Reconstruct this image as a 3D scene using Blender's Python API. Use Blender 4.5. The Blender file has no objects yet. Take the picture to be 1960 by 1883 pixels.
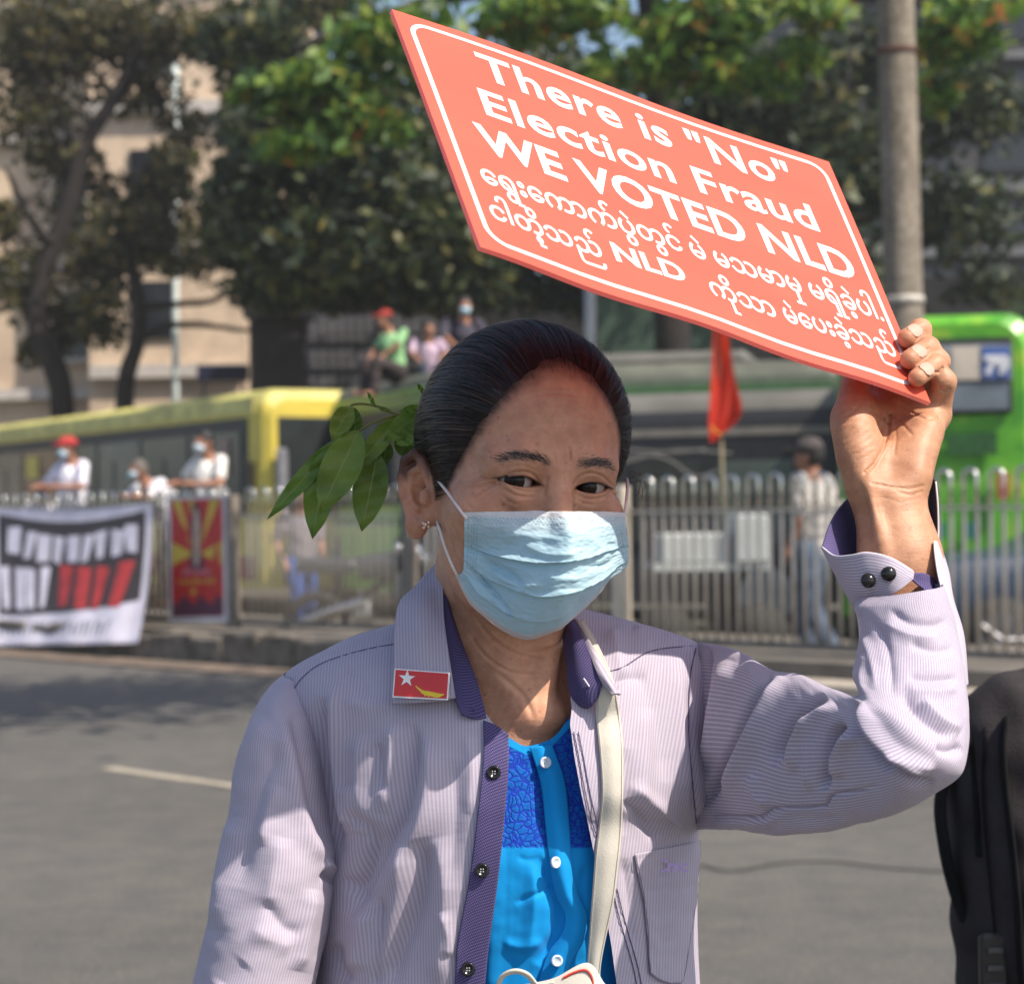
import bpy, math, random
import numpy as np
from mathutils import Vector, Matrix
rng = np.random.default_rng(7); random.seed(7)
SC = bpy.context.scene
COL = SC.collection
# ------------------------------------------------------------------ camera, sky, sun, exposure
F, CX, CY, HC = 3900.0, 980.0, 975.0, 1.34        # focal length and principal point measured on the photograph (1960 wide), eye height
ROLL = math.radians(0.8); CR, SR = math.cos(ROLL), math.sin(ROLL)
cam = bpy.data.cameras.new('camera'); camo = bpy.data.objects.new('camera', cam); COL.objects.link(camo)
camo.matrix_world = Matrix(((CR, SR, 0, 0), (0, 0, -1, 0), (-SR, CR, 0, HC), (0, 0, 0, 1)))
cam.sensor_width = 36; cam.lens = F / 1960 * 36; cam.shift_y = 33.5 / 1960
cam.clip_start = 0.05; cam.clip_end = 500
cam.dof.use_dof = True; cam.dof.focus_distance = 1.43; cam.dof.aperture_fstop = 10.5
SC.camera = camo
SUN = np.array([0.53, -0.385, 0.82]); SUN = SUN / np.linalg.norm(SUN)      # direction towards the sun
world = bpy.data.worlds.new('World'); SC.world = world; world.use_nodes = True
wn = world.node_tree; wn.nodes.clear()
sky = wn.nodes.new('ShaderNodeTexSky'); sky.sky_type = 'NISHITA'; sky.sun_disc = False
sky.sun_elevation = math.asin(SUN[2]); sky.sun_rotation = math.atan2(SUN[0], SUN[1])
sky.air_density = 1.0; sky.dust_density = 2.0; sky.ozone_density = 1.0
bg = wn.nodes.new('ShaderNodeBackground'); bg.inputs[1].default_value = 0.14
wo = wn.nodes.new('ShaderNodeOutputWorld'); wn.links.new(sky.outputs[0], bg.inputs[0]); wn.links.new(bg.outputs[0], wo.inputs[0])
sl = bpy.data.lights.new('sun', 'SUN'); sl.energy = 5.0; sl.angle = math.radians(0.53); sl.color = (1.0, 0.90, 0.77)
so = bpy.data.objects.new('sun', sl); COL.objects.link(so)
so.rotation_euler = Vector(SUN).to_track_quat('Z', 'Y').to_euler(); so.location = (3, -2, 8)
SC.view_settings.view_transform = 'Standard'; SC.view_settings.look = 'None'; SC.view_settings.gamma = 1
SC.view_settings.exposure = 0.36; SC.view_settings.use_curve_mapping = False
SC.cycles.use_denoising = True; SC.cycles.max_bounces = 8; SC.cycles.transparent_max_bounces = 12
SC.cycles.sample_clamp_indirect = 6

def W(px, py, d):
    """A point of the place: where the photograph's pixel (1960 wide) lies at d metres ahead."""
    x = (px - CX) / F * d; y = (CY - py) / F * d
    return np.array([x * CR + y * SR, d, HC - x * SR + y * CR])
def WA(a):
    a = np.asarray(a, float); x = (a[..., 0] - CX) / F * a[..., 2]; y = (CY - a[..., 1]) / F * a[..., 2]
    return np.stack([x * CR + y * SR, a[..., 2], HC - x * SR + y * CR], -1)
def PX(P):
    P = np.asarray(P, float); X = P[..., 0]; Z = P[..., 2] - HC; d = P[..., 1]
    x = X * CR - Z * SR; y = X * SR + Z * CR
    return np.stack([CX + x / d * F, CY - y / d * F], -1)
def GX(px, d): return (px - CX) / F * d
# ------------------------------------------------------------------ objects
def put(o, parent=None):
    COL.objects.link(o)
    if parent is not None: o.parent = parent
    return o
def tag(o, label=None, cat=None, group=None, kind=None):
    if label: o['label'] = label
    if cat: o['category'] = cat
    if group: o['group'] = group
    if kind: o['kind'] = kind
    return o
def thing(name, label, cat, loc=(0, 0, 0), rz=0, group=None):
    o = bpy.data.objects.new(name, None); COL.objects.link(o); o.location = loc; o.rotation_euler = (0, 0, rz); o.empty_display_size = .1
    return tag(o, label, cat, group)
def mesh(name, V, Fc, mat=None, parent=None, smooth=False, uv=None, col=None, loc=None, rz=None, local=False):
    """V world (or parent-local if local=True) vertices."""
    V = np.asarray(V, float)
    me = bpy.data.meshes.new(name)
    if isinstance(Fc, np.ndarray) and Fc.ndim == 2:
        nF, k = Fc.shape
        me.vertices.add(len(V)); me.vertices.foreach_set('co', V.astype(np.float32).ravel())
        me.loops.add(nF * k); me.loops.foreach_set('vertex_index', Fc.astype(np.int32).ravel())
        me.polygons.add(nF); me.polygons.foreach_set('loop_start', np.arange(0, nF * k, k, dtype=np.int32))
        me.polygons.foreach_set('loop_total', np.full(nF, k, np.int32))
        me.update(calc_edges=True)
        li = Fc.ravel()
    else:
        me.from_pydata([tuple(v) for v in V], [], [tuple(f) for f in Fc]); me.update()
        li = np.concatenate([np.asarray(f) for f in Fc])
    if uv is not None:
        l = me.uv_layers.new(name='UVMap'); u = np.asarray(uv, np.float32)
        l.data.foreach_set('uv', (u[li] if len(u) == len(V) else u).ravel())
    if col is not None:
        a = me.color_attributes.new('Col', 'FLOAT_COLOR', 'POINT'); c = np.ones((len(V), 4), np.float32); c[:, :np.shape(col)[1]] = col
        a.data.foreach_set('color', c.ravel())
    if smooth: me.polygons.foreach_set('use_smooth', np.ones(len(me.polygons), bool))
    if mat is not None: me.materials.append(mat)
    o = bpy.data.objects.new(name, me); put(o, parent)
    if parent is not None and not local:      # world coordinates given: undo the parent's (unscaled) placement
        mw = Matrix.Translation(parent.location) @ Matrix.Rotation(parent.rotation_euler[2], 4, 'Z')
        pp = parent.parent
        if pp is not None: mw = Matrix.Translation(pp.location) @ Matrix.Rotation(pp.rotation_euler[2], 4, 'Z') @ mw
        me.transform(mw.inverted())
    if loc is not None: o.location = loc
    if rz is not None: o.rotation_euler = (0, 0, rz)
    return o
def join(parts):
    V = []; Fc = []; n = 0
    for v, f in parts:
        v = np.asarray(v, float); V.append(v); Fc += [tuple(int(i) + n for i in q) for q in f]; n += len(v)
    return np.concatenate(V), Fc
def box(c, s, rz=0, bev=0.0):
    c = np.array(c, float); h = np.array(s, float) / 2
    if bev > 0:
        V = []; Fc = []
        b = min(bev, *(h * .9))
        for k, (dz, ins) in enumerate(((-h[2], b), (-h[2] + b, 0), (h[2] - b, 0), (h[2], b))):
            x, y = h[0] - ins, h[1] - ins; bb = b if ins == 0 else b * .6
            for (px_, py_) in ((-x + bb, -y), (x - bb, -y), (x, -y + bb), (x, y - bb), (x - bb, y), (-x + bb, y), (-x, y - bb), (-x, -y + bb)): V.append((px_, py_, dz))
        for k in range(3):
            for i in range(8): Fc.append((k * 8 + i, k * 8 + (i + 1) % 8, k * 8 + 8 + (i + 1) % 8, k * 8 + 8 + i))
        Fc.append(tuple(range(7, -1, -1))); Fc.append(tuple(range(24, 32)))
        V = np.array(V)
    else:
        V = np.array([(x, y, z) for z in (-h[2], h[2]) for y in (-h[1], h[1]) for x in (-h[0], h[0])])
        Fc = [(0, 2, 3, 1), (4, 5, 7, 6), (0, 1, 5, 4), (2, 6, 7, 3), (0, 4, 6, 2), (1, 3, 7, 5)]
    if rz:
        cs, sn = math.cos(rz), math.sin(rz); V = np.stack([V[:, 0] * cs - V[:, 1] * sn, V[:, 0] * sn + V[:, 1] * cs, V[:, 2]], 1)
    return V + c, Fc
def catmull(P, n):
    """n samples through the control points P (k, m), chord-length parameter."""
    P = np.asarray(P, float); k = len(P)
    if k == 2:
        t = np.linspace(0, 1, n)[:, None]; return P[0] * (1 - t) + P[1] * t
    s = np.concatenate([[0], np.cumsum(np.maximum(np.linalg.norm(np.diff(P, axis=0), axis=1), 1e-9) ** .7)]); s /= s[-1]
    T = np.linspace(0, 1, n); out = np.empty((n, P.shape[1]))
    m = np.empty_like(P); m[1:-1] = (P[2:] - P[:-2]) / (s[2:] - s[:-2])[:, None]; m[0] = (P[1] - P[0]) / (s[1] - s[0]); m[-1] = (P[-1] - P[-2]) / (s[-1] - s[-2])
    i = np.clip(np.searchsorted(s, T, side='right') - 1, 0, k - 2); h = (s[i + 1] - s[i])[:, None]; t = ((T - s[i]) / h[:, 0])[:, None]
    return ((2 * t ** 3 - 3 * t ** 2 + 1) * P[i] + (t ** 3 - 2 * t ** 2 + t) * h * m[i] + (-2 * t ** 3 + 3 * t ** 2) * P[i + 1] + (t ** 3 - t ** 2) * h * m[i + 1])
def tube(pts, r, n=8, res=None, cap=True, flat=1.0):
    """Tube along pts (k,3); r scalar or (k,)."""
    P = np.asarray(pts, float); r = np.full(len(P), r) if np.isscalar(r) else np.asarray(r, float)
    if res: Q = catmull(np.column_stack([P, r]), res); P, r = Q[:, :3], Q[:, 3]
    T = np.gradient(P, axis=0); T /= np.linalg.norm(T, axis=1)[:, None] + 1e-12
    up = np.array([0, 0, 1.]) if abs(T[0, 2]) < .9 else np.array([1., 0, 0])
    a = np.cross(T[0], up); a /= np.linalg.norm(a); A = [a]
    for i in range(1, len(P)):
        a = A[-1] - T[i] * (A[-1] @ T[i]); a /= np.linalg.norm(a) + 1e-12; A.append(a)
    A = np.array(A); B = np.cross(T, A); th = np.arange(n) / n * 2 * np.pi
    V = P[:, None] + r[:, None, None] * (np.cos(th)[None, :, None] * A[:, None] + flat * np.sin(th)[None, :, None] * B[:, None])
    k = len(P); Fc = [(i * n + j, i * n + (j + 1) % n, (i + 1) * n + (j + 1) % n, (i + 1) * n + j) for i in range(k - 1) for j in range(n)]
    if cap: Fc.append(tuple(range(n - 1, -1, -1))); Fc.append(tuple((k - 1) * n + j for j in range(n)))
    return V.reshape(-1, 3), Fc
def grid_faces(nv, nu, closed=False):
    i = np.arange(nv - 1)[:, None]; j = np.arange(nu if closed else nu - 1)[None, :]; j2 = (j + 1) % nu
    return np.stack([i * nu + j, i * nu + j2, (i + 1) * nu + j2, (i + 1) * nu + j], -1).reshape(-1, 4)
def patch(ctrl, nv, nu):
    """Smooth surface through rows of control points ctrl[row][col] = (.,.,.)"""
    C = [catmull(row, nu) for row in ctrl]; C = np.array(C)
    return np.stack([catmull(C[:, j], nv) for j in range(nu)], 1)
def grid_normals(G, closed=False):
    if closed:
        du = np.roll(G, -1, 1) - np.roll(G, 1, 1)
    else: du = np.gradient(G, axis=1)
    dv = np.gradient(G, axis=0); n = np.cross(du, dv); return n / (np.linalg.norm(n, axis=2, keepdims=True) + 1e-12)
def vnoise(P, scale, seed=0, oct=3):
    """Cheap smooth noise: sum of random plane waves, about -1..1."""
    r = np.random.default_rng(seed); out = np.zeros(P.shape[:-1]); amp = 1.; tot = 0
    for o in range(oct):
        for k in range(6):
            d = r.normal(size=P.shape[-1]); d /= np.linalg.norm(d); w = r.uniform(.7, 1.4) * scale * 2 ** o * 2 * np.pi
            out += amp * np.sin(P @ d * w + r.uniform(0, 6.28)) ; tot += amp * .5
        amp *= .5
    return out / tot
def sm(x, a, b):
    t = np.clip((x - a) / (b - a), 0, 1); return t * t * (3 - 2 * t)
# ------------------------------------------------------------------ implicit surfaces (for bodies)
def seg(P, a, b, ra, rb=None):
    rb = ra if rb is None else rb; a = np.asarray(a, np.float32); b = np.asarray(b, np.float32); ab = b - a
    t = np.clip((P - a) @ ab / (ab @ ab + 1e-12), 0, 1); return np.linalg.norm(P - a - t[:, None] * ab, axis=1) - (ra + (rb - ra) * t)
def ell(P, c, r, R=None):
    q = P - np.asarray(c, np.float32)
    if R is not None: q = q @ np.asarray(R, np.float32)
    r = np.asarray(r, np.float32); k0 = np.linalg.norm(q / r, axis=1); k1 = np.linalg.norm(q / (r * r), axis=1) + 1e-9
    return k0 * (k0 - 1) / k1
def su(a, b, k):
    h = np.clip(.5 + .5 * (b - a) / k, 0, 1); return b + (a - b) * h - k * h * (1 - h)
def poly_seg(P, pts, rad, k=0):
    d = None
    rad = [rad] * len(pts) if np.isscalar(rad) else rad
    for i in range(len(pts) - 1):
        e = seg(P, pts[i], pts[i + 1], rad[i], rad[i + 1]); d = e if d is None else (np.minimum(d, e) if k == 0 else su(d, e, k))
    return d
def sdf_mesh(f, lo, hi, h):
    """Surface nets over the zero set of f inside the box lo..hi with voxel h."""
    lo = np.asarray(lo, float); B = 8; nb = np.maximum(1, np.ceil((np.asarray(hi, float) - lo) / (h * B)).astype(int)); n = nb * B + 1
    cc = [lo[k] + (np.arange(nb[k]) + .5) * B * h for k in range(3)]
    C = np.stack(np.meshgrid(*cc, indexing='ij'), -1).reshape(-1, 3).astype(np.float32); dc = f(C)
    act = np.abs(dc) < B * h * 1.25; D = np.empty(n, np.float32)
    D[:-1, :-1, :-1] = np.repeat(np.repeat(np.repeat(np.sign(dc).reshape(nb), B, 0), B, 1), B, 2)
    D[-1] = 1; D[:, -1] = 1; D[:, :, -1] = 1
    loc = np.stack(np.meshgrid(*[np.arange(B)] * 3, indexing='ij'), -1).reshape(-1, 3)
    idx = np.stack(np.unravel_index(np.nonzero(act)[0], nb), -1) * B
    for s in range(0, len(idx), 400):
        I = (idx[s:s + 400, None] + loc[None]).reshape(-1, 3); D[I[:, 0], I[:, 1], I[:, 2]] = f((lo + I * h).astype(np.float32))
    S = D < 0; c = np.zeros(np.array(n) - 1, np.int8)
    for a in (0, 1):
        for b in (0, 1):
            for e in (0, 1): c += S[a:n[0] - 1 + a, b:n[1] - 1 + b, e:n[2] - 1 + e]
    A = np.stack(np.nonzero((c > 0) & (c < 8)), -1); vid = np.full(c.shape, -1, np.int32); vid[A[:, 0], A[:, 1], A[:, 2]] = np.arange(len(A))
    acc = np.zeros((len(A), 3)); cnt = np.zeros(len(A))
    for ax in range(3):
        o = [k for k in range(3) if k != ax]
        for u in (0, 1):
            for v in (0, 1):
                p = A.copy(); p[:, o[0]] += u; p[:, o[1]] += v; q = p.copy(); q[:, ax] += 1
                d0 = D[p[:, 0], p[:, 1], p[:, 2]]; d1 = D[q[:, 0], q[:, 1], q[:, 2]]; m = (d0 < 0) != (d1 < 0)
                t = np.where(m, d0 / np.where(m, d0 - d1, 1), 0); pt = (p - A).astype(float); pt[:, ax] += t
                acc[m] += pt[m]; cnt[m] += 1
    V = lo + (A + acc / cnt[:, None]) * h; Q = []
    for ax in range(3):
        o = [k for k in range(3) if k != ax]
        if ax == 1: o = o[::-1]
        s0 = S[tuple(slice(0, n[k] - 1) if k == ax else slice(1, n[k] - 1) for k in range(3))]
        s1 = S[tuple(slice(1, n[k]) if k == ax else slice(1, n[k] - 1) for k in range(3))]
        E = np.stack(np.nonzero(s0 != s1), -1); ins = s0[E[:, 0], E[:, 1], E[:, 2]]; q = []
        for (u, v) in ((1, 1), (0, 1), (0, 0), (1, 0)):
            e = E.copy(); e[:, o[0]] += 1 - u; e[:, o[1]] += 1 - v; q.append(vid[e[:, 0], e[:, 1], e[:, 2]])
        q = np.stack(q, -1); q[~ins] = q[~ins][:, ::-1]; Q.append(q)
    Q = np.concatenate(Q); Q = Q[(Q >= 0).all(1)]
    return V, Q
def laplace(V, Q, it=2, lam=.5):
    E = np.concatenate([Q[:, [0, 1]], Q[:, [1, 2]], Q[:, [2, 3]], Q[:, [3, 0]]]); E = np.concatenate([E, E[:, ::-1]])
    c = np.bincount(E[:, 0], minlength=len(V)).astype(float)
    for _ in range(it):
        S = np.stack([np.bincount(E[:, 0], weights=V[E[:, 1], k], minlength=len(V)) for k in range(3)], 1)
        V = V + lam * (S / np.maximum(c, 1)[:, None] - V) * (c > 0)[:, None]
    return V
# ------------------------------------------------------------------ materials
class NT:
    def __init__(s, name):
        s.m = bpy.data.materials.new(name); s.m.use_nodes = True; s.t = s.m.node_tree; s.n = s.t.nodes; s.b = s.n['Principled BSDF']; s.out = s.n['Material Output']
    def add(s, typ, **kw):
        x = s.n.new('ShaderNode' + typ)
        for k, v in kw.items(): setattr(x, k, v)
        return x
    def link(s, a, b): s.t.links.new(a, b)
    def set(s, sock, v):
        if hasattr(v, 'is_output') or hasattr(v, 'links'): s.link(v, sock)
        elif isinstance(v, (tuple, list)) and len(v) == 3 and sock.type == 'RGBA': sock.default_value = (*v, 1)
        else: sock.default_value = v
    def math(s, op, a, b=0, c=0):
        x = s.add('Math', operation=op)
        for i, v in enumerate((a, b, c)): s.set(x.inputs[i], v)
        return x.outputs[0]
    def mix(s, f, a, b, mode='MIX'):
        x = s.add('Mix', data_type='RGBA', blend_type=mode); s.set(x.inputs[0], f); s.set(x.inputs[6], a); s.set(x.inputs[7], b); return x.outputs[2]
    def coord(s, which='Object'): return s.add('TexCoord').outputs[which]
    def mapping(s, v, sc=(1, 1, 1), rot=(0, 0, 0)):
        x = s.add('Mapping'); s.link(v, x.inputs[0]); x.inputs['Scale'].default_value = sc; x.inputs['Rotation'].default_value = rot; return x.outputs[0]
    def noise(s, v, scale, detail=4, rough=.55):
        x = s.add('TexNoise'); s.link(v, x.inputs['Vector']); x.inputs['Scale'].default_value = scale; x.inputs['Detail'].default_value = detail; x.inputs['Roughness'].default_value = rough; return x.outputs[0]
    def ramp(s, v, stops):
        x = s.add('ValToRGB'); s.link(v, x.inputs[0]); e = x.color_ramp.elements
        while len(e) < len(stops): e.new(.5)
        for i, (p, c) in enumerate(stops): e[i].position = p; e[i].color = (*c, 1) if len(c) == 3 else c
        return x.outputs[0]
    def bump(s, h, strength=.3, dist=.001, normal=None):
        x = s.add('Bump'); x.inputs['Strength'].default_value = strength; x.inputs['Distance'].default_value = dist; s.link(h, x.inputs['Height'])
        if normal is not None: s.link(normal, x.inputs['Normal'])
        return x.outputs[0]
    def fin(s, color=None, rough=None, normal=None, **kw):
        if color is not None: s.set(s.b.inputs['Base Color'], color)
        if rough is not None: s.set(s.b.inputs['Roughness'], rough)
        if normal is not None: s.link(normal, s.b.inputs['Normal'])
        for k, v in kw.items(): s.set(s.b.inputs[k.replace('_', ' ')], v)
        return s.m
def simple(name, col, rough=.6, var=.15, vs=6., bump=0., bs=40., dist=.002, **kw):
    t = NT(name); c = t.coord(); n = t.noise(c, vs, 5)
    lo = tuple(x * (1 - var) for x in col); hi = tuple(min(1, x * (1 + var)) for x in col)
    cc = t.ramp(n, [(.3, lo), (.7, hi)]); nm = None
    if bump: nm = t.bump(t.noise(c, bs, 4), bump, dist)
    rr = t.math('MULTIPLY_ADD', t.noise(c, vs * 2.3, 3), .2, rough - .1)
    return t.fin(cc, rr, nm, **kw)
def translucent(nt, color, frac):
    """Lets part of the light through a thin sheet."""
    tr = nt.add('BsdfTranslucent'); nt.set(tr.inputs[0], color); mx = nt.add('MixShader'); mx.inputs[0].default_value = frac
    nt.link(nt.b.outputs[0], mx.inputs[1]); nt.link(tr.outputs[0], mx.inputs[2]); nt.link(mx.outputs[0], nt.out.inputs[0])
def text_mesh(body, size=1., offset=0., extrude=0., align='LEFT', spacing=1., shear=0.):
    cu = bpy.data.curves.new('lettering', 'FONT'); cu.body = body; cu.size = size; cu.offset = offset; cu.extrude = extrude; cu.align_x = align; cu.space_character = spacing; cu.shear = shear
    cu.resolution_u = 4
    o = bpy.data.objects.new('lettering', cu); COL.objects.link(o); dg = bpy.context.evaluated_depsgraph_get(); dg.update()
    me = bpy.data.meshes.new_from_object(o.evaluated_get(dg)); bpy.data.objects.remove(o); bpy.data.curves.remove(cu)
    V = np.array([v.co[:] for v in me.vertices]); Fc = [tuple(p.vertices) for p in me.polygons]; bpy.data.meshes.remove(me)
    return V, Fc
# ================================================================== setting: road, median, kerb, buildings
FD = np.array([.7176, -.6965]); FN = np.array([-.6965, -.7176])        # along the median fence, and from it towards the camera
FP = np.array([-2.30, 18.7])
def fpos(s, off=0.): return FP + FD * s + FN * off                      # s metres along the fence, off metres towards the camera
def fdist(px): return 16.968 / ((px - CX) / F + 1.0304)
def fs(px):
    d = fdist(px); return (np.array([GX(px, d), d]) - FP) @ FD
def fence_local(V, off=0., s0=0.):                                      # local (s, -depth towards camera, z) -> world
    V = np.asarray(V, float); q = FP + FD * (s0 + V[:, :1]) + FN * (off - V[:, 1:2]); return np.column_stack([q, V[:, 2]])

t = NT('asphalt'); c = t.coord()
n1 = t.noise(c, .35, 6, .6); n2 = t.noise(c, 60, 3, .7); n3 = t.noise(c, 5, 5, .65)
base = t.ramp(n1, [(.3, (.066, .063, .057)), (.7, (.112, .107, .098))])
spk = t.ramp(n2, [(.42, (.05, .05, .05)), (.62, (.20, .19, .17))])
patchc = t.ramp(n3, [(.36, (.84, .84, .86)), (.62, (1.12, 1.09, 1.04))])
col = t.mix(1.0, t.mix(.35, base, spk), patchc, 'MULTIPLY')
asphalt = t.fin(col, .85, t.bump(n2, .5, .006))
V = []; nx = 60
road = mesh('road', [(-60, -12, 0), (60, -12, 0), (60, 120, 0), (-60, 120, 0)], [(0, 1, 2, 3)], asphalt); tag(road, kind='structure')
# a crack that wanders across the lane and painted marks, sheets just above the road
paint = simple('road_paint', (.36, .32, .25), .7, .25, 30)
def ground_pt(px, py):
    y = (CY - py) / F; x = (px - CX) / F; d = HC / -(-x * SR + y * CR); return np.array([(x * CR + y * SR) * d, d])
def strip(pts, w):
    P = np.array([ground_pt(*p) for p in pts]); P = catmull(P, 30); T = np.gradient(P, axis=0); T /= np.linalg.norm(T, axis=1)[:, None]; N = np.stack([-T[:, 1], T[:, 0]], 1)
    ww = w * (1 + .3 * vnoise(P, .8, 3)[:, None]); V = np.concatenate([P + N * ww, P - N * ww]); k = len(P)
    return np.column_stack([V, np.full(2 * k, .004)]), [(i, i + 1, k + i + 1, k + i) for i in range(k - 1)]
v, f = strip([(205, 1470), (330, 1488), (450, 1505), (700, 1545), (900, 1580)], .05)
tag(mesh('lane_marking', v, f, paint), 'worn cream painted lane line crossing the grey road', 'road marking', kind='structure')
crackm = simple('tar_seam', (.045, .043, .04), .8)
v, f = strip([(1340, 1655), (1400, 1668), (1500, 1652), (1600, 1650), (1700, 1662), (1790, 1668), (1960, 1680), (2150, 1690)], .016)
tag(mesh('tar_seam', v, f, crackm), 'dark tar seam wandering across the road behind the raised arm', 'road crack', kind='structure')
for pts, w in (([(230, 1330), (480, 1352)], .03),):
    pass
# median: kerb stones in a row (parts), pavement on top
concrete = simple('concrete', (.30, .27, .23), .9, .35, 5, .8, 25, .01)
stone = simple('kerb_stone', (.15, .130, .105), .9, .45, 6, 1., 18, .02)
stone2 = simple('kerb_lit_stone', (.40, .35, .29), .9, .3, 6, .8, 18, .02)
mp = [tuple(fpos(-30, .5)) + (.28,), tuple(fpos(30, .5)) + (.28,), tuple(fpos(30, -1.6)) + (.28,), tuple(fpos(-30, -1.6)) + (.28,)]
med = mesh('median', mp + [(x, y, -.02) for x, y, z in mp], [(0, 1, 2, 3), (0, 4, 5, 1), (1, 5, 6, 2), (2, 6, 7, 3), (3, 7, 4, 0)], simple('median_paving', (.15, .135, .115), .9, .3, 3, .5)); tag(med, kind='structure')
kerb = bpy.data.objects.new('kerb', None); COL.objects.link(kerb); tag(kerb, kind='structure')
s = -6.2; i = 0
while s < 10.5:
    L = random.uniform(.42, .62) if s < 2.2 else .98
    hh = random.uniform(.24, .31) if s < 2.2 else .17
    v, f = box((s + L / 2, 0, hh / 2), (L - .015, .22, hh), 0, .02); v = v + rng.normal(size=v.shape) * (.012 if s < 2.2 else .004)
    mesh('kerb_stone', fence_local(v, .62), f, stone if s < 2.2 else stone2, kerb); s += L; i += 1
v, f = box((2, 0, .005), (28, .5, .03)); v = fence_local(v, 1.05)
tag(mesh('gutter', v, f, simple('gutter_dirt', (.16, .12, .09), .95, .4, 4, .6)), kind='structure')
# ------------------------------------------------------------------ the median fence
fm = NT('fence_paint'); fc = fm.coord()
fence_mat = fm.fin(fm.ramp(fm.noise(fc, 9, 4), [(.3, (.54, .46, .37)), (.7, (.68, .60, .49))]), .3, Metallic=.25)
cap_mat = simple('hoop_metal', (.62, .60, .56), .18, .1, 30, Metallic=.95)
post_mat = simple('post_paint', (.20, .17, .14), .6, .3, 7)
fence = thing('median_fence', 'beige metal railing with rounded hoop tops running along the median', 'fence', (FP[0], FP[1], .28))
ft = .0
hoop_r = .05; ztop = 1.57
v0 = []; a = np.linspace(0, math.pi, 11)
hp = [(-.05, 0, .35)] + [(-.05, 0, 1.28)]
arc = [(-.05 * math.cos(x), 0, 1.515 + .05 * math.sin(x)) for x in a]
leg = [(-.05, 0, .35), (-.05, 0, .8), (-.05, 0, 1.33)]
hv, hf = tube(leg, .0145, 8)
hv2, hf2 = tube([(.05, 0, .35), (.05, 0, .8), (.05, 0, 1.33)], .0145, 8)
cv, cf = tube([(-.05, 0, 1.33), (-.05, 0, 1.45)] + arc + [(.05, 0, 1.45), (.05, 0, 1.33)], .0155, 8)
def fmesh(name, v, f, m):
    v = np.asarray(v, float); q = np.column_stack([FD * v[:, :1] - FN * v[:, 1:2], v[:, 2] - .28]); me = bpy.data.meshes.new(name); me.from_pydata([tuple(x) for x in q], [], f); me.materials.append(m)
    me.polygons.foreach_set('use_smooth', np.ones(len(me.polygons), bool)); return me
leg_me = fmesh('picket', *join([(hv, hf), (hv2, hf2)]), fence_mat); cap_me = fmesh('hoop', cv, cf, cap_mat)
PX_POSTS = [-60, 447, 785, 1190, 1700]; POST_S = [fs(p) for p in PX_POSTS]
s = fs(-70)
while s < fs(2040):
    if min(abs(s - p) for p in POST_S) > .13:
        for nm, me in (('picket', leg_me), ('hoop', cap_me)):
            o = bpy.data.objects.new(nm, me); put(o, fence); o.location = (FD[0] * s, FD[1] * s, random.uniform(-.004, .004))
    s += .2
S0, S1 = fs(-80), fs(2050)
for z, hgt, w in ((.34, .05, .05), (1.31, .022, .02)):
    v, f = box(((S0 + S1) / 2, 0, z), (S1 - S0, w, hgt)); mesh('rail', fence_local(v), f, fence_mat if z > 1 else post_mat, fence)
for k, ps in enumerate(POST_S):
    v, f = box((ps, 0, .78), (.13, .10, 1.5), 0, .008); v[:, 2] += -.02
    mesh('post', fence_local(v, .02), f, fence_mat if k == 3 else post_mat, fence, smooth=False)
# ------------------------------------------------------------------ concrete utility pole
t = NT('weathered_pole'); c = t.coord(); n = t.noise(t.mapping(c, (1, 1, .35)), 9, 6); n2 = t.noise(c, 28, 4, .7)
cc = t.mix(.5, t.ramp(n, [(.35, (.13, .105, .078)), (.65, (.30, .255, .20))]), t.ramp(n2, [(.45, (.15, .13, .10)), (.68, (.42, .38, .33))]))
pole_mat = t.fin(cc, .9, t.bump(n2, .6, .01))
pd = 14.0; P0 = W(1735, 975, pd); pl = thing('utility_pole', 'tall weathered round concrete pole rising behind the raised hand', 'pole', (P0[0] + .03, pd, 0))
ptop = W(1712, -60, pd); zs = np.linspace(0, 1, 24); base0 = np.array([P0[0] + .04, pd, 0.])
PP = base0[None] * (1 - zs[:, None]) + (base0 + (ptop - base0) * 1.35)[None] * zs[:, None]; rr = .125 + .0 * zs + .01 * (1 - zs)
v, f = tube(PP, rr + .003 * vnoise(PP, 1.2, 5), 20); mesh('shaft', v, f, pole_mat, pl, True)
for (py, th, m) in ((100, .04, simple('rust_band', (.10, .045, .035), .8)), (575, .05, simple('old_plaster', (.5, .47, .42), .9, .4, 30, 1., 60, .01))):
    q = W(1715 if py < 200 else 1748, py, pd); cpt = base0 + (ptop - base0) * ((q[2]) / ptop[2])
    v, f = tube([cpt - [0, 0, th / 2], cpt + [0, 0, th / 2]], .1375 if py < 200 else .141, 20)
    if py > 200: v = v + .008 * vnoise(v, 9, 8)[:, None]
    mesh('band', v, f, m, pl, True)
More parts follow.
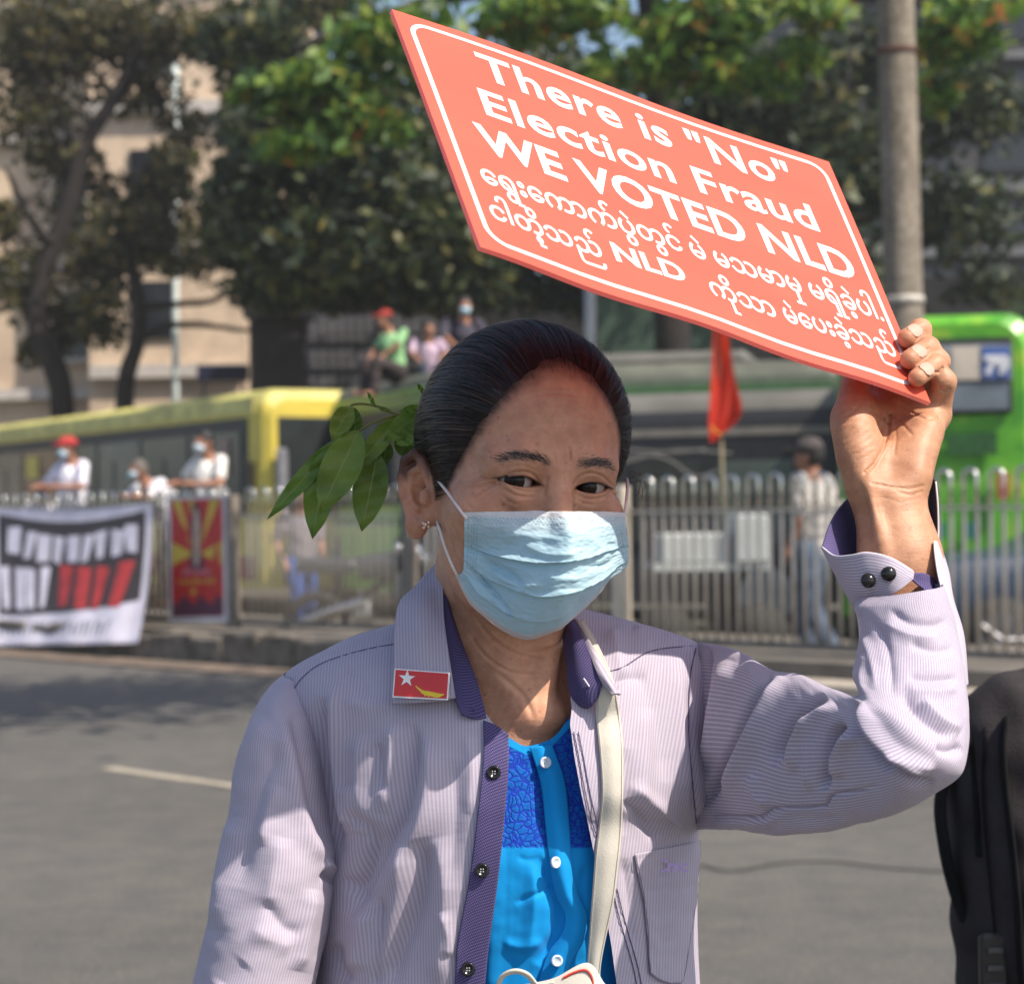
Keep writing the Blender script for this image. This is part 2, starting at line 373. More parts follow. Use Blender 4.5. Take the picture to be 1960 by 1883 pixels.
# ------------------------------------------------------------------ buildings far behind
t = NT('sunlit_plaster'); c = t.coord(); n = t.noise(c, .6, 5)
plaster = t.fin(t.ramp(n, [(.35, (.50, .38, .28)), (.65, (.68, .54, .38))]), .9)
brickm = simple('pink_brick_wall', (.58, .45, .33), .9, .2, 3, .5, 20)
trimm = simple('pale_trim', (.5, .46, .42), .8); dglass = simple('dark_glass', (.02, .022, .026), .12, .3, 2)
greyw = simple('grey_wall', (.05, .05, .055), .9, .2, 1.5); darkw = simple('dark_wall', (.010, .010, .011), .9, .3, 1)  # dark wall: shade of the trees put into its colour
B = thing('apartment_building', 'sunlit cream and pink apartment block glimpsed through the left trees', 'building', (-11, 50, 0))
v, f = box((-16, 52, 11), (21.5, 8, 22)); mesh('wall', v, f, plaster, B)
v, f = box((-7.8, 49, 11), (3.6, 5, 22)); mesh('wall', v, f, brickm, B)
for iz in range(7):
    v, f = box((-16, 47.9, 1.2 + iz * 3), (21.4, .35, .25)); mesh('ledge', v, f, trimm, B)
    for ix in range(6):
        if (ix * 7 + iz * 3) % 4 == 0: continue
        v, f = box((-25 + ix * 3.0, 47.97, 2.8 + iz * 3), (1.3, .12, 1.5)); w = mesh('window', v, f, dglass, B)
        v, f = box((-25 + ix * 3.0, 47.93, 1.98 + iz * 3), (1.6, .3, .12)); mesh('sill', v, f, trimm, w)
    v, f = box((-7.8, 46.42, 1.6 + iz * 3), (3.5, .3, .3)); mesh('ledge', v, f, trimm, B)
    v, f = box((-8.1, 46.46, 3 + iz * 3), (1.0, .1, 1.3)); mesh('window', v, f, dglass, B)
B2 = thing('office_building', 'dark grey office block behind the trees on the right', 'building', (15, 56, 0))
v, f = box((16, 60, 13), (20, 8, 26)); mesh('wall', v, f, greyw, B2)
for iz in range(14):
    v, f = box((16, 55.9, 1 + iz * 1.8), (19.9, .3, .22)); mesh('ledge', v, f, simple('slab', (.13, .135, .145), .8) if iz == 0 else bpy.data.materials['slab'], B2)
    for ix in range(6):
        v, f = box((8 + ix * 3.1, 55.97, 1.9 + iz * 1.8), (2.3, .1, .9)); mesh('window', v, f, dglass, B2)
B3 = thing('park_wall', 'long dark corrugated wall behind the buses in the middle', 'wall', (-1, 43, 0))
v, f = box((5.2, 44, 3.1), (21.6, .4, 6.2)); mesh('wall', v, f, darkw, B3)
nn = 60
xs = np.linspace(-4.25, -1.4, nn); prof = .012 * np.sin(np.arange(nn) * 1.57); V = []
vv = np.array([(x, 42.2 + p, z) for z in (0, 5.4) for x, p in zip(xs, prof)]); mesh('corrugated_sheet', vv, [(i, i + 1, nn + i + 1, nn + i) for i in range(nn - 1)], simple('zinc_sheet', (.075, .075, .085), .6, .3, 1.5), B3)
for k in range(9):
    v, f = box((-2.83, 42.1, .6 + k * .55), (2.84, .05, .06)); mesh('batten', v, f, greyw, B3)
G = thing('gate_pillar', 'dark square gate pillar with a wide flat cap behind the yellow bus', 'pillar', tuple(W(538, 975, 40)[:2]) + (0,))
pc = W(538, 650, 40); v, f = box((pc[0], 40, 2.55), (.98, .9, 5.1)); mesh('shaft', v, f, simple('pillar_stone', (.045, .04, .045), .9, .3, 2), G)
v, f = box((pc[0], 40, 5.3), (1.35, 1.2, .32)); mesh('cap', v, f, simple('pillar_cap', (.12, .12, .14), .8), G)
def post(name, px, d, y0, y1, wpx, col, label, cat):
    a = W(px, y1, d); b = W(px, y0, d); o = thing(name, label, cat, (a[0], d, 0)); r = wpx / F * d / 2
    v, f = tube([(a[0], d, 0), (a[0], d, a[2]), b], r, 10); mesh('shaft', v, f, simple(name + '_paint', col, .5), o, True)
    v, f = tube([b, b + [0, 0, .06]], r * 1.25, 10); mesh('cap', v, f, simple(name + '_cap', tuple(x * .7 for x in col), .5), o, True); return o
post('white_pole', 336, 44, 90, 740, 13, (.55, .62, .60), 'slim pale blue white pole in front of the apartment block', 'pole')
post('grey_post', 1129, 30, 540, 660, 22, (.36, .36, .38), 'light grey post above the head, under the sign', 'post')
bb = W(427, 714, 41); bx = thing('dark_blue_panel', 'dark blue rectangular panel above the yellow bus roof', 'panel', (bb[0], 41, 0))
v, f = box((bb[0], 41, bb[2]), (1.02, .15, .32)); mesh('board', v, f, simple('navy_paint', (.012, .012, .05), .5), bx)
for dx in (-.4, .4):
    v, f = tube([(bb[0] + dx, 41, 0), (bb[0] + dx, 41, bb[2] - .16)], .03, 6); mesh('post', v, f, greyw, bx)
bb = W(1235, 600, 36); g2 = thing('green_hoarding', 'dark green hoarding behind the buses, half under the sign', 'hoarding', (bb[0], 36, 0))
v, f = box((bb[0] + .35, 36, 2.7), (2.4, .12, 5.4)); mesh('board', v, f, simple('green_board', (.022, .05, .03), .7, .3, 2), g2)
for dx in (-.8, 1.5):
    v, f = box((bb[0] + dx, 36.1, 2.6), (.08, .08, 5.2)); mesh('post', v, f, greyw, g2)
# ------------------------------------------------------------------ buses
tyre = simple('tyre_rubber', (.02, .02, .02), .8); rim_m = simple('wheel_rim', (.4, .4, .4), .4, Metallic=.7)
pane_g = simple('green_grey_glass', (.085, .11, .10), .2, .3, 2); busglass = simple('bus_glass', (.03, .036, .036), .08, .4, 1.2); seal = simple('window_seal', (.02, .02, .022), .5)
def bus(name, label, near, yaw, L, Wd, Hh, body, roof, stripe=None, band=(1.25, 2.35), nwin=6, z0=.35, side=-1, wins=True, glassm=None):
    """near: ground point of the near front corner on the side we see; the bus runs back along -x of its own frame."""
    o = thing(name, label, 'bus', (near[0], near[1], 0), yaw, 'buses parked along the far carriageway')
    n = 10; th = np.linspace(0, np.pi / 2, 5); prof = []
    r = .28
    for (cy, cz, a0) in ((Wd / 2 - r, Hh - r, 0), (-(Wd / 2 - r), Hh - r, np.pi / 2)):
        for t_ in np.linspace(0, np.pi / 2, 6): prof.append((cy + r * np.cos(a0 + t_), cz + r * np.sin(a0 + t_)))
    prof = [(Wd / 2, z0)] + prof + [(-Wd / 2, z0)]
    prof = np.array(prof); secs = []
    for x, ins in ((-L, .28), (-L + .07, .08), (-L + .25, 0), (-.3, 0), (-.1, .07), (0, .25)):
        p = prof.copy(); cz = (Hh + z0) / 2; p[:, 0] *= 1 - ins * .5 / (Wd / 2); p[:, 1] = np.where(p[:, 1] > cz, p[:, 1] - ins * .6 * np.clip((p[:, 1] - cz) / 1.2, 0, 1), p[:, 1])
        secs.append(np.column_stack([np.full(len(p), x), p[:, 0] + Wd / 2 * (1 if side < 0 else -1) * 1, p[:, 1]]))
    S = np.array(secs); k, m = S.shape[:2]; fc = [(i * m + j, (i + 1) * m + j, (i + 1) * m + (j + 1) % m, i * m + (j + 1) % m) for i in range(k - 1) for j in range(m)]
    fc += [tuple(range(m)), tuple((k - 1) * m + j for j in range(m - 1, -1, -1))]
    V = S.reshape(-1, 3)
    ob = mesh('body', V, fc, body, o, False, local=True); ob.data.materials.append(roof)
    for p in ob.data.polygons:
        if p.center[2] > Hh - .22: p.material_index = 1
    ys = 0.0
    if wins:
        z1, z2 = band; v, f = box((-L / 2, ys - .004, (z1 + z2) / 2), (L - .9, .02, z2 - z1), 0); mesh('window_band', v, f, seal, o, local=True)
        ww = (L - 1.2) / nwin
        for i in range(nwin):
            cx = -L + .6 + ww * (i + .5); v, f = box((cx, ys - .018, (z1 + z2) / 2 - .06), (ww - .12, .02, z2 - z1 - .22), 0); w = mesh('window', v, f, glassm or (busglass, pane_g)[(i * 5 + int(L)) % 3 == 1], o, local=True)
            v, f = box((cx, ys - .032, (z1 + z2) / 2 + .1), (.035, .012, z2 - z1 - .5)); mesh('window_bar', v, f, seal, w, local=False) if False else None
            v, f = box((cx + random.choice((-.2, .2, 0)), ys - .034, (z1 + z2) / 2 - .2), (.04, .012, z2 - z1 - .5)); ob2 = mesh('window_bar', v, f, seal, w, local=True)
    if stripe is not None:
        for (sz, sh, sm_) in stripe:
            v, f = box((-L / 2, ys - .006, sz), (L - .5, .02, sh)); mesh('stripe', v, f, sm_, o, local=True)
    for x in (-L * .2, -L * .78):
        a = np.linspace(0, 2 * np.pi, 20, endpoint=False)
        v, f = tube([(x, ys - .03, .48), (x, ys + .25, .48)], .48, 22); w = mesh('wheel', v, f, tyre, o, local=True)
        v, f = tube([(x, ys - .05, .48), (x, ys - .02, .48)], .27, 16); mesh('rim', v, f, rim_m, w, local=True)
        v, f = tube([(x, ys - .012, .5), (x, ys + .0, .5)], .6, 22); mesh('wheel_arch', v, f, seal, o, local=True)
    return o
def ry(dx, dy): return math.atan2(dy, dx)
yel = simple('yellow_paint', (.62, .50, .08), .45, .12, 2); yel2 = simple('pale_yellow_paint', (.62, .57, .18), .5, .35, 3)
grn = simple('green_paint', (.16, .42, .05), .4, .2, 2); grn2 = simple('bright_green_paint', (.055, .20, .045), .4); lime = simple('lime_paint', (.36, .64, .08), .5, .2, 2)
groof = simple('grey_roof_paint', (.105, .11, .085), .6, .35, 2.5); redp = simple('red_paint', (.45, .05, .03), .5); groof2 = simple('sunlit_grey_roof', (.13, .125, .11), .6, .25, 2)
# yellow bus
yaw_y = ry(7.08, -11.4)
yb = bus('yellow_bus', 'yellow city bus with dark window band seen side on at the left', (GX(505, 26.4), 26.4), yaw_y, 15.5, 2.4, 2.97, yel, yel2, [(2.76, .20, yel2), (.62, .30, simple('faded_red_paint', (.30, .07, .05), .6))], (1.30, 2.60), 8)
for x, z, w_, h_, m in ((-11.9, 2.05, .75, .42, simple('pale_poster', (.35, .26, .21), .7)), (-9.0, 2.15, .6, .36, yel), (-1.2, 2.1, .45, .48, bpy.data.materials['pale_poster'])):
    v, f = box((x, -.045, z), (w_, .012, h_)); mesh('poster', v, f, m, yb, local=True)
v, f = box((-.32, -.02, 1.75), (.14, .02, .52)); mesh('number_plate', v, f, simple('brown_mark', (.10, .06, .02), .6), yb, local=True)
v, f = box((-.02, 1.2, 1.95), (.06, 2.0, 1.3), 0, .02); mesh('windscreen', v, f, busglass, yb, local=True)
v, f = box((.14, .2, 1.9), (.12, .14, .55), 0, .03); mesh('mirror', v, f, simple('mirror_shell', (.22, .22, .25), .3), yb, local=True)
# green bus behind the leaves, roof reaching behind the head
gb = bus('green_bus', 'lime green bus behind the sprig of leaves, grey roof with people on it', (GX(835, 23.3), 23.3), ry(1.83, -4.6), 5.4, 2.2, 2.98, lime, groof, [(2.68, .16, grn2), (1.2, .08, grn2)], (1.42, 2.58), 3)
v, f = box((-5.1, -.03, 2.0), (.3, .05, 1.2)); mesh('pillar', v, f, grn2, gb, local=True)
v, f = box((-3.1, -.03, 2.0), (.22, .05, 1.2)); mesh('pillar', v, f, grn2, gb, local=True)
# bus C: grey-green roof right of the head
cb = bus('grey_green_bus', 'bus with pale grey green roof and green stripe right of the head', (GX(1640, 23.5), 23.5), ry(6.5, -1.4), 4.7, 2.4, 3.05, simple('dull_green_paint', (.085, .105, .070), .5), groof, [(2.72, .10, simple('faded_green_paint', (.05, .13, .045), .6))], (1.5, 2.55), 5)
v, f = box((-1.75, -.045, 2.35), (.34, .012, .15)); mesh('poster', v, f, simple('pale_blue_sticker', (.22, .42, .55), .6), cb, local=True)
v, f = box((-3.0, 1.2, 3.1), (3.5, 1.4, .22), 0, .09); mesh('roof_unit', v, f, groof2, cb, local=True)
# bus D: dark, low, roof sunlit grey
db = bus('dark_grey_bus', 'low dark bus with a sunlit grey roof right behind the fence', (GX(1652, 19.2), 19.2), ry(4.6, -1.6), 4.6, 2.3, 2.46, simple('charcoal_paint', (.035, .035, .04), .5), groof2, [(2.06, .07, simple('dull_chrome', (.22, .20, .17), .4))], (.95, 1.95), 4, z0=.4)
v, f = box((-3.2, -.06, 2.28), (1.1, .03, .08)); mesh('route_board', v, f, simple('pale_pink_board', (.34, .29, .25), .7), db, local=True)
# bus E: green, end on, at the right edge
eb = thing('bright_green_bus', 'bright green bus with route 79 in its windscreen at the right edge', 'bus', tuple(W(1850, 975, 17.2)[:2]) + (0,), 0, 'buses parked along the far carriageway')
ey = 17.2; ex0, ex1 = GX(1600, ey), GX(1963, ey); eh = 2.93
sec = []
for (dy, ins) in ((0, .10), (.08, .03), (.3, 0), (8.0, 0)):
    r = .26; x0, x1 = ex0 + ins, ex1 - ins; h_ = eh - ins; p = [(x0, .4)]
    p += [(x0 + r - r * math.cos(a_), h_ - r + r * math.sin(a_)) for a_ in np.linspace(0, np.pi / 2, 6)]
    p += [(x1 - r + r * math.sin(a_), h_ - r + r * math.cos(a_)) for a_ in np.linspace(0, np.pi / 2, 6)] + [(x1, .4)]
    sec.append([(x + dy * .25, ey + dy - (x - ex0) * .28, z) for x, z in p])
S = np.array(sec); k, m = S.shape[:2]
fc = [(i * m + j, i * m + j + 1, (i + 1) * m + j + 1, (i + 1) * m + j) for i in range(k - 1) for j in range(m - 1)] + [tuple(range(m - 1, -1, -1))]
t = NT('bright_green_wrap'); c = t.coord(); n = t.noise(c, 2.2, 3)
gw = t.fin(t.ramp(n, [(.42, (.06, .27, .02)), (.56, (.13, .42, .03)), (.66, (.33, .50, .05))]), .35)
mesh('body', S.reshape(-1, 3), fc, gw, eb)
def epanel(name, x0, y0, x1, y1, m, off=.06, th=.04, par=None, bev=.0):
    """panel on the bus end between photograph points"""
    A = W(x0, y0, ey - .35); Bp = W(x1, y1, ey - .35); cx = (A[0] + Bp[0]) / 2; v, f = box((0, 0, 0), (abs(Bp[0] - A[0]), th, abs(A[2] - Bp[2])), 0, bev)
    v[:, 1] -= v[:, 0] * .28; v += [cx, ey - off - (cx - ex0) * .28, (A[2] + Bp[2]) / 2]; return mesh(name, v, f, m, par or eb)
epanel('windscreen', 1640, 650, 1935, 792, simple('black_surround', (.02, .022, .025), .4), .03, .04, None, .02)
epanel('windscreen_pane', 1700, 662, 1930, 728, simple('milky_glass', (.30, .31, .32), .3, .5, 4), .06, .03)
epanel('windscreen_pane', 1700, 736, 1925, 784, simple('blue_grey_glass', (.15, .18, .21), .25, .3, 3), .06, .03)
epanel('poster', 1822, 664, 1872, 727, simple('cream_poster', (.55, .48, .40), .7), .08, .015)
rb = epanel('route_sign', 1876, 665, 1926, 726, simple('route_blue', (.07, .13, .36), .5), .085, .02)
v, f = text_mesh('79', .20, .012, .004); A = W(1880, 716, ey - .35); v2 = np.column_stack([v[:, 0] * .95 + A[0], ey - .10 - (v[:, 0] + A[0] - ex0) * .28 - v[:, 2], v[:, 1] + A[2]])
mesh('lettering', v2, f, simple('white_letter', (.7, .7, .72), .6), rb)
epanel('grille', 1815, 830, 1905, 870, simple('dark_green_grille', (.02, .09, .02), .6, .6, 30), .05, .03)
for i, (a_, b_) in enumerate(((1822, 1000), (1872, 1010))):
    epanel('lamp', 1786 + i * 60, 1000, 1812 + i * 60, 1030, simple('teal_patch%d' % i, (.02, .16, .14), .4) if i == 0 else bpy.data.materials['teal_patch0'], .06, .03)
epanel('lamp', 1905, 905, 1925, 955, redp, .07, .04); epanel('lamp', 1810, 1085, 1845, 1110, redp, .07, .04)
epanel('bumper', 1640, 1130, 1950, 1200, simple('dark_bumper', (.05, .06, .05), .6), .1, .1, None, .03)
for x_ in (ex0 + .5, ex1 - .4):
    yy = ey - (x_ - ex0) * .28 + .3; v, f = tube([(x_ - .14, yy, .45), (x_ + .14, yy, .45)], .45, 18); w = mesh('wheel', v, f, tyre, eb, True)
    v, f = tube([(x_ - .15, yy, .45), (x_ + .15, yy, .45)], .2, 12); mesh('rim', v, f, rim_m, w, True)
# ------------------------------------------------------------------ trees
def leaf_mat(name, cols, trans=.35):
    t = NT(name); at = t.add('Attribute', attribute_name='Col'); sp = t.add('SeparateColor'); t.link(at.outputs[0], sp.inputs[0])
    c = t.ramp(sp.outputs[0], cols); t.fin(c, .55); translucent(t, c, trans); return t.m
dark_leaf = leaf_mat('dark_foliage', [(0., (.012, .022, .012)), (.5, (.028, .050, .018)), (.82, (.060, .085, .022)), (1., (.17, .15, .04))], .25)
olive_leaf = leaf_mat('olive_foliage', [(0., (.026, .028, .013)), (.5, (.055, .055, .022)), (.82, (.13, .12, .035)), (1., (.22, .17, .06))])
green_leaf = leaf_mat('green_foliage', [(0., (.035, .090, .020)), (.5, (.110, .22, .03)), (.86, (.28, .36, .05)), (.94, (.40, .26, .05)), (1., (.50, .17, .05))], .4)
bark = simple('bark', (.022, .017, .015), .95, .4, 3, 1., 12, .03)
def leaves(name, blobs, size, m, parent, seed):
    r = np.random.default_rng(seed); P = []
    for (px, py, d, rx, ry_, rd, n) in blobs:
        c = W(px, py, d); sc_ = d / F; q = r.normal(size=(n, 3)); q /= np.linalg.norm(q, axis=1)[:, None]; q *= (r.uniform(0.05, 1, (n, 1)) ** .45)
        # clumps: pull the leaves to a few centres so that gaps stay between
        k = max(3, n // 60); cc = q[r.integers(0, n, k)]; q = q * .55 + cc[r.integers(0, k, n)] * .55 + r.normal(size=(n, 3)) * .05
        P.append(c + q * [rx * sc_, rd, ry_ * sc_])
    P = np.concatenate(P); n = len(P); a = r.normal(size=(n, 3)); a /= np.linalg.norm(a, axis=1)[:, None]; b = np.cross(a, r.normal(size=(n, 3))); b /= np.linalg.norm(b, axis=1)[:, None]
    s = size * r.uniform(.6, 1.3, (n, 1)); V = np.stack([P - a * s, P - b * s * .45 + a * s * .1, P + a * s, P + b * s * .45 + a * s * .1], 1).reshape(-1, 3)
    Q = np.arange(4 * n, dtype=np.int32).reshape(-1, 4); g = np.repeat(np.clip(r.uniform(0, 1, n) ** 1.2, 0, 1), 4)
    return mesh(name, V, Q, m, parent, col=np.column_stack([g, g, g]))
def branch(pts, r0, r1, parent, name='limb'):
    P = [W(*p) for p in pts]; v, f = tube(P, np.linspace(r0, r1, len(P)), 9, 5 * len(P)); v += .02 * vnoise(v, 1.5, 4)[:, None]; return mesh(name, v, f, bark, parent, True)
b0 = W(120, 760, 39)
T = thing('left_tree', 'thin dark tree with sparse brown green leaves at the left edge', 'tree', (b0[0], 39, 0), 0, None)
branch([(118, 1020, 39), (116, 745, 39), (75, 640, 39), (78, 540, 39), (128, 400, 39), (168, 270, 39), (235, 160, 39), (285, 50, 39), (310, -60, 39)], .26, .08, T, 'trunk')
branch([(110, 470, 39), (72, 440, 38.6), (36, 380, 38), (10, 320, 37.6)], .11, .04, T); branch([(160, 290, 39), (110, 215, 39), (60, 130, 39), (50, 60, 39)], .1, .05, T)
branch([(235, 165, 39), (240, 90, 39), (200, 0, 39)], .08, .04, T)
leaves('crown', [(60, 60, 39, 150, 110, 2, 1100), (250, 60, 39.5, 170, 90, 2, 1200), (50, 210, 39, 110, 90, 1.5, 500), (270, 180, 39.5, 110, 80, 1.5, 350), (130, 300, 39.5, 110, 70, 1.5, 450), (60, 540, 40, 120, 90, 1.5, 650), (190, 500, 40, 110, 80, 1.5, 650), (60, 660, 40, 80, 60, 1.2, 350), (380, 60, 39, 110, 70, 1.5, 700), (560, 20, 39.5, 160, 60, 1, 700), (640, 10, 40.5, 90, 60, 1, 500), (330, 250, 40.5, 90, 110, 1, 260), (120, 120, 40.5, 200, 120, 1, 900), (20, 420, 39.5, 60, 60, 1, 260), (320, 420, 40.5, 120, 70, 1, 330), (150, 620, 40.5, 120, 70, 1, 420), (300, 330, 40, 110, 90, 1, 420), (400, 480, 40.5, 80, 90, 1, 260), (200, 400, 40.8, 160, 120, 1, 500)], .13, olive_leaf, T, 11)
b0 = W(250, 760, 38)
T = thing('crooked_tree', 'crooked tree with low bare limbs reaching over the yellow bus', 'tree', (b0[0], 38, 0))
branch([(238, 1030, 38), (240, 740, 38), (262, 655, 38), (262, 570, 38), (240, 470, 38.4)], .2, .1, T, 'trunk')
branch([(262, 590, 38), (340, 582, 38), (400, 578, 38), (450, 552, 38)], .08, .04, T); branch([(255, 660, 38), (300, 632, 38), (345, 622, 38), (420, 626, 38), (480, 634, 38)], .08, .04, T)
leaves('crown', [(250, 440, 38.5, 120, 90, 1.4, 800), (330, 500, 38.5, 90, 60, 1.4, 300), (200, 560, 38.5, 90, 60, 1.2, 350), (330, 330, 39, 60, 60, 1.4, 200), (200, 640, 38.5, 70, 50, 1, 200)], .12, olive_leaf, T, 12)
b0 = W(900, 760, 37)
T = thing('big_dark_tree', 'big dense dark green tree filling the middle behind the buses', 'tree', (b0[0], 37, 0))
branch([(900, 1030, 37), (890, 700, 37), (860, 450, 37), (820, 200, 37), (800, 0, 37)], .4, .15, T, 'trunk'); branch([(870, 520, 37), (700, 380, 36.5), (560, 250, 36)], .2, .08, T); branch([(860, 450, 37), (1000, 330, 37), (1150, 200, 37)], .18, .07, T)
leaves('crown', [(520, 250, 36, 150, 150, 2.5, 2300), (470, 430, 36, 130, 120, 2, 1700), (700, 300, 36, 200, 230, 3, 3600), (640, 480, 36, 190, 110, 2.5, 2400), (880, 450, 37, 210, 170, 3, 3000), (1050, 430, 38, 180, 150, 3, 2200), (500, 90, 36.5, 150, 110, 2.5, 1400), (1000, 200, 38, 250, 180, 3, 2500), (430, 350, 35.6, 60, 60, 1, 250), (760, 560, 38, 330, 50, 2, 1600), (1150, 560, 39, 200, 60, 2, 1000), (560, 560, 37, 150, 45, 2, 700), (1180, 300, 38, 120, 160, 2, 900)], .17, dark_leaf, T, 13)
b0 = W(1480, 760, 36)
T = thing('right_dark_tree', 'dark tree behind the concrete pole with orange leaves among green', 'tree', (b0[0], 36, 0))
branch([(1500, 1030, 36), (1510, 700, 36), (1560, 420, 36), (1620, 100, 36)], .35, .15, T, 'trunk'); branch([(1555, 450, 36), (1700, 330, 36), (1850, 250, 36)], .2, .07, T)
leaves('crown', [(1450, 200, 36, 230, 130, 2.5, 1700), (1620, 330, 36, 200, 160, 2.5, 1900), (1850, 200, 35.5, 150, 120, 2, 900), (1850, 420, 36, 140, 130, 2, 700), (1600, 520, 36, 160, 90, 2, 900), (1350, 250, 36.5, 150, 150, 2, 1200), (1900, 560, 36, 90, 60, 2, 300), (1330, 430, 37, 150, 120, 2, 900), (1700, 120, 37, 160, 100, 2, 900), (1560, 600, 37, 220, 40, 2, 700)], .16, dark_leaf, T, 14)
b0 = W(1300, 0, 27)
T = thing('overhanging_tree', 'bright green leafy boughs with orange leaves hanging in along the top', 'tree', (2.2, 30, 0))
branch([(1300, 1030, 30), (1290, 700, 30), (1270, 300, 30), (1240, -80, 29)], .3, .2, T, 'trunk'); branch([(1260, 60, 29.5), (1000, -20, 28), (700, 40, 27.5), (560, 100, 27)], .14, .05, T); branch([(1260, 30, 29), (1500, -20, 28), (1800, 10, 27)], .14, .05, T)
leaves('crown', [(620, 150, 27, 130, 60, 1.2, 420), (760, 60, 27, 150, 70, 1.4, 420), (700, 235, 27, 130, 60, 1, 300), (1050, 30, 27.5, 200, 50, 1.5, 620), (1350, 45, 27.5, 190, 55, 1.5, 620), (1600, 20, 27, 110, 50, 1.2, 260), (1850, 60, 26.5, 120, 80, 1.2, 420), (1250, 120, 28, 220, 60, 1.2, 420), (520, 190, 27, 90, 50, .8, 260), (600, 280, 27, 150, 40, .8, 300), (820, 130, 27, 150, 70, 1, 420), (1420, 150, 27.5, 120, 60, 1, 220), (1540, 110, 27, 60, 60, .8, 120), (1800, 190, 27, 80, 60, .8, 90), (900, 200, 28, 130, 80, 1, 200)], .16, green_leaf, T, 15)

T = thing('roadside_tree', 'tree on the near pavement whose bough overhangs the road above the picture', 'tree', (7.5, 8.0, 0))
v, f = tube([(7.5, 8, 0), (7.3, 8.2, 3), (6.4, 8.9, 5.2), (4.2, 10.2, 6.6), (1.6, 11.6, 7.0)], [.22, .18, .13, .08, .03], 10, 30); mesh('trunk', v, f, bark, T, True)
r_t = np.random.default_rng(77); n = 2600; c_ = np.array([[1.2, 11.6, 7.0], [.3, 11.3, 7.1], [-.7, 11.4, 7.2], [2.0, 12.1, 7.0]])[r_t.integers(0, 4, n)]; P_ = c_ + r_t.normal(size=(n, 3)) * [.7, .9, .35]; a_ = r_t.normal(size=(n, 3)); a_ /= np.linalg.norm(a_, axis=1)[:, None]; b_ = np.cross(a_, r_t.normal(size=(n, 3))); b_ /= np.linalg.norm(b_, axis=1)[:, None]
V = np.stack([P_ - a_ * .16, P_ - b_ * .07, P_ + a_ * .16, P_ + b_ * .07], 1).reshape(-1, 3); g_ = np.repeat(r_t.uniform(0, .9, n), 4); mesh('crown', V, np.arange(4 * n, dtype=np.int32).reshape(-1, 4), green_leaf, T, col=np.column_stack([g_, g_, g_]))
# ------------------------------------------------------------------ thin midday haze over the street
v, f = box((0, 40, 14), (110, 90, 32)); hm = bpy.data.materials.new('haze'); hm.use_nodes = True; ht = hm.node_tree; ht.nodes.clear(); ho = ht.nodes.new('ShaderNodeOutputMaterial'); hv = ht.nodes.new('ShaderNodeVolumePrincipled')
hv.inputs['Density'].default_value = .0009; hv.inputs['Color'].default_value = (.86, .88, .92, 1); hv.inputs['Anisotropy'].default_value = .2; ht.links.new(hv.outputs[0], ho.inputs['Volume']); haze = mesh('haze', v, f, hm); tag(haze, kind='stuff'); SC.cycles.volume_bounces = 0
# ================================================================== the woman
YAW, RL, PT = math.radians(21), math.radians(5.5), math.radians(3.5)
Rz = np.array([[math.cos(YAW), -math.sin(YAW), 0], [math.sin(YAW), math.cos(YAW), 0], [0, 0, 1]])
Ry = np.array([[math.cos(RL), 0, math.sin(RL)], [0, 1, 0], [-math.sin(RL), 0, math.cos(RL)]])
Rx = np.array([[1, 0, 0], [0, math.cos(PT), -math.sin(PT)], [0, math.sin(PT), math.cos(PT)]])
HR = Ry @ Rz @ Rx                                    # head local (x her left, y back, z up) -> world
HCn = W(1059, 927, 1.400) - HR @ np.array([0, -.076, 0])
def toH(P): return (P - HCn) @ HR
def fromH(q): return HCn + np.asarray(q, float) @ HR.T
EYE = np.array([.0270, -.0718, 0.])
NK0, NK1 = W(962, 1090, 1.505), W(985, 1500, 1.535)
def ear_pt(s, u, z, n=0.): return np.array([s * (.0625 + .50 * u + .80 * n), .000 + .78 * u - .60 * n, z * .87 - .0125])
HELIX = [(.002, -.004), (.004, .008), (.009, .019), (.018, .0245), (.0265, .018), (.0285, .004), (.025, -.010), (.018, -.022), (.012, -.031), (.006, -.033)]
ANTI = [(.012, .014), (.0195, .009), (.020, -.003), (.016, -.013), (.010, -.019)]
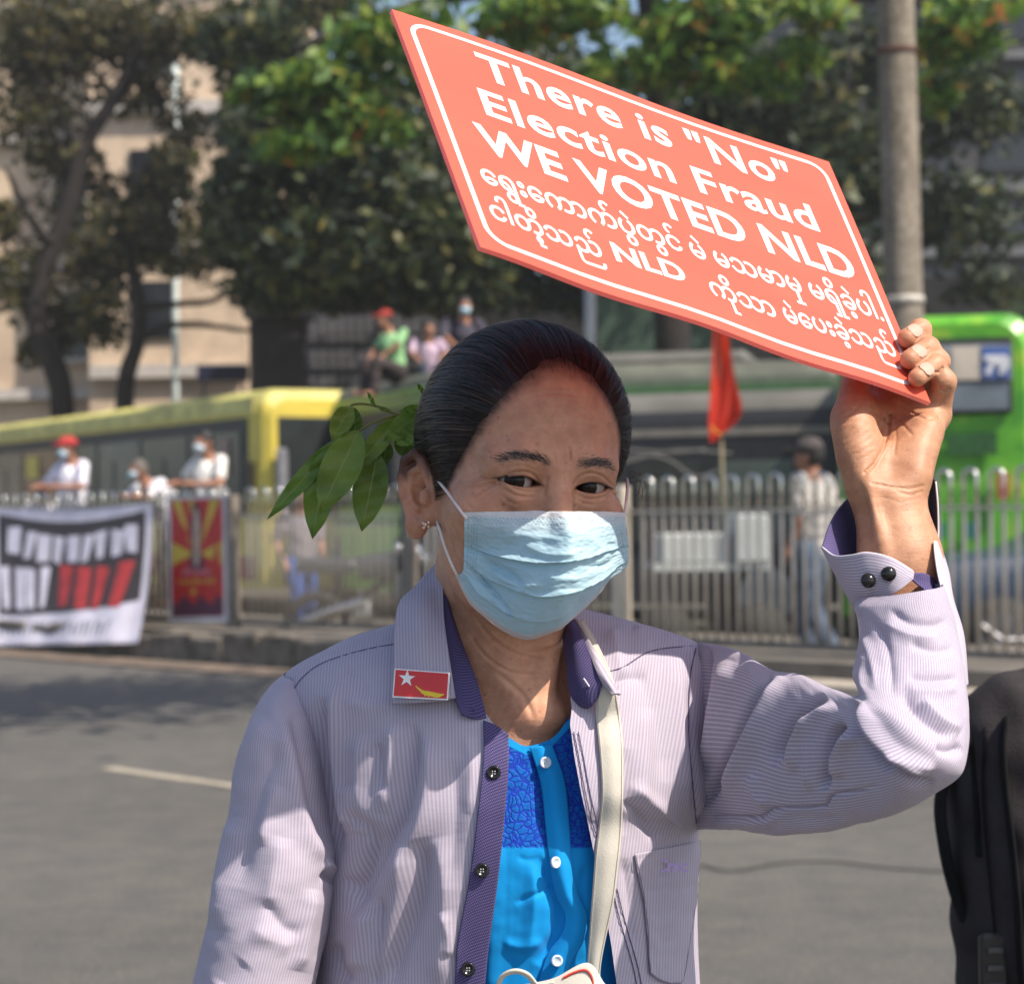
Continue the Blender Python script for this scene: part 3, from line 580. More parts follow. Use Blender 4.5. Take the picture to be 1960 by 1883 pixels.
def head_sdf(q, fine=True):
    q = q.astype(np.float32); qa = q.copy(); qa[:, 0] = np.abs(qa[:, 0])
    d = ell(q, (.0038, .004, .028), (.0690, .0830, .0780))
    d = su(d, ell(q, (0, -.026, .038), (.0575, .0620, .0570)), .02)
    d = su(d, ell(q, (0, -.027, -.028), (.0605, .0595, .070)), .02)
    d = su(d, ell(q, (0, -.036, -.066), (.047, .046, .034)), .02)
    d = su(d, ell(q, (0, -.074, -.088), (.017, .013, .013)), .015)
    d = su(d, ell(qa, (.041, -.055, -.024), (.023, .022, .019)), .016)
    if not fine: return d
    d = su(d, poly_seg(qa, [(.008, -.0810, .014), (.026, -.0795, .0165), (.042, -.0685, .0145)], [.0085, .0085, .007], .01), .012)
    d = -su(-d, ell(qa, (.0300, -.1005, -.0015), (.0195, .0125, .0115)), .011)
    d = su(d, seg(q, (0, -.0830, .006), (0, -.1010, -.036), .0065, .0105), .011)
    d = su(d, ell(qa, (.0105, -.0915, -.040), (.007, .009, .007)), .005)
    e = EYE.astype(np.float32); r = np.linalg.norm(qa - e, axis=1)
    d = su(d, r - .0142, .0035)
    d = su(d, poly_seg(qa, [(.0145, -.0805, .0085), (.0280, -.0810, .0115), (.0400, -.0735, .0085), (.0455, -.0685, .004)], [.0040, .0050, .0045, .003], .004), .006)         # full upper lid fold
    d = su(d, poly_seg(qa, [(.0170, -.0795, -.0105), (.0270, -.0805, -.0128), (.0380, -.0740, -.0105)], [.003, .0040, .003], .004), .007)        # bag under the eye
    u = qa[:, 0] - e[0]; w = qa[:, 2] - e[2] - .06 * u
    tt = np.clip(1 - (u / .0150) ** 2, -4, 1); tu = tt * (1 + .25 * np.clip(-u / .015, -1, 1))
    o = np.maximum(w - .0042 * tu, -.0034 * tt - w); carve = np.maximum(o, .0108 - r); carve = np.maximum(carve, qa[:, 1] - e[1])
    d = np.maximum(d, -carve)
    # fold above the lid, crow's feet, frown line, tear trough
    def groove(pts, wd, dp):
        nonlocal d
        g = poly_seg(qa, pts, 0.); d = d + 1.5 * dp * np.exp(-(g / wd) ** 2).astype(np.float32)
    # ears
    ear = None
    for s in (-1, 1):
        pts = [ear_pt(s, *p, n=.001) for p in HELIX]; m = np.abs(q[:, 0] - s * .08) < .05
        if not m.any(): continue
        Q = q[m]; h = poly_seg(Q, pts, [.0026, .0030, .0032, .0036, .0037, .0036, .0034, .0036, .0050, .0045], .002)
        h = su(h, poly_seg(Q, [ear_pt(s, *p, n=.0005) for p in ANTI], .0030, .002), .003)
        h = su(h, seg(Q, ear_pt(s, .002, -.007, .004), ear_pt(s, .001, -.012, .004), .0040), .003)
        a = np.array([s * .55, .84, 0.]); nn = np.array([s * .80, -.60, 0.]); b0 = ear_pt(s, .0145, -.002, -.003); L = Q - b0.astype(np.float32)
        pl = np.stack([L @ a.astype(np.float32), L @ nn.astype(np.float32), L[:, 2]], 1)
        h = su(h, ell(pl, (-.002, 0, 0), (.0170, .0030, .0250)), .003); h = su(h, seg(Q, ear_pt(s, -.004, .006, -.006), ear_pt(s, -.002, -.024, -.005), .0075), .004)
        h = su(h, ell(pl, (-.004, .003, -.0290), (.0085, .0042, .0085)), .004)
        cx_ = ell(pl, (-.006, .004, -.003), (.0065, .0060, .0090)); h = -su(-h, cx_, .003)
        dd = d[m]; dd = su(dd, h, .0025); d[m] = dd
    return d
FACE_LINES = [([(955, 919), (970, 909), (990, 902.5), (1007, 902.5), (1020, 908), (1034, 926)], 2.6, .0011), ([(962, 897), (985, 892), (1008, 894), (1028, 903)], 3., .0006),
  ([(955, 920), (940, 926), (922, 929), (900, 930)], 2.4, .0011), ([(951, 925), (938, 931), (921, 940), (903, 950)], 2.4, .0010), ([(929, 917), (914, 915), (900, 917)], 2.2, .0006), ([(940, 938), (925, 950), (912, 962)], 2.2, .0006),
  ([(972, 926), (988, 936), (1007, 941), (1026, 941)], 2.4, .0007), ([(966, 936), (985, 947), (1005, 951), (1024, 950)], 2.6, .0009), ([(960, 948), (975, 960), (995, 966)], 2.8, .0006),
  ([(1098, 926), (1113, 910), (1132, 905), (1154, 912), (1172, 931)], 2.6, .0012), ([(1160, 930), (1175, 946), (1188, 953)], 2.4, .0011), ([(1100, 944), (1119, 953), (1141, 955), (1167, 947)], 2.4, .0009), ([(1104, 955), (1122, 964), (1145, 966)], 2.6, .0006), ([(1165, 936), (1178, 938), (1190, 936)], 2.2, .0006),
  ([(1090, 858), (1092, 882)], 2.6, .0013), ([(1061, 866), (1065, 889)], 2.6, .0009), ([(1048, 912), (1044, 936), (1040, 948)], 3., .0008), ([(1078, 905), (1080, 925)], 3., .0004),
  ([(980, 768), (1030, 756), (1080, 753), (1130, 762)], 2.6, .00045), ([(975, 798), (1034, 789), (1090, 788), (1150, 800)], 2.6, .0005), ([(985, 822), (1041, 812), (1113, 813), (1150, 822)], 2.4, .0004), ([(890, 960), (905, 975)], 2.4, .0005),
  ([(868, 1010), (872, 1050), (885, 1095)], 4., .0006), ([(905, 1170), (935, 1215), (985, 1250), (1040, 1262)], 3.4, .0012), ([(895, 1205), (925, 1250), (975, 1285), (1040, 1292)], 3.2, .0008), ([(1010, 1250), (1060, 1238), (1082, 1222)], 3., .0010), ([(955, 1290), (1000, 1330), (1020, 1370)], 5., .0010)]
FACE_LINES = [(catmull(np.array(a, float), max(4, 3 * len(a))), w, h) for a, w, h in FACE_LINES]
def px_grooves(P, d):
    pp = PX(P); front = P[:, 1] < 1.475
    for pc, w, h in FACE_LINES:
        m = front & (pp[:, 0] > pc[:, 0].min() - 9) & (pp[:, 0] < pc[:, 0].max() + 9) & (pp[:, 1] > pc[:, 1].min() - 9) & (pp[:, 1] < pc[:, 1].max() + 9)
        if not m.any(): continue
        q = pp[m]; g = np.full(len(q), 1e9); k = len(pc) - 1; tt = np.zeros(len(q))
        for i in range(k):
            ab = pc[i + 1] - pc[i]; u = np.clip(((q - pc[i]) @ ab) / (ab @ ab), 0, 1); e = np.linalg.norm(q - pc[i] - u[:, None] * ab, axis=1); b = e < g; g[b] = e[b]; tt[b] = (i + u[b]) / k
        tap = .25 + .75 * np.sin(np.pi * np.clip(tt, .02, .98)) ** .6
        d[m] += (h * tap * (np.exp(-(g / w) ** 2) - .30 * np.exp(-((g - 2.1 * w) / (1.3 * w)) ** 2))).astype(np.float32)
    return d
def body_sdf(P):
    q = toH(P).astype(np.float32); d = head_sdf(q)
    nk = seg(P * [1, .93, 1] , NK0 * [1, .93, 1], NK1 * [1, .93, 1], .0500, .0540)
    d = su(d, nk, .022)
    d = su(d, seg(P, W(905, 1060, 1.482), W(1008, 1370, 1.468), .010, .0065), .016)          # neck cord
    d = su(d, seg(P, W(1055, 1200, 1.475), W(1040, 1370, 1.466), .006, .006), .014)
    ch = ell(P, W(990, 1560, 1.568), (.150, .108, .125)); d = su(d, ch, .035)
    for a, b in ((W(1022, 1362, 1.470), W(900, 1345, 1.500)), (W(1066, 1366, 1.470), W(1180, 1340, 1.53))):
        d = su(d, seg(P, a, b, .0065, .006), .014)
    g = poly_seg(P, [W(900, 1235, 1.45), W(980, 1262, 1.44), (W(1070, 1240, 1.44))], 0.); d = d + .0012 * np.exp(-(g / .0016) ** 2).astype(np.float32)
    g = poly_seg(P, [W(880, 1170, 1.46), W(950, 1238, 1.44), (W(1020, 1265, 1.44))], 0.); d = d + .0010 * np.exp(-(g / .0014) ** 2).astype(np.float32)
    d = px_grooves(P, d)
    return d.astype(np.float32)
Vh, Qh = sdf_mesh(body_sdf, W(735, 1560, 1.38) * [1, 0, 1] + [0, 1.355, 0], [HCn[0] + .115, 1.64, HCn[2] + .125], .00080)
Vh = laplace(Vh, Qh, 1, .5)
az_k = np.radians([0, 10, 18, 27, 36, 48, 55, 61, 72, 82, 90, 96, 105, 120, 150, 180]); hl_k = np.array([.0815, .0780, .0710, .0575, .0400, .0155, .0010, -.0110, -.0150, -.0100, .000, .004, -.012, -.040, -.056, -.058])
def hairline(q):
    az = np.abs(np.arctan2(q[:, 0], -q[:, 1])); return np.interp(az, az_k, hl_k)
def skin_colour(V, head=True):
    c = np.ones((len(V), 3)); q = toH(V); x, y, z = q[:, 0], q[:, 1], q[:, 2]; ax = np.abs(x)
    n = vnoise(q, 18, 3, 3)[:, None]; c *= 1 + .05 * n * [1, 1.3, 1.4]; n = vnoise(q, 70, 4, 2)[:, None]; c *= 1 + .05 * n; fr = np.clip(vnoise(q, 130, 14, 2) - .75, 0, 1)[:, None]; c *= 1 - .5 * fr
    def spot(p, r, k, col):
        nonlocal c
        g = np.exp(-(((np.stack([ax, y, z], 1) - p) / r) ** 2).sum(1))[:, None] * k; c = c * (1 - g + g * np.array(col))
    if head:
        spot([.030, -.085, -.014], [.018, .02, .008], .5, [.74, .64, .62])        # under the eyes
        spot([.030, -.085, .006], [.022, .02, .007], .5, [.74, .64, .60])
        spot([.013, -.085, .003], [.006, .02, .010], .35, [.72, .62, .62])
        spot([.042, -.07, -.026], [.018, .02, .014], .35, [1.0, .80, .74])
        spot([0, -.10, -.03], [.012, .02, .016], .3, [1., .86, .80])
        spot([.082, .01, -.02], [.022, .03, .04], .45, [1., .74, .66])
        ch = sm(-(V[:, 2] - 1.27), 0, .06)[:, None]; c = c * (1 + .30 * ch)  # neck and chest lightened: sunlight put into the skin colour
        # eyebrows: soft dark tint of fine hair
        bz = .0135 + .0045 * (1 - ((ax - .026) / .020) ** 2) - .10 * np.clip(ax - .032, 0, 1)
        br = np.exp(-((z - bz) / .0034) ** 2) * sm(ax, .006, .014) * (1 - sm(ax, .032, .046)) * (y < -.04)
        br = br * (.85 + .15 * vnoise(q * [1, 1, 3], 90, 9, 2)); br = np.clip(br, 0, 1)[:, None]; c = c * (1 - .62 * br + .62 * br * np.array([.22, .24, .28]))
        # lid margins and a few moles
        r = np.linalg.norm(np.stack([ax, y, z], 1) - EYE, axis=1); u = ax - EYE[0]; w = z - .06 * u; tt = np.clip(1 - (u / .0150) ** 2, 0, 1)
        ln = np.exp(-((w - .0042 * tt) / .0011) ** 2) * (np.abs(u) < .0165) * (y < -.06); c *= 1 - .55 * ln[:, None]
        ln = np.exp(-((w + .0034 * tt) / .0009) ** 2) * (np.abs(u) < .0155) * (y < -.06); c *= 1 - .25 * ln[:, None] * np.array([.6, 1, 1])
        for (px, py, rr_) in ((964, 965, 3.2), (1017, 994, 3.2), (1011, 987, 2.2), (1150, 940, 2.2), (1032, 968, 2.), (905, 945, 2.)):
            p = PX(V); g = np.exp(-(((p - [px, py]) / rr_) ** 2).sum(1)) * (V[:, 1] < 1.47); c *= 1 - .5 * g[:, None]
        hg = sm(z - hairline(q) + .002 * vnoise(q, 80, 6, 2), -.012, .008)[:, None] * .93; c = c * (1 - hg + hg * np.array([.10, .075, .07]))      # thin hair over the scalp
    return c
def skin_mat(name, base, sss=.10):
    t = NT(name); at = t.add('Attribute', attribute_name='Col'); c0 = t.coord()
    n = t.noise(c0, 220, 4, .65); n2 = t.noise(c0, 1400, 2, .6); v = t.add('TexVoronoi', feature='F1'); t.link(c0, v.inputs['Vector']); v.inputs['Scale'].default_value = 1100
    col = t.mix(1., base, at.outputs[0], 'MULTIPLY'); col = t.mix(.5, col, t.ramp(n, [(.35, (.88, .85, .84)), (.65, (1.08, 1.08, 1.08))]), 'MULTIPLY')
    b1 = t.bump(v.outputs[0], .18, .0006); fl = t.noise(t.mapping(c0, (38, 38, 330)), 1., 3, .6); b2 = t.bump(n, .35, .0007, b1); b2 = t.bump(fl, .28, .0009, b2); n3 = t.noise(c0, 75, 3, .6); col = t.mix(.7, col, t.ramp(n3, [(.35, (.86, .78, .76)), (.6, (1.06, 1.08, 1.08))]), 'MULTIPLY')
    t.fin(col, t.math('MULTIPLY_ADD', n, .3, .36), b2, Subsurface_Weight=sss, Subsurface_Scale=.006, Subsurface_Radius=(1, .35, .18), Specular_IOR_Level=.42)
    return t.m
skin = skin_mat('skin', (.550, .290, .182))
P0 = W(985, 975, 1.53); woman = thing('person', 'masked woman in lilac striped shirt holding up a red sign', 'person', (P0[0], 1.53, 0))
BODY_V, BODY_Q, BODY_C = [Vh], [Qh], [skin_colour(Vh)]       # the arm is added to the same mesh further down
# ------------------------------------------------------------------ eyes
t = NT('eye_surface'); c0 = t.coord(); sp = t.add('SeparateXYZ'); t.link(c0, sp.inputs[0])
# in the eyeball's own frame +Z looks forward
rad = t.math('SQRT', t.math('ADD', t.math('MULTIPLY', sp.outputs[0], sp.outputs[0]), t.math('MULTIPLY', sp.outputs[1], sp.outputs[1])))
rn = t.math('DIVIDE', rad, .0122)
nn = t.noise(t.mapping(c0, (1, 1, 1)), 900, 3)
ic = t.ramp(rn, [(0., (.004, .003, .003)), (.20, (.005, .003, .003)), (.24, (.020, .008, .004)), (.46, (.012, .005, .004)), (.55, (.012, .007, .006)), (.62, (.36, .30, .275)), (1., (.30, .20, .18))])
eye_m = t.fin(ic, .12, Specular_IOR_Level=.25)
for s in (-1, 1):
    cw = fromH([s * EYE[0], EYE[1], EYE[2]]); f = np.array([0., 0., HC]) - cw; f[0] -= .01; f /= np.linalg.norm(f)
    th = np.linspace(0, np.pi, 25); ph = np.arange(40) / 40 * 2 * np.pi; rr = .0122
    G = np.stack([rr * np.sin(th)[:, None] * np.cos(ph), rr * np.sin(th)[:, None] * np.sin(ph), rr * (np.cos(th) + .05 * np.exp(-(th / .45) ** 2))[:, None] * np.ones(40)], -1)
    o = mesh('eye', G.reshape(-1, 3), grid_faces(25, 40, True), eye_m, woman, True, local=True)
    q_ = Vector(f).to_track_quat('Z', 'Y'); o.rotation_mode = 'QUATERNION'; o.rotation_quaternion = q_; o.location = Vector(cw) - woman.location
# ------------------------------------------------------------------ hair
HCEN = np.array([0, .006, .022])
def head_radius(D):
    """distance from HCEN to the scalp along directions D (head frame)"""
    lo = np.full(len(D), .03); hi = np.full(len(D), .16)
    for _ in range(22):
        m = (lo + hi) / 2; inside = head_sdf(HCEN + D * m[:, None], False) < 0; lo = np.where(inside, m, lo); hi = np.where(inside, hi, m)
    return (lo + hi) / 2
r_ = np.random.default_rng(21)
def dirs(n):
    D = r_.normal(size=(n, 3)); return D / np.linalg.norm(D, axis=1)[:, None]
# cap: a skull-hugging layer starting just behind the hairline
nt_, nu_ = 150, 260
th = np.linspace(.002, math.radians(150), nt_); ph = np.arange(nu_) / nu_ * 2 * np.pi
D = np.stack([np.sin(th)[:, None] * np.sin(ph), -np.sin(th)[:, None] * np.cos(ph), np.cos(th)[:, None] * np.ones(nu_)], -1).reshape(-1, 3)
Rr = head_radius(D); q = HCEN + D * Rr[:, None]; above = q[:, 2] - hairline(q) + .002 * vnoise(q, 60, 5, 2)
BUN = np.array([0.0, .098, .030]); bd = (BUN - HCEN) / np.linalg.norm(BUN - HCEN)
def swirl(D):                                                      # coordinate that is constant along a strand: the angle about the bun axis
    e1 = np.array([1., 0, 0]); e2 = np.cross(bd, e1); return np.arctan2(D @ e2, D @ e1)
ang = swirl(D); gr = np.sin(ang * 60 + 3 * np.sin(ang * 11)) * .5 + np.sin(ang * 137 + 2) * .35 + np.sin(ang * 23) * .6
off = .0058 * sm(above, .0, .040) * .8 + .0009 * gr * sm(above, .002, .02) - .001 * (1 - sm(above, .002, .008))
capP = fromH(q + D * off[:, None]).reshape(nt_, nu_, 3); keep = (above > .0035).reshape(nt_, nu_); Fg = grid_faces(nt_, nu_, True)
Fg = Fg[keep.reshape(-1)[Fg].all(1)]
t = NT('dark_hair'); c0 = t.coord(); n = t.noise(c0, 60, 4)
hair_m = t.fin(t.ramp(n, [(.3, (.010, .0065, .0055)), (.7, (.019, .0115, .009))]), .40, Specular_IOR_Level=.32, Anisotropic=.5)
hair_cap = mesh('hair', capP.reshape(-1, 3), Fg, hair_m, woman, True)
def strands(n, lo_above, hi_above, rad, seed, lift=.0, name='hair_strands', frac=(.5, 1.), cols=None, grey=False, sidew=0):
    r = np.random.default_rng(seed); D0 = r.normal(size=(n * 4, 3)); D0 /= np.linalg.norm(D0, axis=1)[:, None]; D0 = D0[D0[:, 2] > -.75]
    R0 = head_radius(D0); q0 = HCEN + D0 * R0[:, None]; ab = q0[:, 2] - hairline(q0); k = (ab > lo_above) & (ab < hi_above); D0 = D0[k][:n]; ab = ab[k][:n]; n = len(D0)
    m = 14; tt = np.linspace(0, 1, m)[None, :, None] * r.uniform(*frac, (n, 1, 1)); dot = np.clip(D0 @ bd, -1, 1); om = np.arccos(dot)[:, None, None]
    Dp = (np.sin((1 - tt) * om) * D0[:, None] + np.sin(tt * om) * bd) / np.sin(om)
    wob = .010 * np.sin(tt * 5 + r.uniform(0, 6.28, (n, 1, 1))) * r.normal(size=(n, 1, 3)); droop = np.array([0, 0, -.22]) * np.sin(tt * np.pi) * (np.abs(D0[:, None, :1]) > .25)
    Dp = Dp + wob + droop; Dp /= np.linalg.norm(Dp, axis=2, keepdims=True); Rp = head_radius(Dp.reshape(-1, 3)).reshape(n, m, 1)
    qq = HCEN + Dp * Rp; aa = (qq.reshape(-1, 3)[:, 2] - hairline(qq.reshape(-1, 3))).reshape(n, m, 1)
    of = .0006 + (.0045 + lift) * sm(aa, .0, .042) + .0006 * np.sin(D0[:, None, :1] * 90 + D0[:, None, 2:] * 60) * sm(tt, 0, .2) + r.uniform(-.0004, .0018, (n, 1, 1)) * sm(tt, 0, .15)
    Pw = fromH((qq + Dp * of).reshape(-1, 3)).reshape(n, m, 3)
    Tn = np.gradient(Pw, axis=1); Nn = fromH(Dp.reshape(-1, 3)).reshape(n, m, 3) - HCn; S = np.cross(Tn, Nn); S /= np.linalg.norm(S, axis=2, keepdims=True) + 1e-9
    wd = rad * r.uniform(.6, 1.4, (n, 1, 1)) * (1 - .75 * np.linspace(0, 1, m)[None, :, None] ** 3) * (.35 + .65 * sm(tt, 0, .1))
    Nn /= np.linalg.norm(Nn, axis=2, keepdims=True)
    V = np.stack([Pw - S * wd, Pw + Nn * wd * .8, Pw + S * wd], 2).reshape(-1, 3)          # a thin tent-shaped ribbon
    b = (np.arange(n)[:, None] * m + np.arange(m - 1)[None]).reshape(-1, 1) * 3
    Q = np.concatenate([b + [0, 1, 4, 3], b + [1, 2, 5, 4]]).astype(np.int32)
    return mesh(name, V, Q, cols or hair_m, woman, True)
grey_m = simple('greying_hair', (.20, .13, .10), .4, .2, 50)
tag(strands(5200, .001, .25, .00020, 3, name='hair_strands'), kind='stuff')
tag(strands(5200, -.005, .020, .00012, 4, name='hairline_strands', frac=(.35, .9)), kind='stuff')
tag(strands(3200, .001, .20, .00018, 8, name='brown_strands', frac=(.4, 1.), cols=simple('brown_hair', (.050, .029, .021), .34, .3, 40), lift=.0004), kind='stuff')
tag(strands(700, -.002, .09, .00010, 5, name='grey_hairs', frac=(.4, .9), cols=grey_m, lift=.0008), kind='stuff')
# bun at the back
bc = fromH([0, .118, .020]); th = np.linspace(0, np.pi, 20); ph = np.arange(32) / 32 * 2 * np.pi
G = np.stack([np.sin(th)[:, None] * np.cos(ph), np.sin(th)[:, None] * np.sin(ph), np.cos(th)[:, None] * np.ones(32)], -1) * np.array([.036, .028, .034])
G *= (1 + .03 * np.sin(ph * 9 + th[:, None] * 4))[..., None]; mesh('hair_bun', (G + bc).reshape(-1, 3), grid_faces(20, 32, True), hair_m, woman, True)
# eyebrow and eyelash hairs
def hairs(name, roots, tips, rad, m_):
    V = []; Q = []
    for i, (a, b) in enumerate(zip(roots, tips)):
        mid = (a + b) / 2; side = np.cross(b - a, [0, 1, 0]); side /= np.linalg.norm(side) + 1e-9
        V += [a - side * rad, a + side * rad, b]; Q.append((3 * i, 3 * i + 1, 3 * i + 2))
    return mesh(name, V, Q, m_, woman)
def surf_y(x, z):
    """front of the face at (x, z) in the head frame"""
    lo = np.full(len(x), -.125); hi = np.full(len(x), -.04)
    for _ in range(18):
        m = (lo + hi) / 2; ins = head_sdf(np.stack([x, m, z], 1)) < 0; hi = np.where(ins, m, hi); lo = np.where(ins, lo, m)
    return hi
brow_m = simple('brow_hair', (.03, .025, .024), .6)
for s in (-1, 1):
    n = 260; ax = r_.beta(2.2, 2.4, n) * .038 + .008; bz = .0138 + .0045 * (1 - ((ax - .026) / .020) ** 2) - .10 * np.clip(ax - .032, 0, 1) + r_.normal(size=n) * .0017
    x = s * ax; y = surf_y(x, bz); a = fromH(np.stack([x, y - .0001, bz], 1)); x2 = s * (ax + .0045); z2 = bz + .0022 - .06 * (ax - .01); y2 = surf_y(x2, z2) - .0006
    tag(hairs('eyebrow', a, fromH(np.stack([x2, y2, z2], 1)), .00016, brow_m), kind='stuff')
    n = 46; u = np.linspace(-.012, .0155, n); tt = np.clip(1 - (u / .0150) ** 2, 0, 1); z = .0040 * tt * (1 + .25 * np.clip(-u / .015, -1, 1)) + .06 * u; x = s * (EYE[0] + u)
    y = EYE[1] - np.sqrt(np.maximum(.0138 ** 2 - u ** 2 - z ** 2, 1e-6)); a = np.stack([x, y, z], 1); b = a + np.stack([s * .0022 + s * u * .22, np.full(n, -.0022), np.full(n, -.0004) - .05 * np.abs(u)], 1)
    tag(hairs('eyelashes', fromH(a), fromH(b), .00018, brow_m), kind='stuff')
KA = .963      # the raised arm and the sign reach forward of the body
def WH(px, py, d): return W(px, py, d * KA)
# ------------------------------------------------------------------ the red sign
SCN = np.array([WH(750, 18, 1.45), WH(1585, 312, 1.657), WH(1782, 770, 1.489), WH(918, 475, 1.282)])
SN = np.cross(SCN[2] - SCN[3], SCN[0] - SCN[3]); SN /= np.linalg.norm(SN)
if SN[1] > 0: SN = -SN
def SG(s, t, off=0.):
    s = np.asarray(s, float)[..., None]; t = np.asarray(t, float)[..., None]
    P = (1 - s) * (1 - t) * SCN[0] + s * (1 - t) * SCN[1] + s * t * SCN[2] + (1 - s) * t * SCN[3]
    wv = .0016 * np.sin(s * 7 + t * 2) * (1 - t) + .0012 * np.sin(s * 15 + 1) * t ** 3
    return P + SN * (off + wv)
t = NT('red_sign_sheet'); c0 = t.coord('UV'); n = t.noise(t.mapping(c0, (6, 90, 1)), 3, 3); n2 = t.noise(c0, 3, 4)
rc = t.ramp(n2, [(.3, (.78, .130, .080)), (.7, (.81, .155, .095))])
red_m = t.fin(rc, t.math('MULTIPLY_ADD', t.noise(c0, 9, 5, .7), .35, .26), t.bump(n, .05, .0008), Specular_IOR_Level=.5); translucent(t, (.95, .10, .03), .27)
t = NT('white_vinyl'); white_m = t.fin((.86, .85, .84), .45); translucent(t, (.9, .8, .75), .25)
t = NT('foam_edge'); edge_m = t.fin((.85, .62, .58), .8); translucent(t, (.95, .6, .55), .6)
sign = thing('protest_sign', 'red placard with white English and Burmese lettering held over her head', 'sign', tuple(SCN[2]))
ns, ntt = 90, 60; s_, t_ = np.meshgrid(np.linspace(0, 1, ns), np.linspace(0, 1, ntt)); cr = .004
front = SG(s_, t_, 0.); back = SG(s_, t_, -.0032); gf = grid_faces(ntt, ns)
uvs = np.stack([s_, 1 - t_], -1).reshape(-1, 2)
mesh('panel', front.reshape(-1, 3), gf[:, ::-1], red_m, sign, True, uv=uvs); mesh('backing', back.reshape(-1, 3), gf, red_m, sign, True, uv=uvs)
ring = [(j, 0) for j in range(ns)] + [(ns - 1, i) for i in range(1, ntt)] + [(j, ntt - 1) for j in range(ns - 2, -1, -1)] + [(0, i) for i in range(ntt - 2, 0, -1)]
V = []; k = len(ring)
for (j, i) in ring: V.append(front[i, j])
for (j, i) in ring: V.append(back[i, j])
V = np.array(V); mesh('edge', V, [(i, (i + 1) % k, k + (i + 1) % k, k + i) for i in range(k)], edge_m, sign)
# rounded white border line
def rrect(m0, r, n=10):
    L, Hh = .402, .2655; pts = []
    for (cx_, cy_, a0) in ((L - m0 - r, m0 + r, -90), (L - m0 - r, Hh - m0 - r, 0), (m0 + r, Hh - m0 - r, 90), (m0 + r, m0 + r, 180)):
        for a_ in np.radians(np.linspace(a0, a0 + 90, n)): pts.append((cx_ + r * math.cos(a_), cy_ + r * math.sin(a_)))
    return np.array(pts) / [L, Hh]
def dense(p, k=12):
    p = np.vstack([p, p[:1]]); return np.concatenate([p[i] + (p[i + 1] - p[i]) * np.linspace(0, 1, k, endpoint=False)[:, None] for i in range(len(p) - 1)])
o1, o2 = dense(rrect(.0088, .017)), dense(rrect(.0128, .013)); k = len(o1)
V = np.concatenate([SG(o1[:, 0], o1[:, 1], .0004), SG(o2[:, 0], o2[:, 1], .0004)])
mesh('border_line', V, [(i, k + i, k + (i + 1) % k, (i + 1) % k) for i in range(k)], white_m, sign)
def sign_text(body, s0, s1, tc, tb, off=.0, cap=.7, sp=1.):
    v, f = text_mesh(body, 1., off, spacing=sp); x0, x1 = v[:, 0].min(), v[:, 0].max()
    s = s0 + (v[:, 0] - x0) / (x1 - x0) * (s1 - s0); tt = tb - v[:, 1] / cap * (tb - tc); P = SG(s, tt, .0004)
    return mesh('lettering', P, [q[::-1] for q in f] if False else f, white_m, sign)
sign_text('There is "No"', .150, .868, .086, .205, .022, .7, 1.07); sign_text('Election Fraud', .125, .884, .268, .382, .022, .7, 1.07); sign_text('WE VOTED NLD', .084, .935, .446, .563, .028, .7, 1.04)
sign_text('ေရွးေကာက်ပွဲတွင် မဲ မသမာမှု မရှိခဲ့ပါ.', .060, .962, .648, .709, .020, .57)
sign_text('ငါတို့သည်', .050, .278, .800, .857, .020, .56); sign_text('NLD', .306, .460, .776, .846, .034, .7, 1.04)
sign_text('ကိုသာ', .512, .664, .800, .857, .020, .56); sign_text('မဲေပးခဲ့သည်', .684, .955, .800, .857, .020, .56)
def sign_depth(px, py):
    x = np.array([.9, .9]); p = np.array([px, py], float)
    for _ in range(20):
        r = PX(SG(x[0], x[1])) - p; J = np.array([(PX(SG(x[0] + 1e-4, x[1])) - PX(SG(*x))) / 1e-4, (PX(SG(x[0], x[1] + 1e-4)) - PX(SG(*x))) / 1e-4]).T; x = x - np.linalg.solve(J, r)
    return float(SG(x[0], x[1])[1])
# ------------------------------------------------------------------ her raised hand and forearm (same mesh as the body)
def onS(px, py, off): d = sign_depth(px, py); return W(px, py, d) + SN * off * .95
FNG = [  # tip, dip, pip, mcp, radii
    [onS(1722, 663, .0088), onS(1742, 653, .0125), WH(1765, 664, 1.525), WH(1733, 745, 1.545), (.0078, .0080, .0088, .0105)],
    [onS(1727, 704, .0088), onS(1755, 690, .0135), WH(1795, 693, 1.512), WH(1762, 765, 1.535), (.0080, .0084, .0092, .0105)],
    [onS(1742, 738, .0085), onS(1768, 722, .0130), WH(1807, 731, 1.500), WH(1792, 795, 1.515), (.0074, .0080, .0092, .0110)]]
THUMB = [WH(1643, 872, 1.478), WH(1627, 800, 1.490), WH(1640, 712, 1.520), WH(1668, 655, 1.555)]
INDEX = [WH(1690, 735, 1.553), WH(1695, 690, 1.575), WH(1700, 650, 1.585)]
FA = [WH(1694, 945, 1.476), WH(1720, 1075, 1.462), WH(1742, 1300, 1.44), WH(1745, 1400, 1.42)]
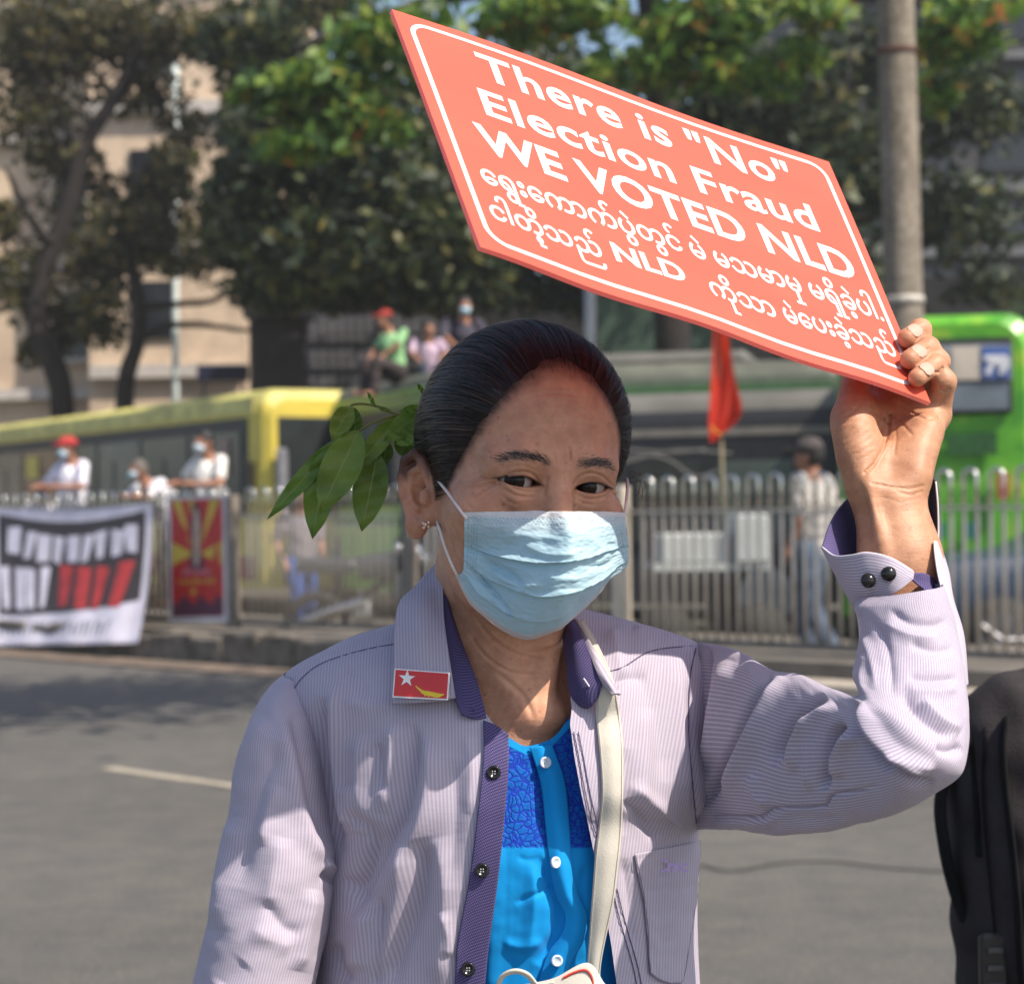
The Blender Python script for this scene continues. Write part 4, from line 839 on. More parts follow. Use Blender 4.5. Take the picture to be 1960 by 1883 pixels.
def hand_sdf(P):
    P = P.astype(np.float32); d = seg(P, FA[0] - [.003, 0, 0], FA[1], .0225, .0235); d = su(d, seg(P, FA[0] + [.006, 0, 0], FA[1] + [.006, 0, 0], .0215, .0230), .01)
    d = su(d, seg(P, FA[1], FA[2], .0240, .025), .02); d = su(d, seg(P, FA[2], FA[3], .025, .026), .02)
    for m, r in ((WH(1690, 742, 1.553), .0105), (FNG[0][3], .0105), (FNG[1][3], .0105), (FNG[2][3], .0110)):
        a = FA[0] + (m - FA[0]) * .15; d = su(d, seg(P, a, m, .0135, r), .013)
    d = su(d, seg(P, WH(1664, 905, 1.472), WH(1638, 825, 1.482), .0185, .0150), .014)          # ball of the thumb
    d = su(d, seg(P, WH(1740, 905, 1.474), WH(1773, 825, 1.492), .0165, .0125), .014)          # heel on the little finger side
    d = su(d, seg(P, WH(1700, 760, 1.53), WH(1785, 792, 1.51), .0105, .0105), .010)            # pads under the fingers
    d = su(d, seg(P, WH(1650, 790, 1.505), WH(1700, 775, 1.545), .013, .012), .012); d = su(d, seg(P, WH(1640, 740, 1.53), WH(1700, 740, 1.56), .010, .010), .008)
    d = -su(-d, ell(P, WH(1706, 832, 1.452), (.016, .0125, .026)), .016)
    for i, f in enumerate(FNG):
        R_ = f[4]; g = seg(P, f[3], f[2], R_[3], R_[2]); g = su(g, seg(P, f[2], f[1], R_[2] * .98, R_[1]), .004); g = su(g, seg(P, f[1], f[0], R_[1], R_[0]), .003)
        g = su(g, np.linalg.norm(P - f[1].astype(np.float32), axis=1) - R_[1] * 1.04, .003)
        d = su(d, g, .0022)
    t1 = seg(P, THUMB[0], THUMB[1], .0150, .0135); t1 = su(t1, seg(P, THUMB[1], THUMB[2], .0130, .0108), .006); t1 = su(t1, seg(P, THUMB[2], THUMB[3], .0108, .0088), .004); d = su(d, t1, .010)
    ix = seg(P, INDEX[0], INDEX[1], .0100, .009); ix = su(ix, seg(P, INDEX[1], INDEX[2], .009, .008), .004); d = su(d, ix, .006)
    d = su(d, seg(P, WH(1663, 935, 1.452), WH(1695, 1070, 1.437), .0022, .0028), .010)          # tendon
    def groove(pts, w, dp):
        nonlocal d
        pc = np.array([p[:2] for p in pts], float); pp = PX(P); g = None
        for a, b in zip(pc[:-1], pc[1:]):
            ab = b - a; u = np.clip(((pp - a) @ ab) / (ab @ ab), 0, 1); e = np.linalg.norm(pp - a - u[:, None] * ab, axis=1); g = e if g is None else np.minimum(g, e)
        d = d + (dp * np.exp(-(g / w) ** 2) * (P[:, 1] < 1.535 * KA)).astype(np.float32)
    groove([(1704, 795), (1700, 830), (1688, 862), (1672, 890), (1655, 905)], 2.8, .0016)
    groove([(1660, 785), (1690, 800), (1702, 812)], 2.4, .0012); groove([(1704, 795), (1722, 806), (1745, 832)], 2.2, .0009)
    groove([(1722, 775), (1748, 792), (1772, 803), (1795, 800)], 2.4, .0010); groove([(1712, 800), (1716, 840), (1712, 870)], 2.0, .0006)
    groove([(1668, 925), (1700, 931), (1740, 936), (1766, 930)], 2.2, .0006); groove([(1690, 952), (1725, 962), (1758, 952)], 2.2, .0003); groove([(1720, 942), (1745, 948), (1764, 940)], 1.8, .0006)
    groove([(1612, 800), (1630, 790), (1648, 772)], 2.0, .0009); groove([(1608, 812), (1632, 806), (1650, 795)], 1.8, .0006)
    for k in range(5): groove([(1615 + 6 * k, 842 + 10 * k), (1640 + 5 * k, 828 + 11 * k), (1662 + 3 * k, 812 + 13 * k)], 1.7, .00035)
    groove([(1798, 742), (1806, 748), (1816, 744)], 2.2, .0014); groove([(1786, 712), (1796, 712), (1804, 704)], 2.2, .0014); groove([(1758, 678), (1768, 678), (1776, 668)], 2., .0012)
    return (d + .0009).astype(np.float32)
Vd, Qd = sdf_mesh(hand_sdf, WH(1575, 1480, 1.45) * [1, 0, 1] + [0, 1.20, 0], WH(1835, 615, 1.50) * [1, 0, 1] + [0, 1.53, 0], .00095)
Vd = laplace(Vd, Qd, 1, .4); c = skin_colour(Vd, False); pp = PX(Vd)
red = np.exp(-(((pp - [1700, 770]) / [70, 40]) ** 2).sum(1))[:, None] * .2; c = c * [.86, .84, .77] * (1 - red + red * np.array([1., .85, .8]))  # red glow from the sign put into the upper palm's colour
tip = np.zeros(len(Vd))
for f in FNG: tip = np.maximum(tip, np.exp(-(np.linalg.norm(Vd - f[0], axis=1) / .008) ** 2))
c *= 1 - .18 * tip[:, None] * np.array([0, .7, .7]); BODY_V.append(Vd); BODY_Q.append(Qd); BODY_C.append(c)
t = NT('fingernail'); nail_m = t.fin((.56, .37, .28), .22, Coat_Weight=.3)
for f, (nx_, ny_) in zip(FNG, ((1731, 655), (1737, 697), (1748, 731))):
    ax = f[0] - f[1]; ax /= np.linalg.norm(ax); up = SN - ax * (SN @ ax); up /= np.linalg.norm(up); sd = np.cross(ax, up)
    m = f[0] * .72 + f[1] * .28; nv_, nu2 = 9, 9; G = []
    for a_ in np.linspace(-1, 1, nv_):
        wdt = .0052 * (1 - max(0, abs(a_) - .55) * .9)
        G.append([m + ax * a_ * .0060 + sd * b_ * wdt + up * (math.sqrt(max(.0083 ** 2 - (b_ * wdt) ** 2, 0)) - .0006 - .0006 * a_ * a_) for b_ in np.linspace(-1, 1, nu2)])
    G = np.array(G); mesh('fingernail', G.reshape(-1, 3), grid_faces(nv_, nu2), nail_m, woman, True)
# ------------------------------------------------------------------ tools for cloth
def strokes(G, S, closed=False, front=True):
    """Push a grid surface in or out along drawn fold lines; S = [(points, width px, height m[, sharp])]"""
    N = grid_normals(G, closed); P = PX(G); flip = np.where(N[..., 1] > 0, -1., 1.) if front else 1.
    vis = sm(np.abs(N[..., 1]), .02, .3) if front else 1.
    D = np.zeros(G.shape[:2])
    for st in S:
        pts, w, h = st[:3]; pc = catmull(np.array(pts, float), max(8, 5 * len(pts))); k = len(pc); best = np.full(D.shape, 1e9); side = np.zeros(D.shape); tt = np.zeros(D.shape)
        x0, y0 = pc.min(0) - 4 * w; x1, y1 = pc.max(0) + 4 * w; m = (P[..., 0] > x0) & (P[..., 0] < x1) & (P[..., 1] > y0) & (P[..., 1] < y1)
        if not m.any(): continue
        p = P[m]; b_ = np.full(len(p), 1e9); s_ = np.zeros(len(p)); t_ = np.zeros(len(p))
        for i in range(k - 1):
            a, b = pc[i], pc[i + 1]; ab = b - a; u = np.clip(((p - a) @ ab) / (ab @ ab + 1e-9), 0, 1); r = p - a - u[:, None] * ab; e = np.linalg.norm(r, axis=1); q = e < b_
            b_[q] = e[q]; s_[q] = np.sign(ab[0] * r[q, 1] - ab[1] * r[q, 0]); t_[q] = (i + u[q]) / (k - 1)
        asym = st[3] if len(st) > 3 else 0.                    # >0: steeper on one side of the line
        ww = w * (1 + asym * s_); tap = sm(t_, 0, .18) * (1 - sm(t_, .80, 1.)) if len(st) < 5 else st[4](t_)
        D[m] += h * np.exp(-(b_ / np.maximum(ww, 1e-3)) ** 1.6) * (tap * .85 + .15 * sm(t_, 0, .05) * (1 - sm(t_, .95, 1)))
    front_side = (N * flip[..., None] if front else N)
    return G + front_side * (D * vis)[..., None] * (np.where(np.ones_like(D), 1, 1))[..., None]
# note: normals are turned towards -Y (the viewer's side), so a positive height is a ridge
def facing(G):
    N = grid_normals(G); return N * np.where(N[..., 1:2] > 0, -1, 1)
def sheet(name, G, m, parent=woman, uv=None, closed=False, col=None, thick=0., kids=None):
    nv, nu = G.shape[:2]; Fg = grid_faces(nv, nu, closed); o = mesh(name, G.reshape(-1, 3), Fg, m, parent, True, uv=None if uv is None else np.asarray(uv).reshape(-1, 2), col=None if col is None else np.asarray(col).reshape(-1, 3))
    if thick:
        md = o.modifiers.new('thickness', 'SOLIDIFY'); md.thickness = thick; md.offset = 0
    return o
# ------------------------------------------------------------------ surgical mask
rows = [
 [(889, 980, 1.3825), (960, 979, 1.379), (1040, 979, 1.374), (1090, 979, 1.363), (1125, 979.5, 1.382), (1165, 980, 1.404), (1195, 981, 1.424)],
 [(889, 1010, 1.386), (960, 1010, 1.376), (1040, 1010, 1.366), (1092, 1010, 1.353), (1130, 1010, 1.372), (1170, 1010, 1.398), (1197, 1008, 1.420)],
 [(889, 1045, 1.399), (958, 1050, 1.383), (1038, 1052, 1.361), (1092, 1052, 1.350), (1135, 1050, 1.370), (1175, 1048, 1.404), (1201, 1044, 1.432)],
 [(889, 1064, 1.398), (950, 1075, 1.385), (1030, 1090, 1.360), (1090, 1094, 1.352), (1138, 1088, 1.372), (1176, 1073, 1.404), (1201, 1060, 1.431)],
 [(889, 1078, 1.399), (945, 1097, 1.388), (1022, 1122, 1.362), (1084, 1126, 1.354), (1136, 1114, 1.374), (1174, 1088, 1.406), (1200, 1074, 1.430)],
 [(888, 1090, 1.401), (938, 1114, 1.392), (1014, 1148, 1.367), (1078, 1154, 1.360), (1128, 1134, 1.380), (1168, 1098, 1.408), (1196, 1085, 1.429)],
 [(884, 1097, 1.403), (928, 1136, 1.392), (1010, 1176, 1.374), (1072, 1178, 1.370), (1116, 1154, 1.388), (1160, 1110, 1.410), (1190, 1091, 1.429)],
 [(878, 1100, 1.407), (914, 1152, 1.399), (1002, 1204, 1.384), (1066, 1197, 1.382), (1108, 1168, 1.394), (1154, 1122, 1.412), (1180, 1096, 1.428)],
 [(873, 1103, 1.410), (906, 1162, 1.404), (995, 1221, 1.396), (1060, 1209, 1.394), (1100, 1180, 1.402), (1146, 1135, 1.415), (1173, 1101, 1.429)]]
nv, nu = 300, 380
Gp = patch(np.array(rows, float), nv, nu); v_ = np.linspace(0, 1, nv)[:, None] * np.ones(nu); u_ = np.linspace(0, 1, nu)[None] * np.ones((nv, 1))
G = WA(Gp); N = facing(G)
D = np.zeros((nv, nu))
for v0, amp, uu0, uu1 in ((.385, .0034, .10, .92), (.625, .0034, .09, .90), (.83, .0022, .08, .6)):
    dv = v0 - v_ + .006 * np.sin(u_ * 9); env = sm(u_, uu0 - .04, uu0 + .05) * (1 - sm(u_, uu1 - .05, uu1 + .04)); env = .35 + .65 * env
    D += amp * env * np.where(dv > 0, np.exp(-dv / .055), -.35 * np.exp(dv / .035)) * (np.sin(u_ * np.pi) * .35 + .65)
D += .0007 * vnoise(np.stack([u_ * 3, v_ * 5], -1), 1.1, 31, 3) + .00025 * vnoise(np.stack([u_ * 10, v_ * 14], -1), 1.3, 32, 2)
edge = np.minimum(np.minimum(u_, 1 - u_) * 1.3, np.minimum(v_, 1 - v_)); D += .0004 * sm(.045 - edge, -.01, .01)
G = G + N * D[..., None]
G = strokes(G, [([(1000, 1040), (1050, 1062), (1110, 1060)], 9, .0018), ([(960, 1022), (1030, 1028), (1080, 1034)], 8, .0012), ([(1010, 1058), (1050, 1070), (1100, 1072)], 6, -.0016), ([(1108, 1012), (1150, 1050), (1172, 1078)], 9, .0015),
                ([(925, 1070), (975, 1100), (1005, 1128)], 8, -.0030), ([(940, 1088), (985, 1118), (1008, 1126)], 6, .0018), ([(918, 1098), (950, 1140), (980, 1180)], 5, -.0030), ([(935, 1100), (1000, 1120), (1040, 1118)], 8, .0016),
                ([(1120, 1085), (1160, 1080), (1182, 1062)], 5, -.0022), ([(1040, 1105), (1100, 1108), (1150, 1092)], 8, .0014), ([(1010, 1140), (1060, 1130), (1120, 1125)], 7, -.0010), ([(1150, 1110), (1135, 1125), (1110, 1150)], 7, .0012),
                ([(1045, 985), (1052, 1005), (1050, 1030)], 10, -.0008), ([(1120, 985), (1118, 1008), (1126, 1030)], 9, -.0010), ([(1160, 1040), (1185, 1048), (1196, 1044)], 6, -.0012)])
blue = np.array([.47, .70, .80]); white = np.array([.72, .76, .78]); pinkish = np.array([.66, .60, .58])
col = np.ones((nv, nu, 3)) * blue
band = sm(.052 - v_, -.006, .006); col = col * (1 - band[..., None]) + white * band[..., None]
col = col * (1 - .35 * sm(.16 - v_, -.05, .05)[..., None]) + white * .35 * sm(.16 - v_, -.05, .05)[..., None]
hem = sm(v_, .945, .965)[..., None]; col = col * (1 - hem) + pinkish * hem
dots = np.zeros((nv, nu))
for k, vk in enumerate((.062, .083, .104)):
    dots += np.exp(-((v_ - vk) / .0042) ** 2) * (np.sin(u_ * 2 * np.pi * 46 + k * np.pi) > .1) * (v_ < .2)
for k, uk in enumerate((.022, .038, .054, .070)):
    for side in (uk, 1 - uk): dots += np.exp(-((u_ - side) / .0035) ** 2) * (np.sin(v_ * 2 * np.pi * 34 + k * np.pi) > .0) * (v_ > .12) * (v_ < .72)
dots = np.clip(dots, 0, 1); col *= 1 - .32 * dots[..., None]; G = G - facing(G) * (dots * .0002)[..., None]
t = NT('mask_cloth'); at = t.add('Attribute', attribute_name='Col'); c0 = t.coord(); n = t.noise(t.mapping(c0, (1, 1, 2.2)), 700, 3, .7)
cc = t.mix(.35, at.outputs[0], t.ramp(n, [(.35, (.88, .9, .92)), (.65, (1., 1., 1.))]), 'MULTIPLY')
t.fin(cc, .55, t.bump(n, .12, .0004), Sheen_Weight=.2); translucent(t, at.outputs[0], .22); mask_m = t.m
maskobj = sheet('face_mask', G, mask_m, col=col)
# folded side flap at the far cheek and the ear loops
fl = WA(patch(np.array([[(1172, 1012, 1.428), (1188, 1008, 1.432), (1199, 1006, 1.437)], [(1176, 1050, 1.430), (1193, 1048, 1.434), (1203, 1046, 1.441)], [(1176, 1078, 1.430), (1192, 1080, 1.434), (1201, 1080, 1.441)], [(1166, 1096, 1.430), (1180, 1096, 1.434), (1190, 1092, 1.439)]], float), 60, 30))
uu, vv = np.meshgrid(np.linspace(0, 1, 30), np.linspace(0, 1, 60)); dt = np.zeros((60, 30))
for k, uk in enumerate((.35, .55, .75, .92)): dt += np.exp(-((uu - uk) / .05) ** 2) * (np.sin(vv * 2 * np.pi * 15) > 0)
sheet('mask_flap', fl, mask_m, maskobj if False else woman, col=np.ones((60, 30, 3)) * np.array([.36, .60, .74]) * (1 - .3 * np.clip(dt, 0, 1))[..., None])
loop_m = simple('ear_loop_cord', (.74, .68, .64), .7, .1, 80)
for pts in ([(893, 992, 1.380), (885, 982, 1.3835), (868, 958, 1.398), (850, 934, 1.416), (838, 922, 1.440), (826, 935, 1.475)],
            [(876, 1103, 1.408), (862, 1075, 1.406), (849, 1040, 1.412), (843, 1018, 1.420), (838, 1004, 1.436), (836, 990, 1.47)],
            [(1196, 984, 1.424), (1199, 960, 1.436), (1201, 935, 1.455), (1200, 915, 1.475)]):
    v, f = tube(WA(np.array(pts, float)), .00125, 8, 30, flat=.7); mesh('ear_loop', v, f, loop_m, woman, True)
# small sparkling ear stud
stud_m = simple('stud_metal', (.75, .55, .40), .15, .2, 300, Metallic=1.)
for (px_, py_, r) in ((815, 1004, .0022), (821, 1000, .0016), (821, 1008, .0016), (810, 1001, .0014), (812, 1010, .0015)):
    c = W(px_, py_, 1.438); th = np.linspace(0, np.pi, 7); ph = np.arange(8) / 8 * 2 * np.pi
    S_ = np.stack([np.sin(th)[:, None] * np.cos(ph), np.sin(th)[:, None] * np.sin(ph), np.cos(th)[:, None] * np.ones(8)], -1) * r + c; mesh('ear_stud', S_.reshape(-1, 3), grid_faces(7, 8, True), stud_m, woman)
# a few loose wisps of hair
wm = simple('loose_hair', (.10, .06, .05), .4)
for k in range(16):
    a = np.array([1200 + r_.uniform(-3, 3), r_.uniform(895, 930)]); e = a + [r_.uniform(14, 30), r_.uniform(15, 60)]; c1 = a + [r_.uniform(15, 38), r_.uniform(-10, 15)]
    P_ = WA(np.array([(*a, 1.47), (*c1, 1.465), (*e, 1.47)])); v, f = tube(P_, .00011, 3, 12); tag(mesh('loose_hair', v, f, wm, woman), kind='stuff')
for k in range(70):
    x = r_.uniform(-.06, .06); a = HCn + np.array([x + .012, .01, .100 - 3.6 * x * x]); b = a + np.array([r_.uniform(-.006, .01), r_.uniform(0, .02), r_.uniform(.003, .009)]); c1 = (a + b) / 2 + [0, 0, .004]
    v, f = tube([a, c1, b], .00009, 3, 8); tag(mesh('loose_hair', v, f, wm, woman), kind='stuff')
# ------------------------------------------------------------------ striped shirt
def stripe_mat(name, base, line, ax=0, per=.0024, duty=.45, tr=.08, dash=.25):
    """woven stripes along one UV axis with faint cross dashes"""
    t = NT(name); uv = t.coord('UV'); sp = t.add('SeparateXYZ'); t.link(uv, sp.inputs[0]); o = t.coord(); n = t.noise(o, 26, 4); w = t.noise(o, 1500, 2, .7)
    a = t.math('FRACT', t.math('MULTIPLY', sp.outputs[ax], 1 / per)); tri = t.math('MULTIPLY', t.math('ABSOLUTE', t.math('SUBTRACT', a, .5)), 2.)
    f = t.ramp(tri, [(max(0, duty - .16), (1, 1, 1)), (min(1, duty + .16), (0, 0, 0))])
    row = t.math('FLOOR', t.math('MULTIPLY', sp.outputs[ax], 1 / per)); b = t.math('FRACT', t.math('ADD', t.math('MULTIPLY', sp.outputs[1 - ax], 1 / .014), t.math('MULTIPLY', row, .37)))
    g = t.math('MULTIPLY', t.math('LESS_THAN', b, .045), dash); ff = t.math('MAXIMUM', f, g)
    c = t.mix(ff, base, line); c = t.mix(.6, c, t.ramp(n, [(.3, (.92, .91, .94)), (.7, (1.05, 1.04, 1.04))]), 'MULTIPLY')
    wr = t.noise(t.mapping(uv, (40, 140, 1)), 1., 4, .6); bb_ = t.bump(w, .25, .0003); bb_ = t.bump(wr, .2, .0014, bb_)
    t.fin(c, .82, bb_, Sheen_Weight=.12, Specular_IOR_Level=.25); translucent(t, c, tr); return t.m
def dot_mat(name, base, dot, sc=420, tr=.04):
    t = NT(name); uv = t.coord('UV'); v = t.add('TexVoronoi', feature='F1'); v.inputs['Randomness'].default_value = .0; v.inputs['Scale'].default_value = sc; t.link(t.mapping(uv, (1, 1, 1), (0, 0, .785)), v.inputs['Vector'])
    f = t.ramp(v.outputs[0], [(.26, (1, 1, 1)), (.36, (0, 0, 0))]); c = t.mix(f, base, dot); o = t.coord(); n = t.noise(o, 30, 3); c = t.mix(.5, c, t.ramp(n, [(.3, (.85, .85, .85)), (.7, (1.1, 1.1, 1.1))]), 'MULTIPLY')
    t.fin(c, .85, t.bump(n, .2, .002)); return t.m
LIL, LIN = (.335, .275, .40), (.80, .77, .80)
shirt_m = stripe_mat('striped_shirt_cloth', (.405, .355, .46), (.515, .475, .54), 0, .0023, .5, .08, .3)
sleeve_m = stripe_mat('striped_sleeve_cloth', (.375, .325, .43), (.57, .54, .59), 0, .0024, .33, .08, .4)
purple_m = dot_mat('purple_dotted_lining', (.042, .030, .120), (.15, .125, .26), 620)
pr = np.array([(1160, 845, 1100, 1.545, 0.04), (1190, 768, 1215, 1.545, 0.052), (1215, 682, 1300, 1.545, 0.064), (1240, 628, 1350, 1.545, 0.0774), (1290, 545, 1392, 1.548, 0.0982), (1345, 530, 1402, 1.55, 0.1153), (1450, 572, 1402, 1.552, 0.1352), (1535, 594, 1385, 1.552, .142), (1578, 600, 1342, 1.552, 0.142), (1640, 610, 1338, 1.552, 0.141), (1750, 604, 1335, 1.552, 0.136), (1883, 600, 1340, 1.552, 0.132), (2080, 588, 1356, 1.552, 0.132), (2330, 575, 1375, 1.552, 0.139)], float)
NR = 420; rowP = catmull(pr, NR); rowP[:, 0] = np.interp(np.linspace(0, 1, NR), np.linspace(0, 1, NR), rowP[:, 0]); PY = rowP[:, 0]
E1 = np.array([(1160, 850), (1184, 852), (1240, 870), (1300, 893), (1350, 918), (1385, 945), (1410, 971), (1473, 972), (1569, 964), (1682, 952), (1807, 935), (1883, 927), (2080, 905), (2330, 890)], float)
E2 = np.array([(1160, 1096), (1190, 1094), (1240, 1086), (1320, 1090), (1355, 1094), (1385, 1091), (1450, 1100), (1520, 1113), (1600, 1131), (1700, 1150), (1800, 1168), (1883, 1181), (2080, 1200), (2330, 1215)], float)
def tor(x, k):
    """front depth of the torso at column x of row k"""
    xc = (rowP[k, 1] + rowP[k, 2]) / 2; hw = (rowP[k, 2] - rowP[k, 1]) / 2; c = np.clip((x - xc) / hw, -1, 1); return rowP[k, 3] - rowP[k, 4] * (1 - np.abs(c) ** 2.3) ** .5
def front_depth(px, py): return float(tor(np.array(float(px)), int(np.clip(np.searchsorted(PY, py), 0, NR - 1))))
def panel(x0f, x1f, n, side):
    G = np.zeros((NR, n, 3)); 
    for k in range(NR):
        xc = (rowP[k, 1] + rowP[k, 2]) / 2; hw = (rowP[k, 2] - rowP[k, 1]) / 2; a = np.arccos(np.clip(-(x0f(k) - xc) / hw, -1, 1)); b = np.arccos(np.clip(-(x1f(k) - xc) / hw, -1, 1)); ph = np.linspace(a, b, n)
        x = xc - hw * np.cos(ph); G[k] = np.stack([x, np.full(n, PY[k]), tor(x, k)], 1)
    return WA(G)
GL = panel(lambda k: rowP[k, 1], lambda k: np.interp(PY[k], E1[:, 0], E1[:, 1]), 300, 0)
GR = panel(lambda k: np.interp(PY[k], E2[:, 0], E2[:, 1]), lambda k: rowP[k, 2], 240, 1)
def uv_of(G):
    """metres across and down the sheet"""
    u = np.concatenate([np.zeros((G.shape[0], 1)), np.cumsum(np.linalg.norm(np.diff(G, axis=1), axis=2), 1)], 1); v = np.concatenate([np.zeros((1, G.shape[1])), np.cumsum(np.linalg.norm(np.diff(G, axis=0), axis=2), 0)], 0); return np.stack([u, v], -1)
def uv_x(G, lean=0.):
    P = G; return np.stack([P[..., 0] + lean * P[..., 2], -P[..., 2]], -1)
uvL = uv_x(GL, .02); uvR = uv_x(GR, -.16)
SL = [  # folds of the near front: ridges and valleys seen in the photograph
 ([(789, 1375), (793, 1454), (773, 1553), (733, 1632), (690, 1712), (668, 1760)], 16.8, -0.0090, .35), ([(812, 1400), (822, 1480), (806, 1570), (768, 1650), (730, 1730)], 22.4, 0.0063),
 ([(752, 1380), (750, 1440), (740, 1500), (730, 1560)], 14.56, 0.0042), ([(722, 1420), (732, 1480), (738, 1520)], 10.08, -0.0032),
 ([(690, 1400), (690, 1500), (700, 1560), (690, 1600)], 20.16, 0.0053), ([(664, 1560), (700, 1575), (712, 1615), (690, 1675), (664, 1715)], 13.44, -0.0066), ([(668, 1500), (676, 1540), (668, 1580)], 15.68, 0.0032),
 ([(803, 1600), (812, 1660), (796, 1740), (760, 1830), (740, 1900)], 19.04, -0.0079), ([(836, 1600), (852, 1700), (846, 1800), (840, 1900)], 24.64, 0.0058), ([(775, 1610), (770, 1690), (742, 1790), (715, 1883)], 16.8, 0.0053),
 ([(730, 1712), (735, 1771), (722, 1850), (716, 1900)], 8.96, -0.0048), ([(700, 1740), (690, 1800), (680, 1860)], 17.92, 0.0053), ([(655, 1672), (690, 1720), (730, 1700)], 11.2, -0.0032),
 ([(640, 1300), (640, 1400), (650, 1500), (668, 1600)], 15.68, 0.0058), ([(620, 1330), (618, 1420), (632, 1520), (655, 1640)], 12.32, -0.0069), ([(868, 1450), (872, 1560), (860, 1700)], 17.92, -0.0030), ([(890, 1400), (902, 1470), (896, 1560)], 13.44, 0.0021),
 ([(655, 1340), (700, 1352), (760, 1348)], 15.68, 0.0021), ([(640, 1800), (650, 1850), (670, 1883)], 13.44, -0.0053), ([(860, 1830), (862, 1790), (850, 1740)], 11.2, 0.0032), ([(660, 1270), (690, 1300), (700, 1340)], 13.44, -0.0021)]
GL = strokes(GL, SL); n1 = vnoise(np.stack([uvL[..., 0] * 13, uvL[..., 1] * 4], -1), .9, 41, 3); GL = GL + facing(GL) * (.0008 * n1 * sm(np.linspace(0, 1, 300), 0, .1))[..., None]
SRF = [([(1200, 1260), (1230, 1300), (1260, 1400), (1275, 1500)], 22, -.0030), ([(1290, 1262), (1300, 1350), (1310, 1450), (1320, 1540)], 18, .0040), ([(1160, 1330), (1190, 1300), (1240, 1290)], 8, -.0030), ([(1320, 1300), (1322, 1400), (1328, 1500), (1332, 1580)], 8, -.0030),
      ([(1195, 1530), (1230, 1570), (1262, 1610)], 10, -.0040), ([(1200, 1500), (1260, 1545), (1310, 1590)], 14, .0040), ([(1195, 1640), (1205, 1720), (1215, 1820)], 10, -.0030), ([(1210, 1200), (1260, 1208), (1300, 1222)], 9, .003), ([(1240, 1235), (1290, 1240), (1325, 1262)], 8, -.0025),
      ([(1170, 1200), (1180, 1250), (1190, 1300)], 14, .003), ([(1240, 1350), (1235, 1450), (1225, 1550)], 16, .0028), ([(1200, 1430), (1196, 1520), (1192, 1600)], 12, -.0022)]
GR = strokes(GR, SRF); n1 = vnoise(np.stack([uvR[..., 0] * 20, uvR[..., 1] * 7], -1), .9, 42, 3); GR = GR + facing(GR) * (.0007 * n1 * (1 - sm(np.linspace(0, 1, 240), .9, 1)))[..., None]
shirt = sheet('shirt_front', GL, shirt_m, uv=uvL); sheet('shirt_front', GR, shirt_m, uv=uvR)
nb = 120; Gb = np.zeros((NR, nb, 3))
for k in range(NR):
    xc = (rowP[k, 1] + rowP[k, 2]) / 2; hw = (rowP[k, 2] - rowP[k, 1]) / 2; ph = np.linspace(0, np.pi, nb); x = xc - hw * np.cos(ph); Gb[k] = np.stack([x, np.full(nb, PY[k]), rowP[k, 3] + rowP[k, 4] * .9 * (1 - np.abs(np.cos(ph)) ** 2.3) ** .5], 1)
Gb = WA(Gb); sheet('shirt_back', Gb, shirt_m, uv=uv_x(Gb))
# yoke strips over both shoulders (their own seam and stripe direction)
def onT(px, py, off=.0): d = front_depth(px, py); return (px, py, d - off)
def tpatch(rows_, nv_, nu_, off=.0015):
    C = patch(np.array([[(*p, 0) if len(p) == 2 else p for p in r] for r in rows_], float), nv_, nu_)
    for i in range(nv_):
        for j in range(nu_): C[i, j, 2] = front_depth(C[i, j, 0], C[i, j, 1]) - off + C[i, j, 2]
    return WA(C)
# surface lookup on the folded fronts so that seams, plackets and the pocket lie on the cloth
PGL, PGR = PX(GL), PX(GR)
def cloth_depth(px, py):
    G_, P_ = (GL, PGL) if px < 1030 else (GR, PGR); sub = P_[::3, ::3]; k = np.argmin((sub[..., 0] - px) ** 2 + (sub[..., 1] - py) ** 2); return G_[::3, ::3].reshape(-1, 3)[k, 1]
def cpatch(rows_, nv_, nu_, off=.0015, smooth=3):
    C = patch(np.array([[(*p[:2], p[2] if len(p) > 2 else 0.) for p in r] for r in rows_], float), nv_, nu_); Dp = np.array([[cloth_depth(C[i, j, 0], C[i, j, 1]) for j in range(nu_)] for i in range(nv_)])
    for _ in range(smooth):
        Dp[1:-1] = (Dp[:-2] + 2 * Dp[1:-1] + Dp[2:]) / 4; Dp[:, 1:-1] = (Dp[:, :-2] + 2 * Dp[:, 1:-1] + Dp[:, 2:]) / 4
    C[..., 2] = Dp - off + C[..., 2]; return WA(C)
G = cpatch([[(925, 1378), (950, 1388), (973, 1405)], [(925, 1452), (950, 1455), (974, 1458)], [(914, 1557), (940, 1560), (966, 1563)], [(898, 1682), (925, 1684), (953, 1686)], [(875, 1807), (905, 1809), (936, 1811)], [(870, 1883), (898, 1885), (928, 1887)], [(850, 2080), (876, 2082), (906, 2084)], [(835, 2325), (862, 2326), (891, 2328)]], 160, 16, .0024)
sheet('button_placket', G, purple_m, uv=uv_of(G), thick=.001)
seam_m = simple('seam_thread', (.10, .08, .17), .8)
def seam(pts, r=.00035, off=.0008, m_=seam_m, name='seam', dashed=False):
    pc = catmull(np.array(pts, float), max(12, 8 * len(pts))); P = np.array([W(x, y, cloth_depth(x, y) - off) for x, y in pc])
    if not dashed: v, f = tube(P, r, 5); return mesh(name, v, f, m_, woman, True)
    v, f = join([tube(P[i:i + 2], r, 4) for i in range(0, len(P) - 1, 2)]); return mesh(name, v, f, m_, woman)
seam([(756, 1232), (710, 1240), (660, 1253), (610, 1272), (575, 1300), (556, 1330)]); seam([(1165, 1285), (1195, 1275), (1235, 1250), (1275, 1240), (1325, 1236)])
